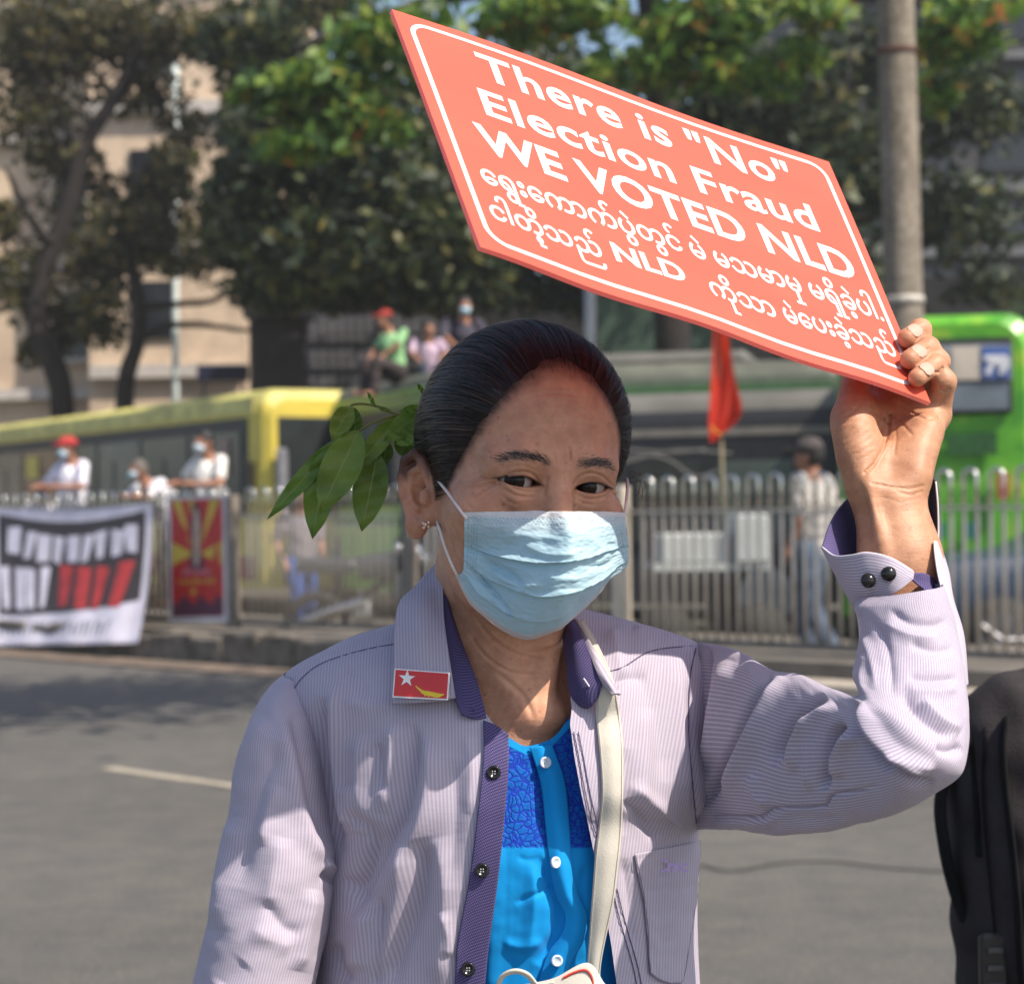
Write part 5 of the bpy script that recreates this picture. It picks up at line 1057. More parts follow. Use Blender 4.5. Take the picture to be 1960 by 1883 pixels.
seam([(1332, 1240), (1322, 1290), (1318, 1400), (1326, 1500), (1333, 1575)], .0005)
for dx in (0, 9):
    seam([(1098 + dx, 1400), (1108 + dx, 1450), (1117 + dx, 1500), (1130 + dx, 1560), (1142 + dx, 1600)], .0004, .0010, name='stitching'); seam([(1172 + dx, 1700), (1184 + dx, 1750), (1198 + dx, 1800), (1212 + dx, 1850), (1220 + dx, 1890)], .0004, .0010, name='stitching')
# buttons
def disc(name, c, n_, r, th_, m_, holes=True, parent=woman):
    n_ = np.array(n_, float); n_ /= np.linalg.norm(n_); a = np.cross(n_, [0, 0, 1.]); a /= np.linalg.norm(a); b = np.cross(n_, a); prof = [(0, th_), (.4 * r, .93 * th_), (.7 * r, .72 * th_), (.9 * r, .4 * th_), (r, .15 * th_), (r, 0)] if not holes else [(0, .25 * th_), (.45 * r, .25 * th_), (.62 * r, .75 * th_), (.85 * r, th_), (r, .6 * th_), (r, 0)]
    ph = np.arange(20) / 20 * 2 * np.pi; V = np.array([c + n_ * h + (a * math.cos(p) + b * math.sin(p)) * max(q, 1e-5) for q, h in prof for p in ph]); o = mesh(name, V, grid_faces(len(prof), 20, True), m_, parent, True)
    if holes:
        for k in range(4):
            p = k * np.pi / 2 + .78; hc = c + n_ * (.30 * th_) + (a * math.cos(p) + b * math.sin(p)) * r * .24; v, f = tube([hc, hc + n_ * .0002], r * .09, 6); mesh('thread_hole', v, f, simple('thread', (.5, .5, .55), .8) if 'thread' not in bpy.data.materials else bpy.data.materials['thread'], woman)
    return o
black_b = simple('black_button', (.010, .010, .010), .15, .5, 200); pearl_b = simple('pearl_button', (.62, .70, .80), .22, .1, 200)
for x, y in ((945, 1478), (922.6, 1665), (896, 1854)): d = cloth_depth(x, y); disc('button', W(x, y, d - .0032), (.05, -1, .12), .0050, .0020, black_b)
# pocket with a stitched hem and embroidered mark
pk = cpatch([[(1215, 1634), (1278, 1622), (1341, 1608)], [(1220, 1665), (1280, 1655), (1340, 1640)], [(1232, 1720), (1284, 1715), (1334, 1712)], [(1240, 1790), (1280, 1795), (1322, 1795)], [(1245, 1862), (1275, 1880), (1306, 1880)]], 70, 50, .0030)
pk += facing(pk) * (.0006 * vnoise(np.stack(np.meshgrid(np.linspace(0, 4, 50), np.linspace(0, 6, 70)), -1), .7, 9, 2))[..., None]
pocket = sheet('pocket', pk, shirt_m, uv=uv_x(pk, -.05), thick=.0008)
for pts in ([(1217, 1636), (1234, 1720), (1242, 1790), (1247, 1862), (1275, 1878), (1305, 1879), (1321, 1795), (1333, 1712), (1340, 1612)],): seam(pts, .0003, .0042, name='stitching', m_=simple('lilac_thread', (.24, .20, .30), .8))
v, f = text_mesh('Cmc', .0125, .0004, 0, shear=.2); dd = cloth_depth(1270, 1660); v = W(1252, 1668, dd - .0052) + np.column_stack([v[:, 0], v[:, 2] * 0, v[:, 1]]); mesh('lettering', v, f, simple('embroidery', (.50, .36, .66), .6), woman)
# ------------------------------------------------------------------ sleeves
def sleeve(name, secs, nv_, nu_, m_, S, seed, amp=.0012, upper=None, powr=1.):
    """secs: (Lx, Ly, Rx, Ry, depth, half thickness)"""
    Q = catmull(np.array(secs, float), nv_); ph = np.linspace(0, 2 * np.pi, nu_, endpoint=False)
    L = WA(np.stack([Q[:, 0], Q[:, 1], Q[:, 4]], -1)); R = WA(np.stack([Q[:, 2], Q[:, 3], Q[:, 4]], -1)); C = (L + R) / 2; A = (R - L) / 2
    sn = np.sin(ph); cs = np.cos(ph); G = C[:, None] - A[:, None] * cs[None, :, None] - np.stack([np.zeros_like(ph), sn, np.zeros_like(ph)], -1)[None] * Q[:, 5][:, None, None]
    G = np.concatenate([G, G[:, :1]], 1); dl = np.concatenate([[0], np.cumsum(np.linalg.norm(np.diff(C, axis=0), axis=1))]); circ = np.linspace(0, .30, nu_ + 1); uv = np.stack([np.ones(nv_)[:, None] * circ, dl[:, None] * np.ones(nu_ + 1)], -1)
    G = strokes(G, S); N = grid_normals(G); cc = (C[:, None] - G); N = N * np.sign(-(N * cc).sum(-1))[..., None]; wr = vnoise(np.stack([uv[..., 0] * 14, uv[..., 1] * 14], -1), .9, seed, 3); edge_ = np.sin(np.linspace(0, 2 * np.pi, nu_ + 1) / 2) ** .5
    G = G + N * (amp * wr * np.minimum(1, edge_ * 2))[..., None]; return sheet(name, G, m_, uv=uv), G
SA = [([(1478, 1290), (1446, 1340), (1422, 1385), (1403, 1425), (1370, 1490), (1338, 1545)], 9, -0.0142, -.4), ([(1500, 1290), (1468, 1350), (1440, 1410), (1412, 1470), (1385, 1530)], 14, 0.0095), ([(1400, 1262), (1380, 1330), (1366, 1400), (1352, 1470)], 17, 0.0081),
      ([(1358, 1236), (1352, 1290), (1350, 1340), (1345, 1420)], 7, -0.0068), ([(1582, 1330), (1548, 1356), (1520, 1382), (1492, 1425), (1478, 1470)], 10, -0.0115), ([(1600, 1345), (1560, 1380), (1530, 1420), (1515, 1480)], 12, 0.0081),
      ([(1618, 1384), (1590, 1410), (1580, 1470), (1575, 1515)], 8, -0.0128), ([(1640, 1400), (1612, 1440), (1604, 1490)], 11, 0.0088), ([(1655, 1410), (1668, 1435), (1690, 1462), (1705, 1478)], 9, -0.0085), ([(1560, 1360), (1550, 1440), (1548, 1520)], 11, 0.0047), ([(1440, 1480), (1450, 1520), (1470, 1545)], 11, 0.0047),
      ([(1632, 1330), (1642, 1378), (1665, 1422), (1708, 1458), (1752, 1487), (1790, 1498)], 9, -0.0105, .4), ([(1650, 1340), (1665, 1385), (1695, 1425), (1740, 1460), (1780, 1478)], 13, 0.0085),
      ([(1735, 1294), (1780, 1300), (1836, 1298)], 8, -0.0031), ([(1730, 1318), (1780, 1326), (1835, 1318)], 10, 0.0025), ([(1728, 1325), (1770, 1372), (1822, 1412)], 10, -0.0060), ([(1760, 1340), (1800, 1380), (1838, 1400)], 12, 0.0050), ([(1790, 1430), (1820, 1436), (1842, 1428)], 9, -0.0040), ([(1700, 1440), (1740, 1450), (1790, 1470)], 9, 0.0035),
      ([(1660, 1180), (1690, 1220), (1704, 1270), (1708, 1330)], 9, -0.0025), ([(1650, 1215), (1668, 1260), (1676, 1320)], 10, 0.0022), ([(1700, 1165), (1740, 1190), (1790, 1195), (1815, 1185)], 8, -0.0025), ([(1690, 1190), (1740, 1215), (1800, 1222)], 11, 0.0022), ([(1655, 1250), (1645, 1290), (1652, 1330)], 9, 0.0020), ([(1740, 1230), (1790, 1245), (1826, 1240)], 8, -0.0022),
      ([(1352, 1557), (1400, 1562), (1457, 1563), (1478, 1548), (1530, 1545), (1579, 1542), (1592, 1521), (1646, 1513), (1690, 1498)], 3, -0.0030), ([(1360, 1570), (1420, 1575), (1470, 1572), (1500, 1560)], 6, 0.0020), ([(1500, 1560), (1560, 1570), (1620, 1560)], 12, -0.0020)]
sec = [(1322, 1232, 1320, 1586, 1.545, 0.044), (1350, 1230, 1350, 1586, 1.52, 0.057), (1415, 1246, 1410, 1586, 1.4642, 0.06), (1478, 1282, 1490, 1596, 1.4181, 0.0582), (1530, 1290, 1560, 1592, 1.3824, 0.0557), (1582, 1314, 1640, 1576, 1.349, 0.0532), (1622, 1328, 1712, 1552, 1.3179, 0.0517), (1640, 1334, 1785, 1518, 1.3066, 0.0517), (1646, 1328, 1836, 1482, 1.3047, 0.0508), (1640, 1312, 1850, 1432, 1.3141, 0.0489), (1634, 1290, 1850, 1368, 1.3273, 0.047), (1640, 1258, 1846, 1310, 1.3404, 0.0442), (1646, 1220, 1838, 1250, 1.3517, 0.0423), (1642, 1185, 1826, 1195, 1.3592, 0.0404), (1636, 1160, 1812, 1140, 1.3649, 0.0385), (1650, 1142, 1803, 1118, 1.3686, 0.0376)]
so_, GSR = sleeve('sleeve', sec, 420, 300, sleeve_m, SA, 51, .0009)
SB = [([(559, 1359), (575, 1420), (592, 1494), (610, 1560), (630, 1625)], 14, -.0060), ([(540, 1370), (552, 1440), (568, 1530), (600, 1620), (630, 1655)], 18, .0060), ([(511, 1375), (470, 1440), (430, 1530)], 18, .0040), ([(540, 1420), (500, 1500), (470, 1600), (455, 1700)], 20, -.0045), ([(575, 1787), (545, 1775), (520, 1745), (503, 1725)], 14, -.0030), ([(560, 1810), (520, 1800), (480, 1770)], 22, .0030),
      ([(618, 1650), (640, 1662), (655, 1672)], 8, .0050), ([(615, 1668), (640, 1685), (652, 1690)], 7, -.0060), ([(600, 1700), (585, 1780), (570, 1860)], 16, .0050), ([(540, 1600), (520, 1680), (515, 1740)], 20, .0030), ([(450, 1560), (430, 1660), (415, 1780)], 18, .0045), ([(470, 1840), (440, 1870), (420, 1890)], 18, -.0022), ([(530, 1500), (510, 1560), (500, 1620)], 14, .003)]
secl = [(545, 1288, 600, 1300, 1.550, .040), (518, 1312, 620, 1335, 1.546, .054), (494, 1345, 632, 1375, 1.540, .063), (470, 1400, 634, 1430, 1.532, .068), (450, 1500, 640, 1520, 1.522, .070), (430, 1610, 652, 1625, 1.512, .070), (408, 1720, 640, 1720, 1.505, .068), (388, 1805, 622, 1805, 1.500, .066), (366, 1900, 600, 1900, 1.495, .064), (335, 2080, 570, 2080, 1.485, .060), (310, 2300, 540, 2300, 1.47, .055), (300, 2500, 520, 2500, 1.45, .05)]
sleeve('sleeve', secl, 420, 220, shirt_m, SB, 52, .0014)
# shoulder seam of the hanging sleeve
# cuff: outer face, dark lining, the long slit edge, two buttons
def spatch(rows_, nv_, nu_): return WA(patch(np.array(rows_, float), nv_, nu_))
def spatchK(rows_, nv_, nu_): return WA(patch(np.array(rows_, float) * [1, 1, KA], nv_, nu_))
cuff = spatchK([[(1573, 1047, 1.452), (1598, 1064, 1.430), (1630, 1063, 1.414), (1659, 1058, 1.407), (1704, 1068, 1.404), (1749, 1094, 1.412)], [(1592, 1085, 1.448), (1612, 1096, 1.428), (1640, 1094, 1.413), (1668, 1090, 1.406), (1708, 1092, 1.403), (1748, 1100, 1.411)], [(1612, 1122, 1.446), (1630, 1132, 1.428), (1655, 1128, 1.412), (1682, 1120, 1.406), (1715, 1112, 1.404), (1748, 1104, 1.410)], [(1634, 1161, 1.444), (1655, 1158, 1.428), (1678, 1152, 1.413), (1700, 1142, 1.407), (1722, 1128, 1.405), (1747, 1108, 1.410)]], 50, 90)
cuff_m = stripe_mat('striped_cuff_cloth', (.38, .33, .44), (.60, .57, .62), 1, .0021, .35, .05); c_uv = uv_of(cuff); cuffo = sheet('cuff', cuff, cuff_m, uv=c_uv, thick=.0014)
lin = spatchK([[(1573, 1047, 1.453), (1590, 1000, 1.470), (1611, 967, 1.490), (1630, 950, 1.515), (1660, 945, 1.530)], [(1590, 1062, 1.452), (1605, 1020, 1.474), (1622, 990, 1.494), (1640, 975, 1.512), (1665, 970, 1.528)], [(1612, 1100, 1.452), (1625, 1070, 1.480), (1640, 1040, 1.498), (1655, 1020, 1.512), (1675, 1010, 1.525)], [(1636, 1160, 1.446), (1645, 1130, 1.480), (1655, 1110, 1.500), (1670, 1100, 1.512), (1690, 1100, 1.52)]], 50, 50)
sheet('cuff_lining', lin, purple_m, uv=uv_of(lin), thick=.0014)
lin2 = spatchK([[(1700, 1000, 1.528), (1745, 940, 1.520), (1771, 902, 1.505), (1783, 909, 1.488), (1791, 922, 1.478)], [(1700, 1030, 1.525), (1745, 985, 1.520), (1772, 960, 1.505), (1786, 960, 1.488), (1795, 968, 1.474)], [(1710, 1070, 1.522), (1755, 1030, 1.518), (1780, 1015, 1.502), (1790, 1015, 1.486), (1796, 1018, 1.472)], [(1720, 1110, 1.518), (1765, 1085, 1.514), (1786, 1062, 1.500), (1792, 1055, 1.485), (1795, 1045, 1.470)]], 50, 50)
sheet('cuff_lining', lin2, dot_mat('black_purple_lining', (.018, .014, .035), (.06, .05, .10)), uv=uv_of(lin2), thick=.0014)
vent = spatchK([[(1740, 1100, 1.412), (1764, 1096, 1.420), (1790, 1108, 1.440)], [(1748, 1112, 1.414), (1775, 1118, 1.424), (1800, 1128, 1.444)], [(1775, 1135, 1.418), (1795, 1142, 1.426), (1808, 1150, 1.444)], [(1808, 1185, 1.420), (1818, 1192, 1.426), (1824, 1200, 1.436)], [(1830, 1240, 1.424), (1834, 1244, 1.428), (1838, 1248, 1.434)]], 40, 20)
sheet('sleeve_vent', vent, purple_m, uv=uv_of(vent), thick=.001)
slit = spatchK([[(1788, 1036, 1.440), (1792, 1036, 1.446), (1795, 1038, 1.470)], [(1790, 1062, 1.432), (1798, 1060, 1.440), (1806, 1064, 1.462)], [(1797, 1106, 1.424), (1806, 1100, 1.434), (1816, 1098, 1.455)], [(1812, 1158, 1.416), (1820, 1150, 1.426), (1824, 1146, 1.446)], [(1830, 1232, 1.408), (1838, 1224, 1.416), (1844, 1216, 1.436)], [(1843, 1313, 1.398), (1848, 1312, 1.404), (1852, 1310, 1.418)]], 80, 14)
sheet('slit_edge', slit, stripe_mat('striped_edge_cloth', (.45, .40, .50), (.62, .58, .63), 0, .0022, .4), uv=uv_of(slit), thick=.0014)
hem_thread = simple('hem_thread', (.70, .68, .74), .7)
for G_ in (cuff[0], slit[:, 0], lin2[:, -1]):
    v, f = tube(G_[::2], .0007, 5); mesh('hem', v, f, hem_thread, woman, True)
for x, y, d in ((1662, 1111, 1.4045), (1701, 1098, 1.4020)): disc('cuff_button', W(x, y, d * KA), (-.05, -1, .2), .0051, .0034, black_b, False)
# ------------------------------------------------------------------ collar
cl = spatch([[(838, 1080, 1.520), (843, 1074, 1.512), (847, 1080, 1.500)], [(797, 1122, 1.495), (824, 1120, 1.488), (848, 1132, 1.478)], [(764, 1156, 1.475), (806, 1162, 1.462), (850, 1184, 1.456)], [(756, 1232, 1.455), (808, 1236, 1.441), (858, 1245, 1.438)], [(753, 1347, 1.436), (812, 1344, 1.426), (872, 1336, 1.424)]], 110, 60)
cl = cl + facing(cl) * (.0008 * vnoise(np.stack(np.meshgrid(np.linspace(0, 2, 60), np.linspace(0, 3, 110)), -1), .6, 77, 2))[..., None]
sheet('collar', cl, shirt_m, uv=uv_x(cl, .05), thick=.0022)
ci = spatch([[(843, 1076, 1.512), (848, 1082, 1.500), (852, 1100, 1.494)], [(846, 1130, 1.484), (853, 1140, 1.478), (862, 1165, 1.474)], [(850, 1184, 1.460), (866, 1198, 1.458), (886, 1238, 1.458)], [(862, 1284, 1.440), (886, 1288, 1.441), (909, 1296, 1.444)], [(872, 1339, 1.430), (897, 1342, 1.431), (922, 1338, 1.436)], [(884, 1368, 1.426), (908, 1376, 1.427), (931, 1375, 1.430)]], 90, 30)
sheet('collar_stand', ci, purple_m, uv=uv_of(ci), thick=.0016)
bk = spatch([[(846, 1078, 1.512), (880, 1090, 1.565), (970, 1098, 1.585), (1060, 1110, 1.56), (1096, 1183, 1.50)], [(852, 1130, 1.488), (885, 1140, 1.56), (970, 1150, 1.582), (1060, 1160, 1.56), (1094, 1215, 1.48)]], 12, 60)
sheet('collar_stand', bk, purple_m, uv=uv_of(bk))
cr_ = spatch([[(1094, 1184, 1.492), (1096, 1183, 1.488), (1099, 1186, 1.484)], [(1079, 1208, 1.478), (1092, 1205, 1.464), (1110, 1210, 1.458)], [(1085, 1271, 1.455), (1105, 1265, 1.444), (1133, 1258, 1.440)], [(1091, 1325, 1.442), (1118, 1315, 1.431), (1150, 1302, 1.428)], [(1106, 1347, 1.438), (1126, 1345, 1.430), (1148, 1328, 1.428)], [(1120, 1355, 1.436), (1128, 1354, 1.432), (1138, 1344, 1.430)]], 80, 40)
sheet('collar_stand', cr_, purple_m, uv=uv_of(cr_), thick=.0014)
ce = spatch([[(1096, 1182, 1.489), (1100, 1184, 1.484), (1106, 1186, 1.480)], [(1120, 1228, 1.455), (1128, 1232, 1.450), (1135, 1238, 1.446)], [(1143, 1286, 1.430), (1152, 1286, 1.428), (1160, 1290, 1.432)], [(1158, 1313, 1.425), (1168, 1310, 1.422), (1174, 1312, 1.428)], [(1172, 1330, 1.420), (1180, 1328, 1.420), (1188, 1329, 1.424)]], 70, 16)
sheet('collar', ce, shirt_m, uv=uv_x(ce, .6), thick=.002)
for pts in ([(1117, 1298, 1.4285), (1122, 1305, 1.428), (1128, 1314, 1.4275)],):
    v, f = tube(WA(np.array(pts, float)), .0007, 5, 10); mesh('buttonhole', v, f, hem_thread, woman, True)
v, f = tube(WA(np.array([(905, 1352, 1.4265), (910, 1357, 1.4263), (910, 1362, 1.426)], float)), .0007, 5, 8); mesh('buttonhole', v, f, seam_m, woman, True)
# ------------------------------------------------------------------ blue blouse
yy = [1405, 1440, 1500, 1560, 1625, 1700, 1780, 1860, 1960, 2120, 2330]; dd_ = [1.455, 1.452, 1.446, 1.440, 1.434, 1.434, 1.438, 1.444, 1.448, 1.452, 1.455]; rows = []
for i, (y, d) in enumerate(zip(yy, dd_)):
    r = []
    for x, dy in ((880, -30), (930, -10), (973, 6), (1006, 22), (1052, 10), (1072, -8), (1090, -32), (1130, -52), (1200, -70)):
        r.append((x, y + (dy if i == 0 else dy * .5 if i == 1 else dy * .12 if i == 2 else 0), d + 4 * ((x - 1030) / F) ** 2 + .022 * max(0, (x - 1125) / 75) + .02 * max(0, (920 - x) / 40)))
    rows.append(r)
nv, nu = 260, 150; Gc = patch(np.array(rows, float), nv, nu); G = WA(Gc)
G = strokes(G, [([(1038, 1640), (1048, 1690), (1066, 1740), (1060, 1790), (1030, 1850)], 12, -.0060), ([(1020, 1650), (1022, 1740), (1010, 1830)], 14, .0025), ([(985, 1730), (1020, 1712), (1060, 1700), (1090, 1690)], 5, -.0018), ([(990, 1640), (1010, 1645), (1040, 1640)], 6, -.001), ([(1120, 1650), (1110, 1720), (1118, 1800)], 12, -.003), ([(960, 1800), (1000, 1810), (1040, 1800)], 10, .002), ([(1020, 1440), (1030, 1520), (1036, 1600)], 8, -.002)])
P_ = PX(G); uvb = uv_x(G); lace = sm(1622 - P_[..., 1], -3, 3) * (1 - sm(1432 - P_[..., 1] , -6, 6) * 0)
trim = np.abs(P_[..., 1] - np.interp(P_[..., 0], [973, 1006, 1052, 1089], [1419, 1436, 1424, 1385])) ; lace = lace * sm(trim, 7, 10)
G = G + facing(G) * (.0005 * vnoise(np.stack([uvb[..., 0] * 30, uvb[..., 1] * 30], -1), 1., 61, 3))[..., None]
t = NT('blue_blouse_cloth'); at = t.add('Attribute', attribute_name='Col'); sp = t.add('SeparateColor'); t.link(at.outputs[0], sp.inputs[0]); uvn = t.coord('UV')
vo = t.add('TexVoronoi', feature='DISTANCE_TO_EDGE'); vo.inputs['Scale'].default_value = 210; nz = t.add('TexNoise'); nz.inputs['Scale'].default_value = 60; t.link(uvn, nz.inputs['Vector'])
mxv = t.add('Mix', data_type='RGBA'); mxv.inputs[0].default_value = .012; t.link(uvn, mxv.inputs[6]); t.link(nz.outputs[1], mxv.inputs[7]); t.link(mxv.outputs[2], vo.inputs['Vector'])
wv_ = t.add('TexVoronoi', feature='F1'); wv_.inputs['Scale'].default_value = 700; t.link(uvn, wv_.inputs['Vector'])
lc = t.ramp(vo.outputs[0], [(.0, (.010, .05, .50)), (.07, (.01, .07, .55)), (.13, (.004, .15, .58)), (1., (.003, .11, .48))]); lc = t.mix(.45, lc, t.ramp(wv_.outputs[0], [(.3, (1.1, 1.1, 1.1)), (.6, (.35, .35, .6))]), 'MULTIPLY')
cc = t.mix(sp.outputs[0], (.004, .33, .80), lc); hb = t.math('MULTIPLY', t.ramp(vo.outputs[0], [(0., (1, 1, 1)), (.2, (0, 0, 0))]), sp.outputs[0])
t.fin(cc, .7, t.bump(t.noise(t.coord(), 60, 4), .3, .0015, t.bump(hb, .5, .001)), Sheen_Weight=.1, Specular_IOR_Level=.2); blouse_m = t.m; translucent(t, cc, .08)
sheet('blouse', G, blouse_m, uv=uvb, col=np.repeat(lace[..., None], 3, 2)); PGB, GB_ = P_, G
def bl_depth(px, py): k = np.argmin((PGB[..., 0] - px) ** 2 + (PGB[..., 1] - py) ** 2); return GB_.reshape(-1, 3)[k, 1]
cL = [(1014, 1430), (1035, 1498), (1044, 1577), (1052, 1652), (1064, 1711), (1082, 1752), (1073, 1790), (1048, 1826), (1031, 1880), (1010, 1990), (1000, 2150)]; cR = [(1056, 1424), (1080, 1494), (1089, 1577), (1094, 1650), (1106, 1711), (1124, 1752), (1116, 1800), (1094, 1840), (1078, 1886), (1060, 1990), (1048, 2150)]
rows = [[(a[0], a[1], bl_depth(*a) - .0020), ((a[0] + b[0]) / 2, (a[1] + b[1]) / 2, bl_depth((a[0] + b[0]) / 2, (a[1] + b[1]) / 2) - .0045), (b[0], b[1], bl_depth(*b) - .0016)] for a, b in zip(cL, cR)]
G = spatch(rows, 160, 16); sheet('blouse_placket', G, blouse_m, uv=uv_x(G), col=np.zeros((160, 16, 3)), thick=.0012)
for x, y, r in ((1044, 1459, .0042), (1063, 1650, .0042), (1066, 1838, .0042)): disc('blouse_button', W(x, y, bl_depth(x, y) - .0062), ((.75 if y == 1650 else .15), -1, .1), r, .0016, pearl_b)
# ------------------------------------------------------------------ lower body so that she stands on the road
skirt_m = simple('skirt_cloth', (.03, .03, .06), .85, .2, 10); Q = []; th = np.linspace(0, 2 * np.pi, 49)
for z, rx, ry_ in ((.78, .165, .12), (.70, .172, .125), (.55, .165, .125), (.3, .155, .13), (.08, .15, .13)): Q.append(np.stack([P0[0] + rx * np.cos(th), 1.55 + ry_ * np.sin(th) + .004 * np.sin(th * 9), np.full(49, z)], -1))
Q = np.array(Q); Q = patch(Q, 40, 49); sheet('skirt', Q, skirt_m)
for s in (-1, 1):
    c = np.array([P0[0] + s * .07, 1.52, 0.]); v, f = join([tube([c + [0, .03, .10], c + [0, .02, .05]], .032, 10), tube([c + [0, .08, .03], c + [0, 0, .035], c + [0, -.09, .02]], [.03, .036, .028], 10, 12, flat=.7)]); v[:, 2] = np.maximum(v[:, 2], .004); mesh('shoe', v, f, simple('sandal', (.04, .03, .025), .7) if s < 0 else bpy.data.materials['sandal'], woman, True)
# ------------------------------------------------------------------ things she wears and carries (each can be lifted away)
canvas = simple('cream_canvas', (.62, .58, .50), .9, .08, 40, .5, 900, .0006)
sp_pts = [((1104, 1190), (1116, 1186)), ((1122, 1232), (1140, 1226)), ((1138, 1280), (1162, 1272)), ((1143, 1320), (1177, 1318)), ((1141, 1370), (1187, 1372)), ((1147, 1431), (1192, 1431)), ((1152, 1515), (1192, 1520)), ((1146, 1580), (1190, 1580)), ((1139, 1641), (1184, 1646)), ((1134, 1710), (1176, 1712)), ((1129, 1780), (1162, 1782)), ((1124, 1850), (1148, 1856)), ((1126, 1895), (1152, 1897))]
bag = thing('shoulder_bag', 'cream canvas shoulder bag on a long strap across the lilac shirt', 'bag', tuple(W(1100, 1990, 1.40)))
rows = []
for k, (a, b) in enumerate(sp_pts):
    off = .0065 if k > 2 else .004; m_ = ((a[0] + b[0]) / 2, (a[1] + b[1]) / 2); dm = min(cloth_depth(max(1105, m_[0]), m_[1]), cloth_depth(b[0] + 4, b[1])) - off
    if k < 3: dm = [1.482, 1.462, 1.444][k]
    if k == 3: dm = 1.430
    rows.append([(a[0], a[1], dm + .001), (m_[0], m_[1], dm - .0008), (b[0], b[1], dm + .0008)])
G = spatch(rows, 200, 18); G = G + facing(G) * (.0005 * vnoise(np.stack(np.meshgrid(np.linspace(0, .3, 18), np.linspace(0, 5, 200)), -1), .8, 91, 2))[..., None]
sheet('strap', G, canvas, bag, thick=.0016)
for side in (1, -2): v, f = tube(G[::3, side] + [0, -.0011, 0], .0003, 4); mesh('stitching', v, f, simple('cream_thread', (.5, .47, .4), .8) if 'cream_thread' not in bpy.data.materials else bpy.data.materials['cream_thread'], bag)
bagp = spatch([[(1000, 1885, 1.405), (1060, 1872, 1.398), (1124, 1842, 1.397), (1150, 1880, 1.398), (1165, 1900, 1.402)], [(940, 1960, 1.405), (1040, 1955, 1.392), (1120, 1950, 1.388), (1180, 1960, 1.392), (1230, 1970, 1.40)], [(930, 2140, 1.405), (1040, 2150, 1.388), (1120, 2155, 1.384), (1190, 2150, 1.390), (1240, 2140, 1.40)], [(950, 2330, 1.41), (1040, 2345, 1.40), (1120, 2350, 1.40), (1190, 2340, 1.402), (1230, 2330, 1.41)]], 60, 60)
sheet('bag_body', bagp, canvas, bag, thick=.004)
em = spatch([[(1076, 1872, 1.3955), (1100, 1858, 1.395), (1124, 1848, 1.3945)], [(1074, 1886, 1.394), (1105, 1882, 1.393), (1134, 1876, 1.3935)], [(1080, 1930, 1.388), (1108, 1935, 1.387), (1140, 1925, 1.388)]], 20, 20)
sheet('emblem', em, simple('yellow_print', (.75, .52, .03), .7), bag)
v, f = tube(WA(np.array([(1078, 1871, 1.394), (1100, 1860, 1.3935), (1121, 1856, 1.393), (1132, 1868, 1.3925), (1136, 1890, 1.392)], float)), .0009, 5, 30); mesh('emblem_outline', v, f, simple('red_print', (.6, .04, .03), .7), bag)
v, f = tube(WA(np.array([(952, 1890, 1.402), (962, 1868, 1.398), (985, 1858, 1.396), (1008, 1864, 1.396), (1030, 1885, 1.398), (1060, 1880, 1.396)], float)), [.002, .003, .0042, .0042, .003, .002], 8, 40, flat=.4); mesh('handle', v, f, canvas, bag, True)
# flag badge on the collar
bd0 = W(806, 1310, 1.4245); badge = thing('flag_badge', 'small red flag badge with white star pinned to the shirt collar', 'badge', tuple(bd0))
BC = [W(755.5, 1279, 1.4330), W(861, 1287, 1.4225), W(857, 1339.5, 1.4175), W(751, 1334, 1.4285)]
def BG(s, t, off=0.):
    s = np.asarray(s, float)[..., None]; t = np.asarray(t, float)[..., None]; n = np.cross(BC[1] - BC[0], BC[3] - BC[0]); n /= np.linalg.norm(n); n = n if n[1] < 0 else -n
    return (1 - s) * (1 - t) * BC[0] + s * (1 - t) * BC[1] + s * t * BC[2] + (1 - s) * t * BC[3] + n * off
def bquad(s0, t0, s1, t1, off, th): 
    q = BG(np.array([s0, s1, s1, s0]), np.array([t0, t0, t1, t1]), off); p = BG(np.array([s0, s1, s1, s0]), np.array([t0, t0, t1, t1]), off - th); return np.concatenate([q, p]), [(0, 3, 2, 1), (4, 5, 6, 7)] + [(i, (i + 1) % 4, 4 + (i + 1) % 4, 4 + i) for i in range(4)]
glossy_red = simple('enamel_red', (.62, .022, .012), .22, .08, 40, Coat_Weight=.5); wl = simple('enamel_white', (.85, .85, .85), .3); yl = simple('enamel_yellow', (.80, .55, .03), .35)
v, f = bquad(0, 0, 1, 1, 0, .0012); mesh('backing', v, f, wl, badge); v, f = bquad(.022, .04, .978, .955, .0003, .0004); mesh('enamel', v, f, glossy_red, badge)
st = [(.24 + (.155 if k % 2 == 0 else .060) * math.sin(k * math.pi / 5) , .32 - (.155 if k % 2 == 0 else .060) * 2.02 * math.cos(k * math.pi / 5)) for k in range(10)]
P_ = BG(np.array([p[0] for p in st] + [.24]), np.array([p[1] for p in st] + [.32]), .0006); mesh('star', P_, [(i, (i + 1) % 10, 10) for i in range(10)], wl, badge)
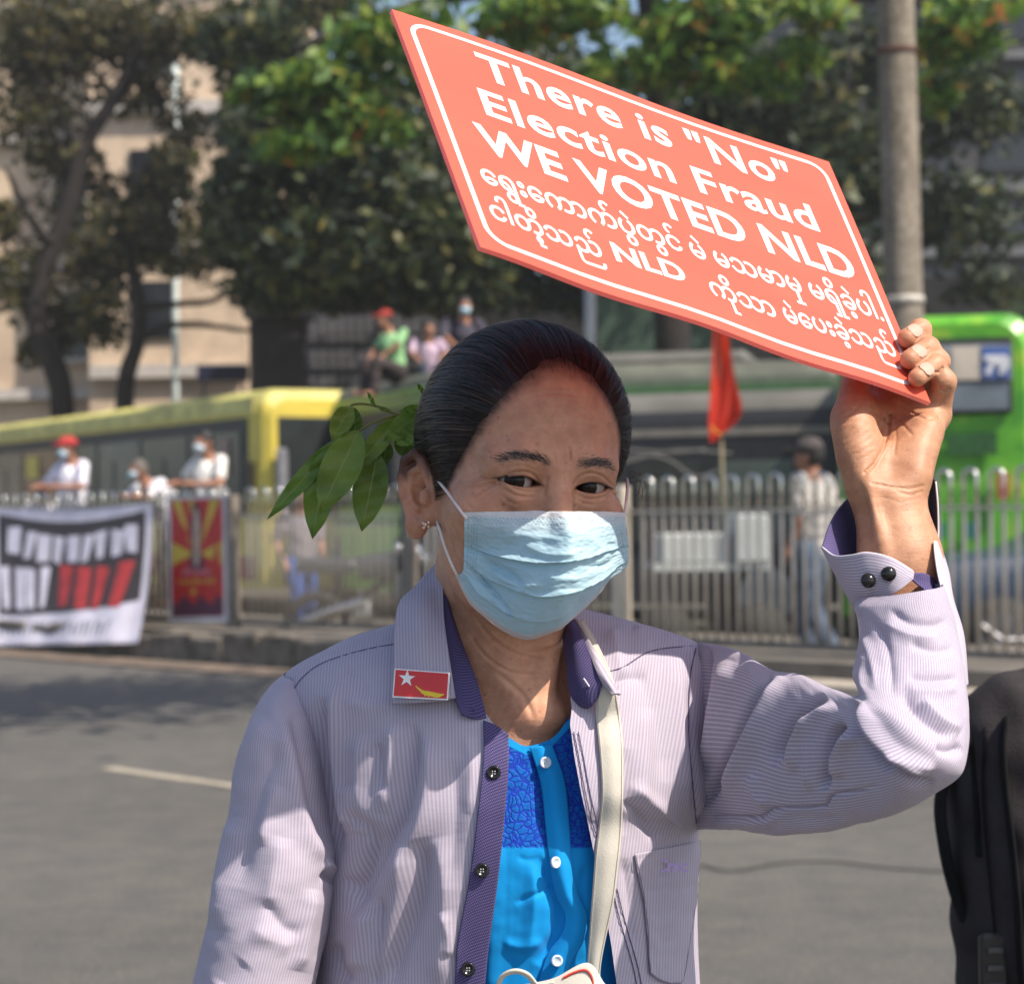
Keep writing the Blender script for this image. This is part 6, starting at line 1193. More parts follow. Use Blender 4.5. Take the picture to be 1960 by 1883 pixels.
for pts, r in (([(.41, .56), (.50, .70), (.58, .76)], [.012, .02, .03]), ([(.52, .74), (.60, .79), (.70, .82), (.82, .86), (.93, .80)], [.03, .05, .05, .045, .012]), ([(.60, .74), (.74, .78), (.88, .82)], .02), ([(.56, .80), (.60, .90)], .012), ([(.64, .82), (.66, .93)], .012)):
    pts = catmull(np.array(pts), 14); rr = np.full(14, r) if np.isscalar(r) else np.interp(np.linspace(0, 1, 14), np.linspace(0, 1, len(r)), r); T = np.gradient(pts, axis=0); T /= np.linalg.norm(T, axis=1)[:, None] + 1e-9
    N_ = np.stack([-T[:, 1], T[:, 0]], 1) * rr[:, None] * [1, 1.6]; a = pts + N_; b = pts - N_; V = np.concatenate([BG(a[:, 0], a[:, 1], .0007), BG(b[:, 0], b[:, 1], .0007)]); mesh('emblem', V, [(i, i + 1, 15 + i, 14 + i) for i in range(13)], yl, badge)
# sprig of leaves tucked behind her head
t = NT('fresh_leaf'); uvn = t.coord('UV'); o = t.coord(); sp = t.add('SeparateXYZ'); t.link(uvn, sp.inputs[0]); n = t.noise(o, 45, 4); at = t.add('Attribute', attribute_name='Col')
lc = t.ramp(n, [(.3, (.115, .190, .028)), (.55, (.175, .27, .042)), (.75, (.24, .30, .06))]); lc = t.mix(1., lc, at.outputs[0], 'MULTIPLY')
vn = t.math('SINE', t.math('MULTIPLY', t.math('ADD', t.math('MULTIPLY', sp.outputs[1], 1.), t.math('MULTIPLY', t.math('ABSOLUTE', sp.outputs[0]), -.5)), 70.)); mid = t.math('SUBTRACT', 1., t.math('MINIMUM', t.math('MULTIPLY', t.math('ABSOLUTE', sp.outputs[0]), 22.), 1.))
lc2 = t.mix(mid, lc, (.30, .36, .12)); t.fin(lc2, .38, t.bump(vn, .12, .0006), Specular_IOR_Level=.45); translucent(t, lc2, .30); leaf_m = t.m; stem_m = simple('leaf_stem', (.17, .18, .04), .6)
sprig = thing('leafy_sprig', 'sprig of fresh green leaves tucked into the hair behind her ear', 'sprig', tuple(W(800, 790, 1.53)))
def leaf(base, tip, w, d0, d1, fold=.25, curl=.2, tint=(1, 1, 1), bend=0.):
    n = 36; m = 15; a = W(*base, d0); b = W(*tip, d1); ax = b - a; L = np.linalg.norm(ax); ax /= L; sd = np.cross(ax, [0, 1., 0]); sd /= np.linalg.norm(sd); up = np.cross(sd, ax); up = up if up[1] < 0 else -up
    tt = np.linspace(0, 1, n); prof = np.sin(np.pi * tt ** .85) ** .75 * (1 - .35 * sm(tt, .80, 1.)); prof[-1] = 0; prof[0] = 0; wm_ = w / F * d0 / 2
    s = np.linspace(-1, 1, m); G = a + ax * (tt * L)[:, None, None] * np.ones((n, m, 1)) + sd * (s[None, :, None] * prof[:, None, None] * wm_ + bend * L * np.sin(np.pi * tt)[:, None, None]) + up * (np.abs(s)[None, :, None] * prof[:, None, None] * wm_ * fold - curl * L * (tt ** 2)[:, None, None] * .3 + .0012 * np.sin(tt * 17 + s[:, None] * 2).T[..., None])
    uv = np.stack([np.ones((n, 1)) * s, tt[:, None] * np.ones(m)], -1); sheet('leaf', G, leaf_m, sprig, uv=uv, col=np.ones((n, m, 3)) * tint)
for a in [((672, 777), (634, 842), 42, 1.512, 1.500, .35, .1, (1.1, 1.02, .9)), ((676, 780), (682, 842), 30, 1.520, 1.518, .2, .0, (.62, .72, .7)), ((627, 858), (597, 1031), 62, 1.517, 1.512, .25, .25, (.85, .95, .8)), ((651, 838), (512, 992), 36, 1.523, 1.500, .2, .2, (.75, .9, .75)),
          ((687, 823), (612, 980), 76, 1.508, 1.492, .22, .3, (1.05, 1.08, 1)), ((723, 868), (692, 1016), 66, 1.516, 1.505, .25, .2, (.88, .92, .8)), ((767, 793), (668, 912), 40, 1.518, 1.505, .25, .15, (1, 1, .9)), ((806, 790), (736, 842), 44, 1.515, 1.503, .15, .2, (1.15, 1.25, 1.3)),
          ((812, 815), (757, 850), 42, 1.512, 1.505, .15, .2, (1.25, 1.4, 1.5)), ((806, 780), (765, 787), 17, 1.51, 1.505, .2, .2, (1.1, 1.2, 1)), ((718, 778), (702, 748), 8, 1.515, 1.510, .2, .0, (1.3, 1.3, 1.2)), ((722, 778), (752, 790), 9, 1.515, 1.515, .2, .0, (1.1, 1.1, 1)),
          ((740, 845), (734, 892), 32, 1.525, 1.520, .2, .1, (.55, .6, .55)), ((814, 756), (797, 733), 9, 1.52, 1.515, .2, .0, (1.2, 1.2, .9)), ((760, 830), (800, 880), 44, 1.53, 1.53, .2, .1, (.55, .65, .6)), ((640, 868), (575, 915), 22, 1.528, 1.52, .2, .1, (.9, 1.1, 1.2))]: leaf(*a)
for pts, r in (([(830, 800), (802, 789), (767, 793), (740, 786), (722, 778), (694, 773), (674, 775), (670, 782)], .0011), ([(755, 795), (712, 810), (687, 825)], .0010), ([(766, 793), (745, 830), (724, 868)], .0009), ([(690, 823), (655, 836), (628, 858)], .0008), ([(815, 760), (812, 780), (820, 795)], .0007)):
    v, f = tube(WA(np.array([(x, y, 1.516) for x, y in pts], float)), r, 6, 40); mesh('stem', v, f, stem_m, sprig, True)
# ------------------------------------------------------------------ dark backpack at the right edge and the person who wears it
K_ = 2.05
charcoal_c = simple('charcoal_cloth', (.040, .035, .037), 1., .25, 20, .8, 420, .002, Specular_IOR_Level=.15); black_c = simple('black_webbing', (.010, .010, .011), .95, .2, 60, .6, 800, .001, Specular_IOR_Level=.15); plastic = simple('black_plastic', (.02, .02, .02), .35, .2, 60)
bpk = thing('backpack', 'dark grey backpack with black webbing and buckle at the right edge', 'backpack', tuple(W(1950, 1600, K_ + .1)))
def bp_sdf(P):
    P = P.astype(np.float32); d = ell(P, W(1985, 1640, K_ + .14), (.085, .125, .20)); d = su(d, seg(P, W(1910, 1420, K_ + .12), W(1945, 1900, K_ + .12), .038, .05), .05); d = su(d, seg(P, W(1960, 1390, K_ + .12), W(2050, 1440, K_ + .14), .045, .06), .05)
    d = su(d, ell(P, W(2070, 1800, K_ + .12), (.10, .12, .16)), .06); d = su(d, ell(P, W(1872, 1500, K_ + .18), (.030, .06, .10)), .03)
    return d + .0018 * np.sin(P[:, 2] * 90 + P[:, 0] * 40).astype(np.float32) + .0012 * np.sin(P[:, 0] * 160 + P[:, 2] * 30).astype(np.float32)
V, Q = sdf_mesh(bp_sdf, W(1790, 2150, K_) * [1, 0, 1] + [0, K_ - .06, 0], W(2200, 1250, K_) * [1, 0, 1] + [0, K_ + .34, 0], .005); V = laplace(V, Q, 3); mesh('bag_body', V, Q, charcoal_c, bpk, True)
def bfront(px, py):
    dd = np.linspace(K_ - .05, K_ + .3, 300); P = np.stack([W(px, py, d) for d in dd]); v_ = bp_sdf(P); k = np.argmax(v_ < 0); return dd[k] if v_.min() < 0 else K_ + .08
for pts, w in (([(1925, 1375), (1918, 1440), (1930, 1560), (1945, 1700), (1955, 1883)], .013), ([(1850, 1390), (1862, 1440), (1868, 1520), (1875, 1640)], .004), ([(1885, 1390), (1880, 1500), (1895, 1700), (1915, 1883)], .003)):
    P_ = np.array([W(x, y, bfront(x, y) - .003) for x, y in catmull(np.array(pts, float), 24)]); v, f = tube(P_, w, 8, flat=.25); mesh('webbing', v, f, black_c, bpk, True)
c = W(1902, 1845, bfront(1902, 1845) - .008); v, f = box(c, (.030, .012, .065), 0, .004); mesh('buckle', v, f, plastic, bpk)
for k in range(3):
    v, f = box(c + [0, -.008, -.020 + k * .018], (.016, .006, .006), 0, .001); mesh('buckle_slot', v, f, simple('buckle_edge', (.06, .06, .06), .4) if k == 0 else bpy.data.materials['buckle_edge'], bpk)
# strap of a second bag: black curved edge left of the pack
P_ = WA(np.array([(1868, 1395, K_ + .12), (1822, 1465, K_ + .12), (1800, 1530, K_ + .11), (1806, 1610, K_ + .10), (1826, 1700, K_ + .10), (1862, 1800, K_ + .10), (1895, 1883, K_ + .10)], float)); v, f = tube(P_, .012, 10, 40, flat=.5); mesh('side_panel', v, f, black_c, bpk, True)
# ================================================================== people, banners, flag and vehicles in the street behind
SKIN_B = simple('distant_skin', (.30, .14, .085), .6, .1, 20)
def person(label, px, d, z0, rz, height=1.66, shirt=(.6, .6, .62), trousers=(.05, .06, .09), hair=(.012, .010, .010), cap=None, mask=None, pose='stand', shirt_m=None, group=None, sleeve_len=.6):
    """a modest figure for the far side of the road: body one mesh, clothes, hair and mask as parts"""
    k = height / 1.66; o = thing('person', label, 'person', (GX(px, d), d, z0), rz, group)
    pel, che, nek, hed = np.array([0, 0, .90]), np.array([0, -.01, 1.22]), np.array([0, 0, 1.40]), np.array([0, -.02, 1.53])
    sh = [np.array([-.17, 0, 1.36]), np.array([.17, 0, 1.36])]; el = [np.array([-.22, .02, 1.10]), np.array([.22, .02, 1.10])]; wr = [np.array([-.22, -.08, .88]), np.array([.22, -.08, .88])]
    hip = [np.array([-.09, 0, .88]), np.array([.09, 0, .88])]; kn = [np.array([-.10, -.02, .48]), np.array([.10, -.02, .48])]; an = [np.array([-.10, .03, .08]), np.array([.10, .03, .08])]
    if pose == 'lean':
        che = np.array([0, -.14, 1.18]); nek = np.array([0, -.27, 1.30]); hed = np.array([0, -.36, 1.41]); sh = [np.array([-.18, -.20, 1.27]), np.array([.18, -.20, 1.27])]; el = [np.array([-.26, -.36, 1.12]), np.array([.26, -.36, 1.12])]; wr = [np.array([-.12, -.48, 1.14]), np.array([.14, -.48, 1.14])]
    if pose == 'rest': el = [np.array([-.28, -.12, 1.16]), np.array([.28, -.10, 1.14])]; wr = [np.array([-.14, -.36, 1.14]), np.array([.16, -.36, 1.14])]; hed = hed + [0, -.04, 0]
    if pose == 'sit':
        dz = -.42; pel, che, nek, hed = [v + [0, 0, dz - .36] for v in (pel, che, nek, hed)]; sh = [v + [0, 0, dz - .36] for v in sh]; hip = [v + [0, 0, dz - .36] for v in hip]; kn = [np.array([-.12, -.38, .22]), np.array([.12, -.38, .22])]; an = [np.array([-.12, -.40, -.12]), np.array([.12, -.42, -.14])]; el = [np.array([-.24, -.14, .42]), np.array([.24, -.14, .42])]; wr = [np.array([-.12, -.32, .26]), np.array([.12, -.32, .26])]
        che = che + [0, -.05, 0]; nek = nek + [0, -.10, 0]; hed = hed + [0, -.14, 0]
    if pose == 'walk': kn[0] = kn[0] + [0, -.10, .02]; an[0] = an[0] + [0, -.10, 0]; kn[1] = kn[1] + [0, .06, 0]; an[1] = an[1] + [0, .22, .04]; el[0] = el[0] + [0, .08, 0]
    S = lambda *a: tuple(a)
    fdir = np.array([0, -1., 0])
    def body(P):
        P = P / k; d_ = ell(P, hed, (.072, .092, .108)); d_ = su(d_, ell(P, hed + [0, -.075, -.035], (.030, .020, .035)), .03); d_ = su(d_, seg(P, hed + [0, -.088, .0], hed + [0, -.104, -.03], .010, .014), .012); d_ = su(d_, ell(P, hed + [0, -.045, -.07], (.045, .045, .040)), .03); d_ = su(d_, seg(P, nek, hed, .052, .048), .02)
        for s_ in (-1, 1): d_ = su(d_, ell(P, hed + [s_ * .076, .01, -.01], (.012, .020, .032)), .008)
        d_ = su(d_, seg(P, pel, che, .115, .125), .05); d_ = su(d_, seg(P, che, nek - [0, 0, .06], .11, .07), .05)
        for i in (0, 1):
            d_ = su(d_, seg(P, sh[i], el[i], .048, .038), .03); d_ = su(d_, seg(P, el[i], wr[i], .038, .026), .01); hd = wr[i] + (wr[i] - el[i]) / np.linalg.norm(wr[i] - el[i]) * .07; d_ = su(d_, seg(P, wr[i], hd, .030, .022), .02)
            for q in (-.018, -.006, .006, .018): d_ = su(d_, seg(P, hd, hd + (hd - wr[i]) * .75 + [q, 0, q * .5], .010, .007), .004)
            d_ = su(d_, seg(P, hip[i], kn[i], .085, .055), .04); d_ = su(d_, seg(P, kn[i], an[i], .055, .038), .01); d_ = su(d_, seg(P, an[i] + [0, .03, -.04], an[i] + [0, -.15, -.05], .035, .030), .02)
        return (d_ * k).astype(np.float32)
    lo, hi = np.array([-.5, -.75, -.35]) * k, np.array([.5, .45, 1.72]) * k
    V, Q = sdf_mesh(lambda P: body(P), lo, hi, .017); V = laplace(V, Q, 1); mesh('body', V, Q, SKIN_B, o, True, local=True)
    def part(name, fn, m_, h=.018):
        V, Q = sdf_mesh(lambda P: (fn(P / k) * k + .004 * np.sin(P[:, 2] * 40 + P[:, 0] * 25) * 1.).astype(np.float32), lo, hi, h); V = laplace(V, Q, 1); return mesh(name, V, Q, m_, o, True, local=True)
    def shirt_f(P):
        d_ = seg(P, pel - [0, 0, .02], che, .135, .142); d_ = su(d_, seg(P, che, nek - [0, 0, .05], .125, .065), .05)
        for i in (0, 1): d_ = su(d_, seg(P, sh[i], sh[i] + (el[i] - sh[i]) * (sleeve_len + .2), .060, .058), .03)
        return d_
    def trous(P):
        d_ = seg(P, pel + [0, 0, .02], pel - [0, 0, .04], .125, .13)
        for i in (0, 1): d_ = su(d_, seg(P, hip[i], kn[i], .098, .070), .03); d_ = su(d_, seg(P, kn[i], an[i], .068, .060), .02)
        return d_
    part('shirt', shirt_f, shirt_m or simple('shirt_cloth', shirt, .85, .12, 6)); part('trousers', trous, simple('trouser_cloth', trousers, .9, .2, 8))
    def hair_f(P):
        d_ = ell(P, hed + [0, .012, .018], (.083, .098, .108)); cut = (P - hed) @ np.array([0, -.75, -.66], np.float32) - (.028); return np.maximum(d_, cut)
    part('hair', hair_f, simple('distant_hair', hair, .6), .014)
    if cap:
        def cap_f(P):
            d_ = ell(P, hed + [0, .005, .045], (.092, .105, .085)); d_ = np.maximum(d_, -(P[:, 2] - hed[2] - .035)); br = ell(P, hed + [0, -.13, .045], (.065, .075, .012)); return su(d_, br, .012)
        part('cap', cap_f, simple('cap_cloth', cap, .85), .012)
    if mask:
        def mask_f(P): return np.maximum(ell(P, hed + [0, -.055, -.048], (.060, .062, .052)), P[:, 1] - hed[1] + .02)
        part('face_mask', mask_f, simple('mask_blue', mask, .8), .012)
    return o
grp = None
rzf = math.atan2(-.7, .7) + math.pi / 2 - .75
person('man in red and blue cap and white shirt leaning over the left fence', 140, 21.5, .46, -.7, 1.72, (.72, .70, .80), cap=(.40, .03, .03), mask=(.35, .5, .6), pose='rest')
person('child in navy cap and blue mask with white shirt behind the banner', 84, 21.9, .30, .1, 1.42, (.62, .62, .66), cap=(.02, .03, .08), mask=(.30, .48, .58), pose='rest')
person('grey haired man in white shirt bent over the fence between the banners', 325, 20.4, .42, -.9, 1.60, (.68, .68, .74), hair=(.10, .085, .07), mask=(.35, .5, .6), pose='lean')
person('young man in white T-shirt resting his arms on the fence above the red poster', 402, 19.8, .46, -.75, 1.70, (.74, .72, .68), trousers=(.03, .03, .035), pose='rest', mask=(.45, .55, .62), sleeve_len=.45)
t = NT('checked_shirt'); c0 = t.coord(); ck = t.add('TexChecker'); t.link(c0, ck.inputs['Vector']); ck.inputs['Scale'].default_value = 24; w1 = t.add('TexWave', wave_type='BANDS'); w1.inputs['Scale'].default_value = 12; t.link(c0, w1.inputs['Vector'])
check_m = t.fin(t.mix(.5, t.mix(ck.outputs[1], (.14, .14, .16), (.60, .57, .52)), t.mix(w1.outputs[1], (.14, .14, .16), (.64, .60, .55))), .85)
person('man in grey cap and checked shirt walking past behind the fence', 1555, 15.4, .0, -2.2, 1.86, trousers=(.07, .10, .15), cap=(.06, .05, .05), pose='walk', shirt_m=check_m)
person('passer-by in blue trousers behind the fence below the leaves', 575, 19.2, .0, .6, 1.62, (.25, .22, .24), trousers=(.02, .07, .28), pose='walk')
person('seated man in pale green shirt on the roof of the green bus', 762, 24.8, 2.93, -.9, 1.62, (.24, .46, .22), trousers=(.04, .03, .03), cap=(.30, .03, .02), pose='sit')
person('seated person in pink and white on the bus roof beside the green shirt', 822, 25.2, 2.90, .2, 1.50, (.48, .36, .46), pose='sit')
person('masked person in dark jacket sitting on the bus roof behind the others', 890, 25.6, 3.05, .2, 1.85, (.045, .040, .06), trousers=(.03, .03, .04), mask=(.35, .55, .65), pose='sit', sleeve_len=.8)
# ------------------------------------------------------------------ banner and poster tied to the fence
def fence_sheet(px0, px1, y0a, y0b, y1a, y1b, nv_, nu_, off=.09, wav=.02, sag=0., out=0., pull=0.):
    """a sheet tied to the fence rail; out: how far its foot swings forward over the kerb"""
    G = np.zeros((nv_, nu_, 3))
    for i, v in enumerate(np.linspace(0, 1, nv_)):
        for j, u in enumerate(np.linspace(0, 1, nu_)):
            px = px0 * (1 - u) + px1 * u - pull * u * v ** 2; py = (y0a * (1 - u) + y0b * u + sag * math.sin(np.pi * u)) * (1 - v) + (y1a * (1 - u) + y1b * u) * v
            o_ = off + out * v ** 1.3 + wav * (math.sin(u * 9 + v * 2) * v + .6 * math.sin(u * 23 + 1.5 * v) * v); B0 = FP + FN * o_; k = (px - CX) / F
            s = (k * B0[1] - B0[0]) / (FD[0] - k * FD[1]); q = B0 + FD * s; G[i, j] = (q[0], q[1], W(px, py, q[1])[2])
    return G
def on_sheet(G, u, v, off):
    nv_, nu_ = G.shape[:2]; N_ = grid_normals(G); N_ = N_ * np.where(N_[..., 1:2] > 0, -1, 1); a = np.clip(np.asarray(u) * (nu_ - 1), 0, nu_ - 1.001); b = np.clip(np.asarray(v) * (nv_ - 1), 0, nv_ - 1.001); j = a.astype(int); i = b.astype(int); fu = (a - j)[..., None]; fv = (b - i)[..., None]
    P = (1 - fu) * (1 - fv) * G[i, j] + fu * (1 - fv) * G[i, j + 1] + (1 - fu) * fv * G[i + 1, j] + fu * fv * G[i + 1, j + 1]; return P + N_[i, j] * off
ban_w = simple('banner_white', (.55, .53, .62), .8, .15, 4); ban_k = simple('banner_black', (.035, .028, .030), .7, .2, 5); ban_r = simple('banner_red', (.40, .035, .035), .7, .25, 6)
G = fence_sheet(-35, 291, 968, 962, 1236, 1230, 40, 120, .10, .030, 10, .74, 30)
banner = thing('protest_banner', 'large creased black white and red banner tied along the left fence', 'banner', tuple(fpos(fs(130), .1)) + (.28,))
mesh('cloth', G.reshape(-1, 3), grid_faces(40, 120), ban_w, banner, True)
def patch_on(G, u0, v0, u1, v1, m_, par, name, off=.004, n=30, vtop=None, vbot=None):
    u = np.linspace(u0, u1, n)[None] * np.ones((8, 1)); a = np.full(n, v0) if vtop is None else vtop(np.linspace(0, 1, n)); b = np.full(n, v1) if vbot is None else vbot(np.linspace(0, 1, n)); v = a[None] + (b - a)[None] * np.linspace(0, 1, 8)[:, None]
    return mesh(name, on_sheet(G, u, v, off).reshape(-1, 3), grid_faces(8, n), m_, par, True)
patch_on(G, .10, .06, .965, .76, ban_k, banner, 'dark_panel', .004, 60, vtop=lambda x: .05 + .045 * np.sin(np.pi * x), vbot=lambda x: .78 - .09 * x ** 2)
rr_ = np.random.default_rng(5)
def glyphs(G, par, m_, u0, u1, v0, v1, n, slant=.0, fill=.8, off=.008, arc=0.):
    """worn, creased lettering that can no longer be read: broken upright strokes"""
    w = (u1 - u0) / n
    for k in range(n):
        a = u0 + w * k + w * .08; b = a + w * fill * rr_.uniform(.75, 1.05); dv = arc * math.sin(np.pi * (k + .5) / n); segs = rr_.integers(1, 3)
        sl2 = slant + rr_.uniform(-.3, .3) * w; pts = np.array([(a + sl2, v0 + dv), (b + sl2, v0 + dv + rr_.uniform(-.02, .02)), (b - rr_.uniform(0, .3) * w, v1 + dv + rr_.uniform(-.02, .02)), (a + rr_.uniform(0, w * .15), v1 + dv + rr_.uniform(-.015, .01))]); q = []
        for (i, j) in ((0, 1), (1, 2), (2, 3), (3, 0)): q += [pts[i] + (pts[j] - pts[i]) * t_ for t_ in np.linspace(0, 1, 5, endpoint=False)]
        q = np.array(q); c = q.mean(0); q = np.vstack([q, c]); mesh('letter', on_sheet(G, q[:, 0], q[:, 1], off), [(i, (i + 1) % 20, 20) for i in range(20)], m_, par)
glyphs(G, banner, ban_w, .14, .93, .13, .33, 9, .01, .9, .009, .07); glyphs(G, banner, ban_w, .12, .41, .43, .74, 4, -.01, .85); glyphs(G, banner, ban_r, .45, .86, .40, .72, 4, .035, .93, .009, .03)
patch_on(G, .0, .80, 1., .99, ban_w, banner, 'white_panel', .006, 60, vtop=lambda x: .80 - .09 * x ** 2, vbot=lambda x: .985 + 0 * x)
grey_l = simple('banner_grey', (.17, .18, .22), .8); glyphs(G, banner, grey_l, .02, .80, .84, .935, 22, .012, .55, .010, -.0)
G = fence_sheet(320, 433, 951, 947, 1192, 1190, 30, 24, .09, .006)
poster = thing('rally_poster', 'red and yellow sunray poster with white border on the fence', 'poster', tuple(fpos(fs(376), .1)) + (.28,))
mesh('sheet', G.reshape(-1, 3), grid_faces(30, 24), simple('poster_white', (.62, .60, .64), .6), poster, True)
p_r = simple('poster_red', (.50, .025, .02), .5, .1, 8); p_y = simple('poster_yellow', (.62, .44, .06), .5); p_d = simple('poster_dark', (.10, .03, .06), .6, .4, 14)
patch_on(G, .06, .025, .94, .955, p_r, poster, 'red_field', .003, 10)
for tri in ([(.10, .03), (.24, .03), (.42, .42)], [(.36, .03), (.46, .03), (.48, .30)], [(.90, .03), (.74, .03), (.56, .40)], [(.07, .36), (.07, .55), (.46, .455)], [(.93, .36), (.93, .55), (.56, .455)]):
    q = np.array(tri); mesh('sun_ray', on_sheet(G, q[:, 0], q[:, 1], .005), [(0, 1, 2)], p_y, poster)
def blob(pts, m_, name, off): q = catmull(np.array(pts + pts[:1], float), 30)[:-1]; c = q.mean(0); q = np.vstack([q, c]); mesh(name, on_sheet(G, q[:, 0], q[:, 1], off), [(i, (i + 1) % 29, 29) for i in range(29)], m_, poster)
blob([(.44, .06), (.56, .08), (.58, .30), (.55, .40), (.62, .56), (.38, .56), (.42, .40), (.40, .25)], p_d, 'dark_shape', .007); blob([(.46, .10), (.54, .12), (.56, .34), (.53, .54), (.46, .54), (.45, .30)], simple('poster_pale', (.48, .36, .28), .6), 'standing_figure', .009)
patch_on(G, .07, .80, .93, .95, p_d, poster, 'dark_strip', .005, 10, vtop=lambda x: .82 + .05 * np.sin(x * 19)); glyphs(G, poster, simple('poster_pink', (.55, .25, .30), .6), .25, .75, .585, .625, 9, 0, .7, .008); glyphs(G, poster, p_y, .18, .82, .66, .70, 11, 0, .7, .008); blob([(.40, .745), (.46, .73), (.47, .77), (.41, .78)], p_y, 'star', .008)
# ------------------------------------------------------------------ red flag
fl_d = 17.6; flag = thing('red_flag', 'red flag drooping from its pole between the sign and the buses', 'flag', tuple(W(1392, 975, fl_d)[:2]) + (0,))
rows = [[(1368, 560), (1376, 558), (1386, 560)], [(1366, 640), (1380, 640), (1394, 642)], [(1362, 720), (1384, 722), (1408, 724)], [(1358, 785), (1386, 790), (1420, 786)], [(1357, 815), (1376, 826), (1404, 812)], [(1360, 848), (1366, 846), (1374, 838)]]
Gf = np.array([[(x, y, fl_d + .05 * ((j % 2) * 2 - 1)) for j, (x, y) in enumerate(r)] for r in rows], float); G = WA(patch(Gf, 60, 40)); uu = np.linspace(0, 1, 40)[None] * np.linspace(.3, 1, 60)[:, None]; G[..., 1] += .035 * np.sin(uu * 12)
t = NT('red_flag_cloth'); t.fin((.62, .035, .015), .7); translucent(t, (.8, .06, .02), .4); sheet('cloth', G, t.m, flag)
v, f = tube([(W(1392, 975, fl_d)[0], fl_d + .06, 0), W(1372, 545, fl_d) + [0, .06, 0]], .013, 8); mesh('pole', v, f, simple('bamboo', (.35, .30, .18), .7), flag, True)
v, f = tube(WA(np.array([(1362, 815, fl_d - .06), (1370, 826, fl_d - .07), (1378, 832, fl_d - .07)], float)), .02, 6, flat=.2); mesh('emblem', v, f, simple('flag_yellow', (.6, .35, .03), .6), flag)
# ------------------------------------------------------------------ car, motorcycle, utility cart behind the fence
cd = 15.2; car = thing('parked_car', 'blue grey car with alloy wheel behind the fence at the right edge', 'car', (GX(1990, cd), cd, 0))
prof = [(-1.0, .28), (-1.02, .55), (-.95, .78), (-.55, .92), (.15, 1.0), (.75, 1.38), (1.6, 1.45), (2.5, 1.40), (3.1, 1.02), (3.5, .95), (3.55, .4), (3.5, .28)]
pr_ = catmull(np.array(prof), 50); x0 = GX(1900, cd) + .3; secs = []
for yy_, ins in ((0, .10), (.06, .02), (.25, 0), (1.45, 0), (1.64, .02), (1.70, .10)): secs.append([(x0 + (p[0]) * (1 - ins * .3), cd + yy_ + (.12 * max(0, p[1] - .9) if yy_ < .8 else -.12 * max(0, p[1] - .9)), p[1] - ins * .4 * (p[1] > .5)) for p in pr_])
S = np.array(secs); k, m = S.shape[:2]; mesh('body', S.reshape(-1, 3), [(i * m + j, i * m + (j + 1) % m, (i + 1) * m + (j + 1) % m, (i + 1) * m + j) for i in range(k - 1) for j in range(m)] + [tuple(range(m - 1, -1, -1)), tuple((k - 1) * m + j for j in range(m))], simple('blue_grey_paint', (.035, .052, .085), .4, .05, 2), car, True)
for wx in (-.25, 2.55):
    v, f = tube([(x0 + wx, cd - .02, .32), (x0 + wx, cd + .2, .32)], .32, 26); w = mesh('wheel', v, f, tyre, car, True); v, f = tube([(x0 + wx, cd - .035, .32), (x0 + wx, cd - .01, .32)], .2, 20); mesh('rim', v, f, simple('dark_rim', (.06, .06, .065), .5), w)
    for a_ in range(5):
        an_ = a_ * 2 * math.pi / 5; v, f = tube([(x0 + wx, cd - .045, .32), (x0 + wx + .19 * math.cos(an_), cd - .045, .32 + .19 * math.sin(an_))], .02, 6); mesh('spoke', v, f, simple('alloy', (.32, .32, .33), .3, Metallic=.8) if 'alloy' not in bpy.data.materials else bpy.data.materials['alloy'], w)
v, f = box((x0 + 1.35, cd + .03, 1.18), (1.3, .02, .32)); mesh('window', v, f, busglass, car); v, f = box((x0 - .93, cd + .18, .66), (.12, .22, .12), 0, .03); mesh('headlight', v, f, simple('lamp_glass', (.5, .5, .52), .1), car)
md = 18.7; mc = thing('motorcycle', 'dark motorcycle with chrome lamps and exhaust behind the fence', 'motorcycle', (GX(690, md), md, 0))
chrome = simple('chrome', (.75, .75, .76), .12, .1, 30, Metallic=1.); darkp = simple('dark_paint', (.02, .02, .025), .35)
cx_ = GX(690, md)
for wx in (-.42, .62):
    a_ = np.linspace(0, 2 * np.pi, 25); P_ = np.stack([cx_ + wx + .27 * np.cos(a_), np.full(25, md), .30 + .27 * np.sin(a_)], 1); v, f = tube(P_, .045, 8, cap=False); w = mesh('wheel', v, f, tyre, mc, True)
    for q in range(6): v, f = tube([(cx_ + wx, md, .30), (cx_ + wx + .25 * math.cos(q * 1.05), md, .30 + .25 * math.sin(q * 1.05))], .006, 4); mesh('spoke', v, f, chrome, w)
for nm, pts, r, m_ in (('fork', [(cx_ + .62, md, .30), (cx_ + .42, md, .95)], .022, chrome), ('frame', [(cx_ + .42, md, .9), (cx_ + .1, md, .62), (cx_ - .42, md, .32)], .04, darkp), ('tank', [(cx_ + .32, md, .86), (cx_ - .02, md, .82)], .12, darkp), ('saddle', [(cx_ - .05, md, .84), (cx_ - .6, md, .86)], .075, darkp), ('engine', [(cx_ + .1, md, .42), (cx_ - .08, md, .40)], .14, rim_m), ('exhaust', [(cx_ + .05, md - .12, .52), (cx_ - .35, md - .14, .42), (cx_ - .62, md - .14, .30)], .042, chrome), ('handlebar', [(cx_ + .36, md - .28, 1.02), (cx_ + .42, md, .98), (cx_ + .36, md + .28, 1.02)], .018, chrome)):
    v, f = tube(pts, r, 10, 14); mesh(nm, v, f, m_, mc, True)
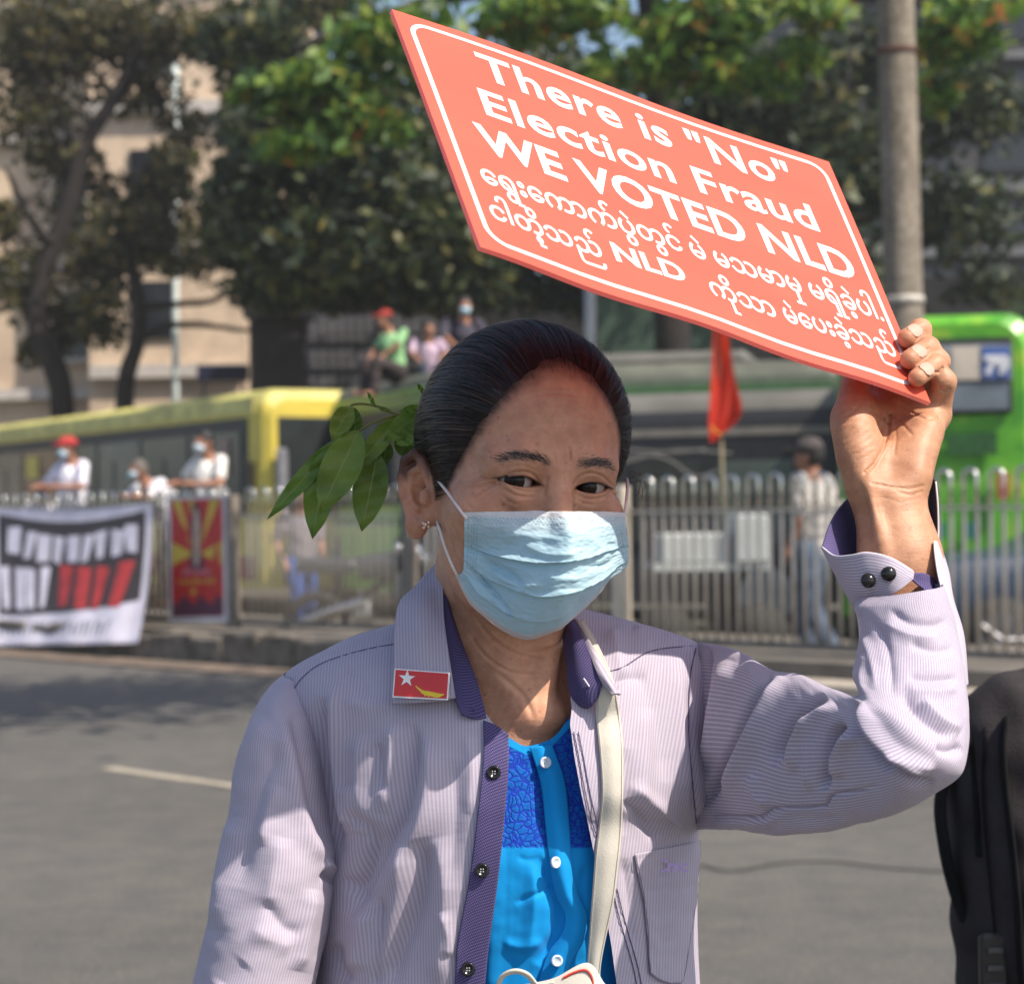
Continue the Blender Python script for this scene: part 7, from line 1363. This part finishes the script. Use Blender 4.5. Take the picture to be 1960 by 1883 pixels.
for i, (dx, dz, r) in enumerate(((.50, .96, .085), (.36, 1.00, .05), (.60, .90, .05))):
    th = np.linspace(0, np.pi, 9); ph = np.arange(12) / 12 * 2 * np.pi; S_ = np.stack([np.sin(th)[:, None] * np.cos(ph), np.sin(th)[:, None] * np.sin(ph), np.cos(th)[:, None] * np.ones(12)], -1) * r + [cx_ + dx, md - .12, dz]; mesh('headlight', S_.reshape(-1, 3), grid_faces(9, 12, True), chrome, mc, True)
ud = 17.0; ux = GX(1362, ud); ct = thing('utility_cart', 'pale grey metal cart with two boxes behind the fence', 'cart', (ux, ud, 0)); cp = simple('pale_grey_paint', (.42, .45, .44), .5, .1, 4)
for nm, px0, px1, y0, y1, dy in (('low_box', 1262, 1398, 1022, 1076, 0), ('tall_box', 1402, 1470, 984, 1076, -.1)):
    A = W(px0, y0, ud); Bq = W(px1, y1, ud); v, f = box(((A[0] + Bq[0]) / 2, ud + .3 + dy, (A[2] + Bq[2]) / 2), (Bq[0] - A[0], .6, A[2] - Bq[2]), 0, .02); mesh(nm, v, f, cp, ct)
zt = W(1300, 1076, ud)[2]; v, f = box((ux, ud + .28, zt - .04), (1.0, .64, .06)); mesh('deck', v, f, cp, ct)
for sx in (-.4, .4):
    v, f = tube([(ux + sx, ud + .02, .26), (ux + sx, ud + .10, .26)], .26, 18); mesh('wheel', v, f, tyre, ct, True); v, f = tube([(ux + sx, ud + .06, .26), (ux + sx, ud + .06, zt - .06)], .02, 6); mesh('leg', v, f, cp, ct)
# overhead cables drooping behind her head
cab = simple('grey_cable', (.12, .12, .12), .6)
person('person in slate blue shirt wearing the dark backpack, mostly outside the right edge', 2330, 2.42, 0, math.pi / 2, 1.62, (.10, .13, .17), trousers=(.03, .03, .04), pose='stand')
cb_ = thing('hanging_cables', 'loose grey cables drooping in front of the dark bus', 'cables', tuple(W(1290, 870, 18.4)))
for pts in ([(1180, 890), (1240, 874), (1300, 862), (1400, 868)], [(1180, 882), (1230, 872), (1280, 880), (1330, 912), (1372, 902)], [(1190, 860), (1290, 866), (1350, 860)]):
    v, f = tube(WA(np.array([(x, y, 18.4) for x, y in pts], float)), .012, 6, 24); mesh('cable', v, f, cab, cb_, True)
n = 0; Vb = []; Qb = []; Cb = []
for v, q, c in zip(BODY_V, BODY_Q, BODY_C): Vb.append(v); Qb.append(q + n); Cb.append(c); n += len(v)
body = mesh('body', np.concatenate(Vb), np.concatenate(Qb), skin, woman, True, col=np.concatenate(Cb))
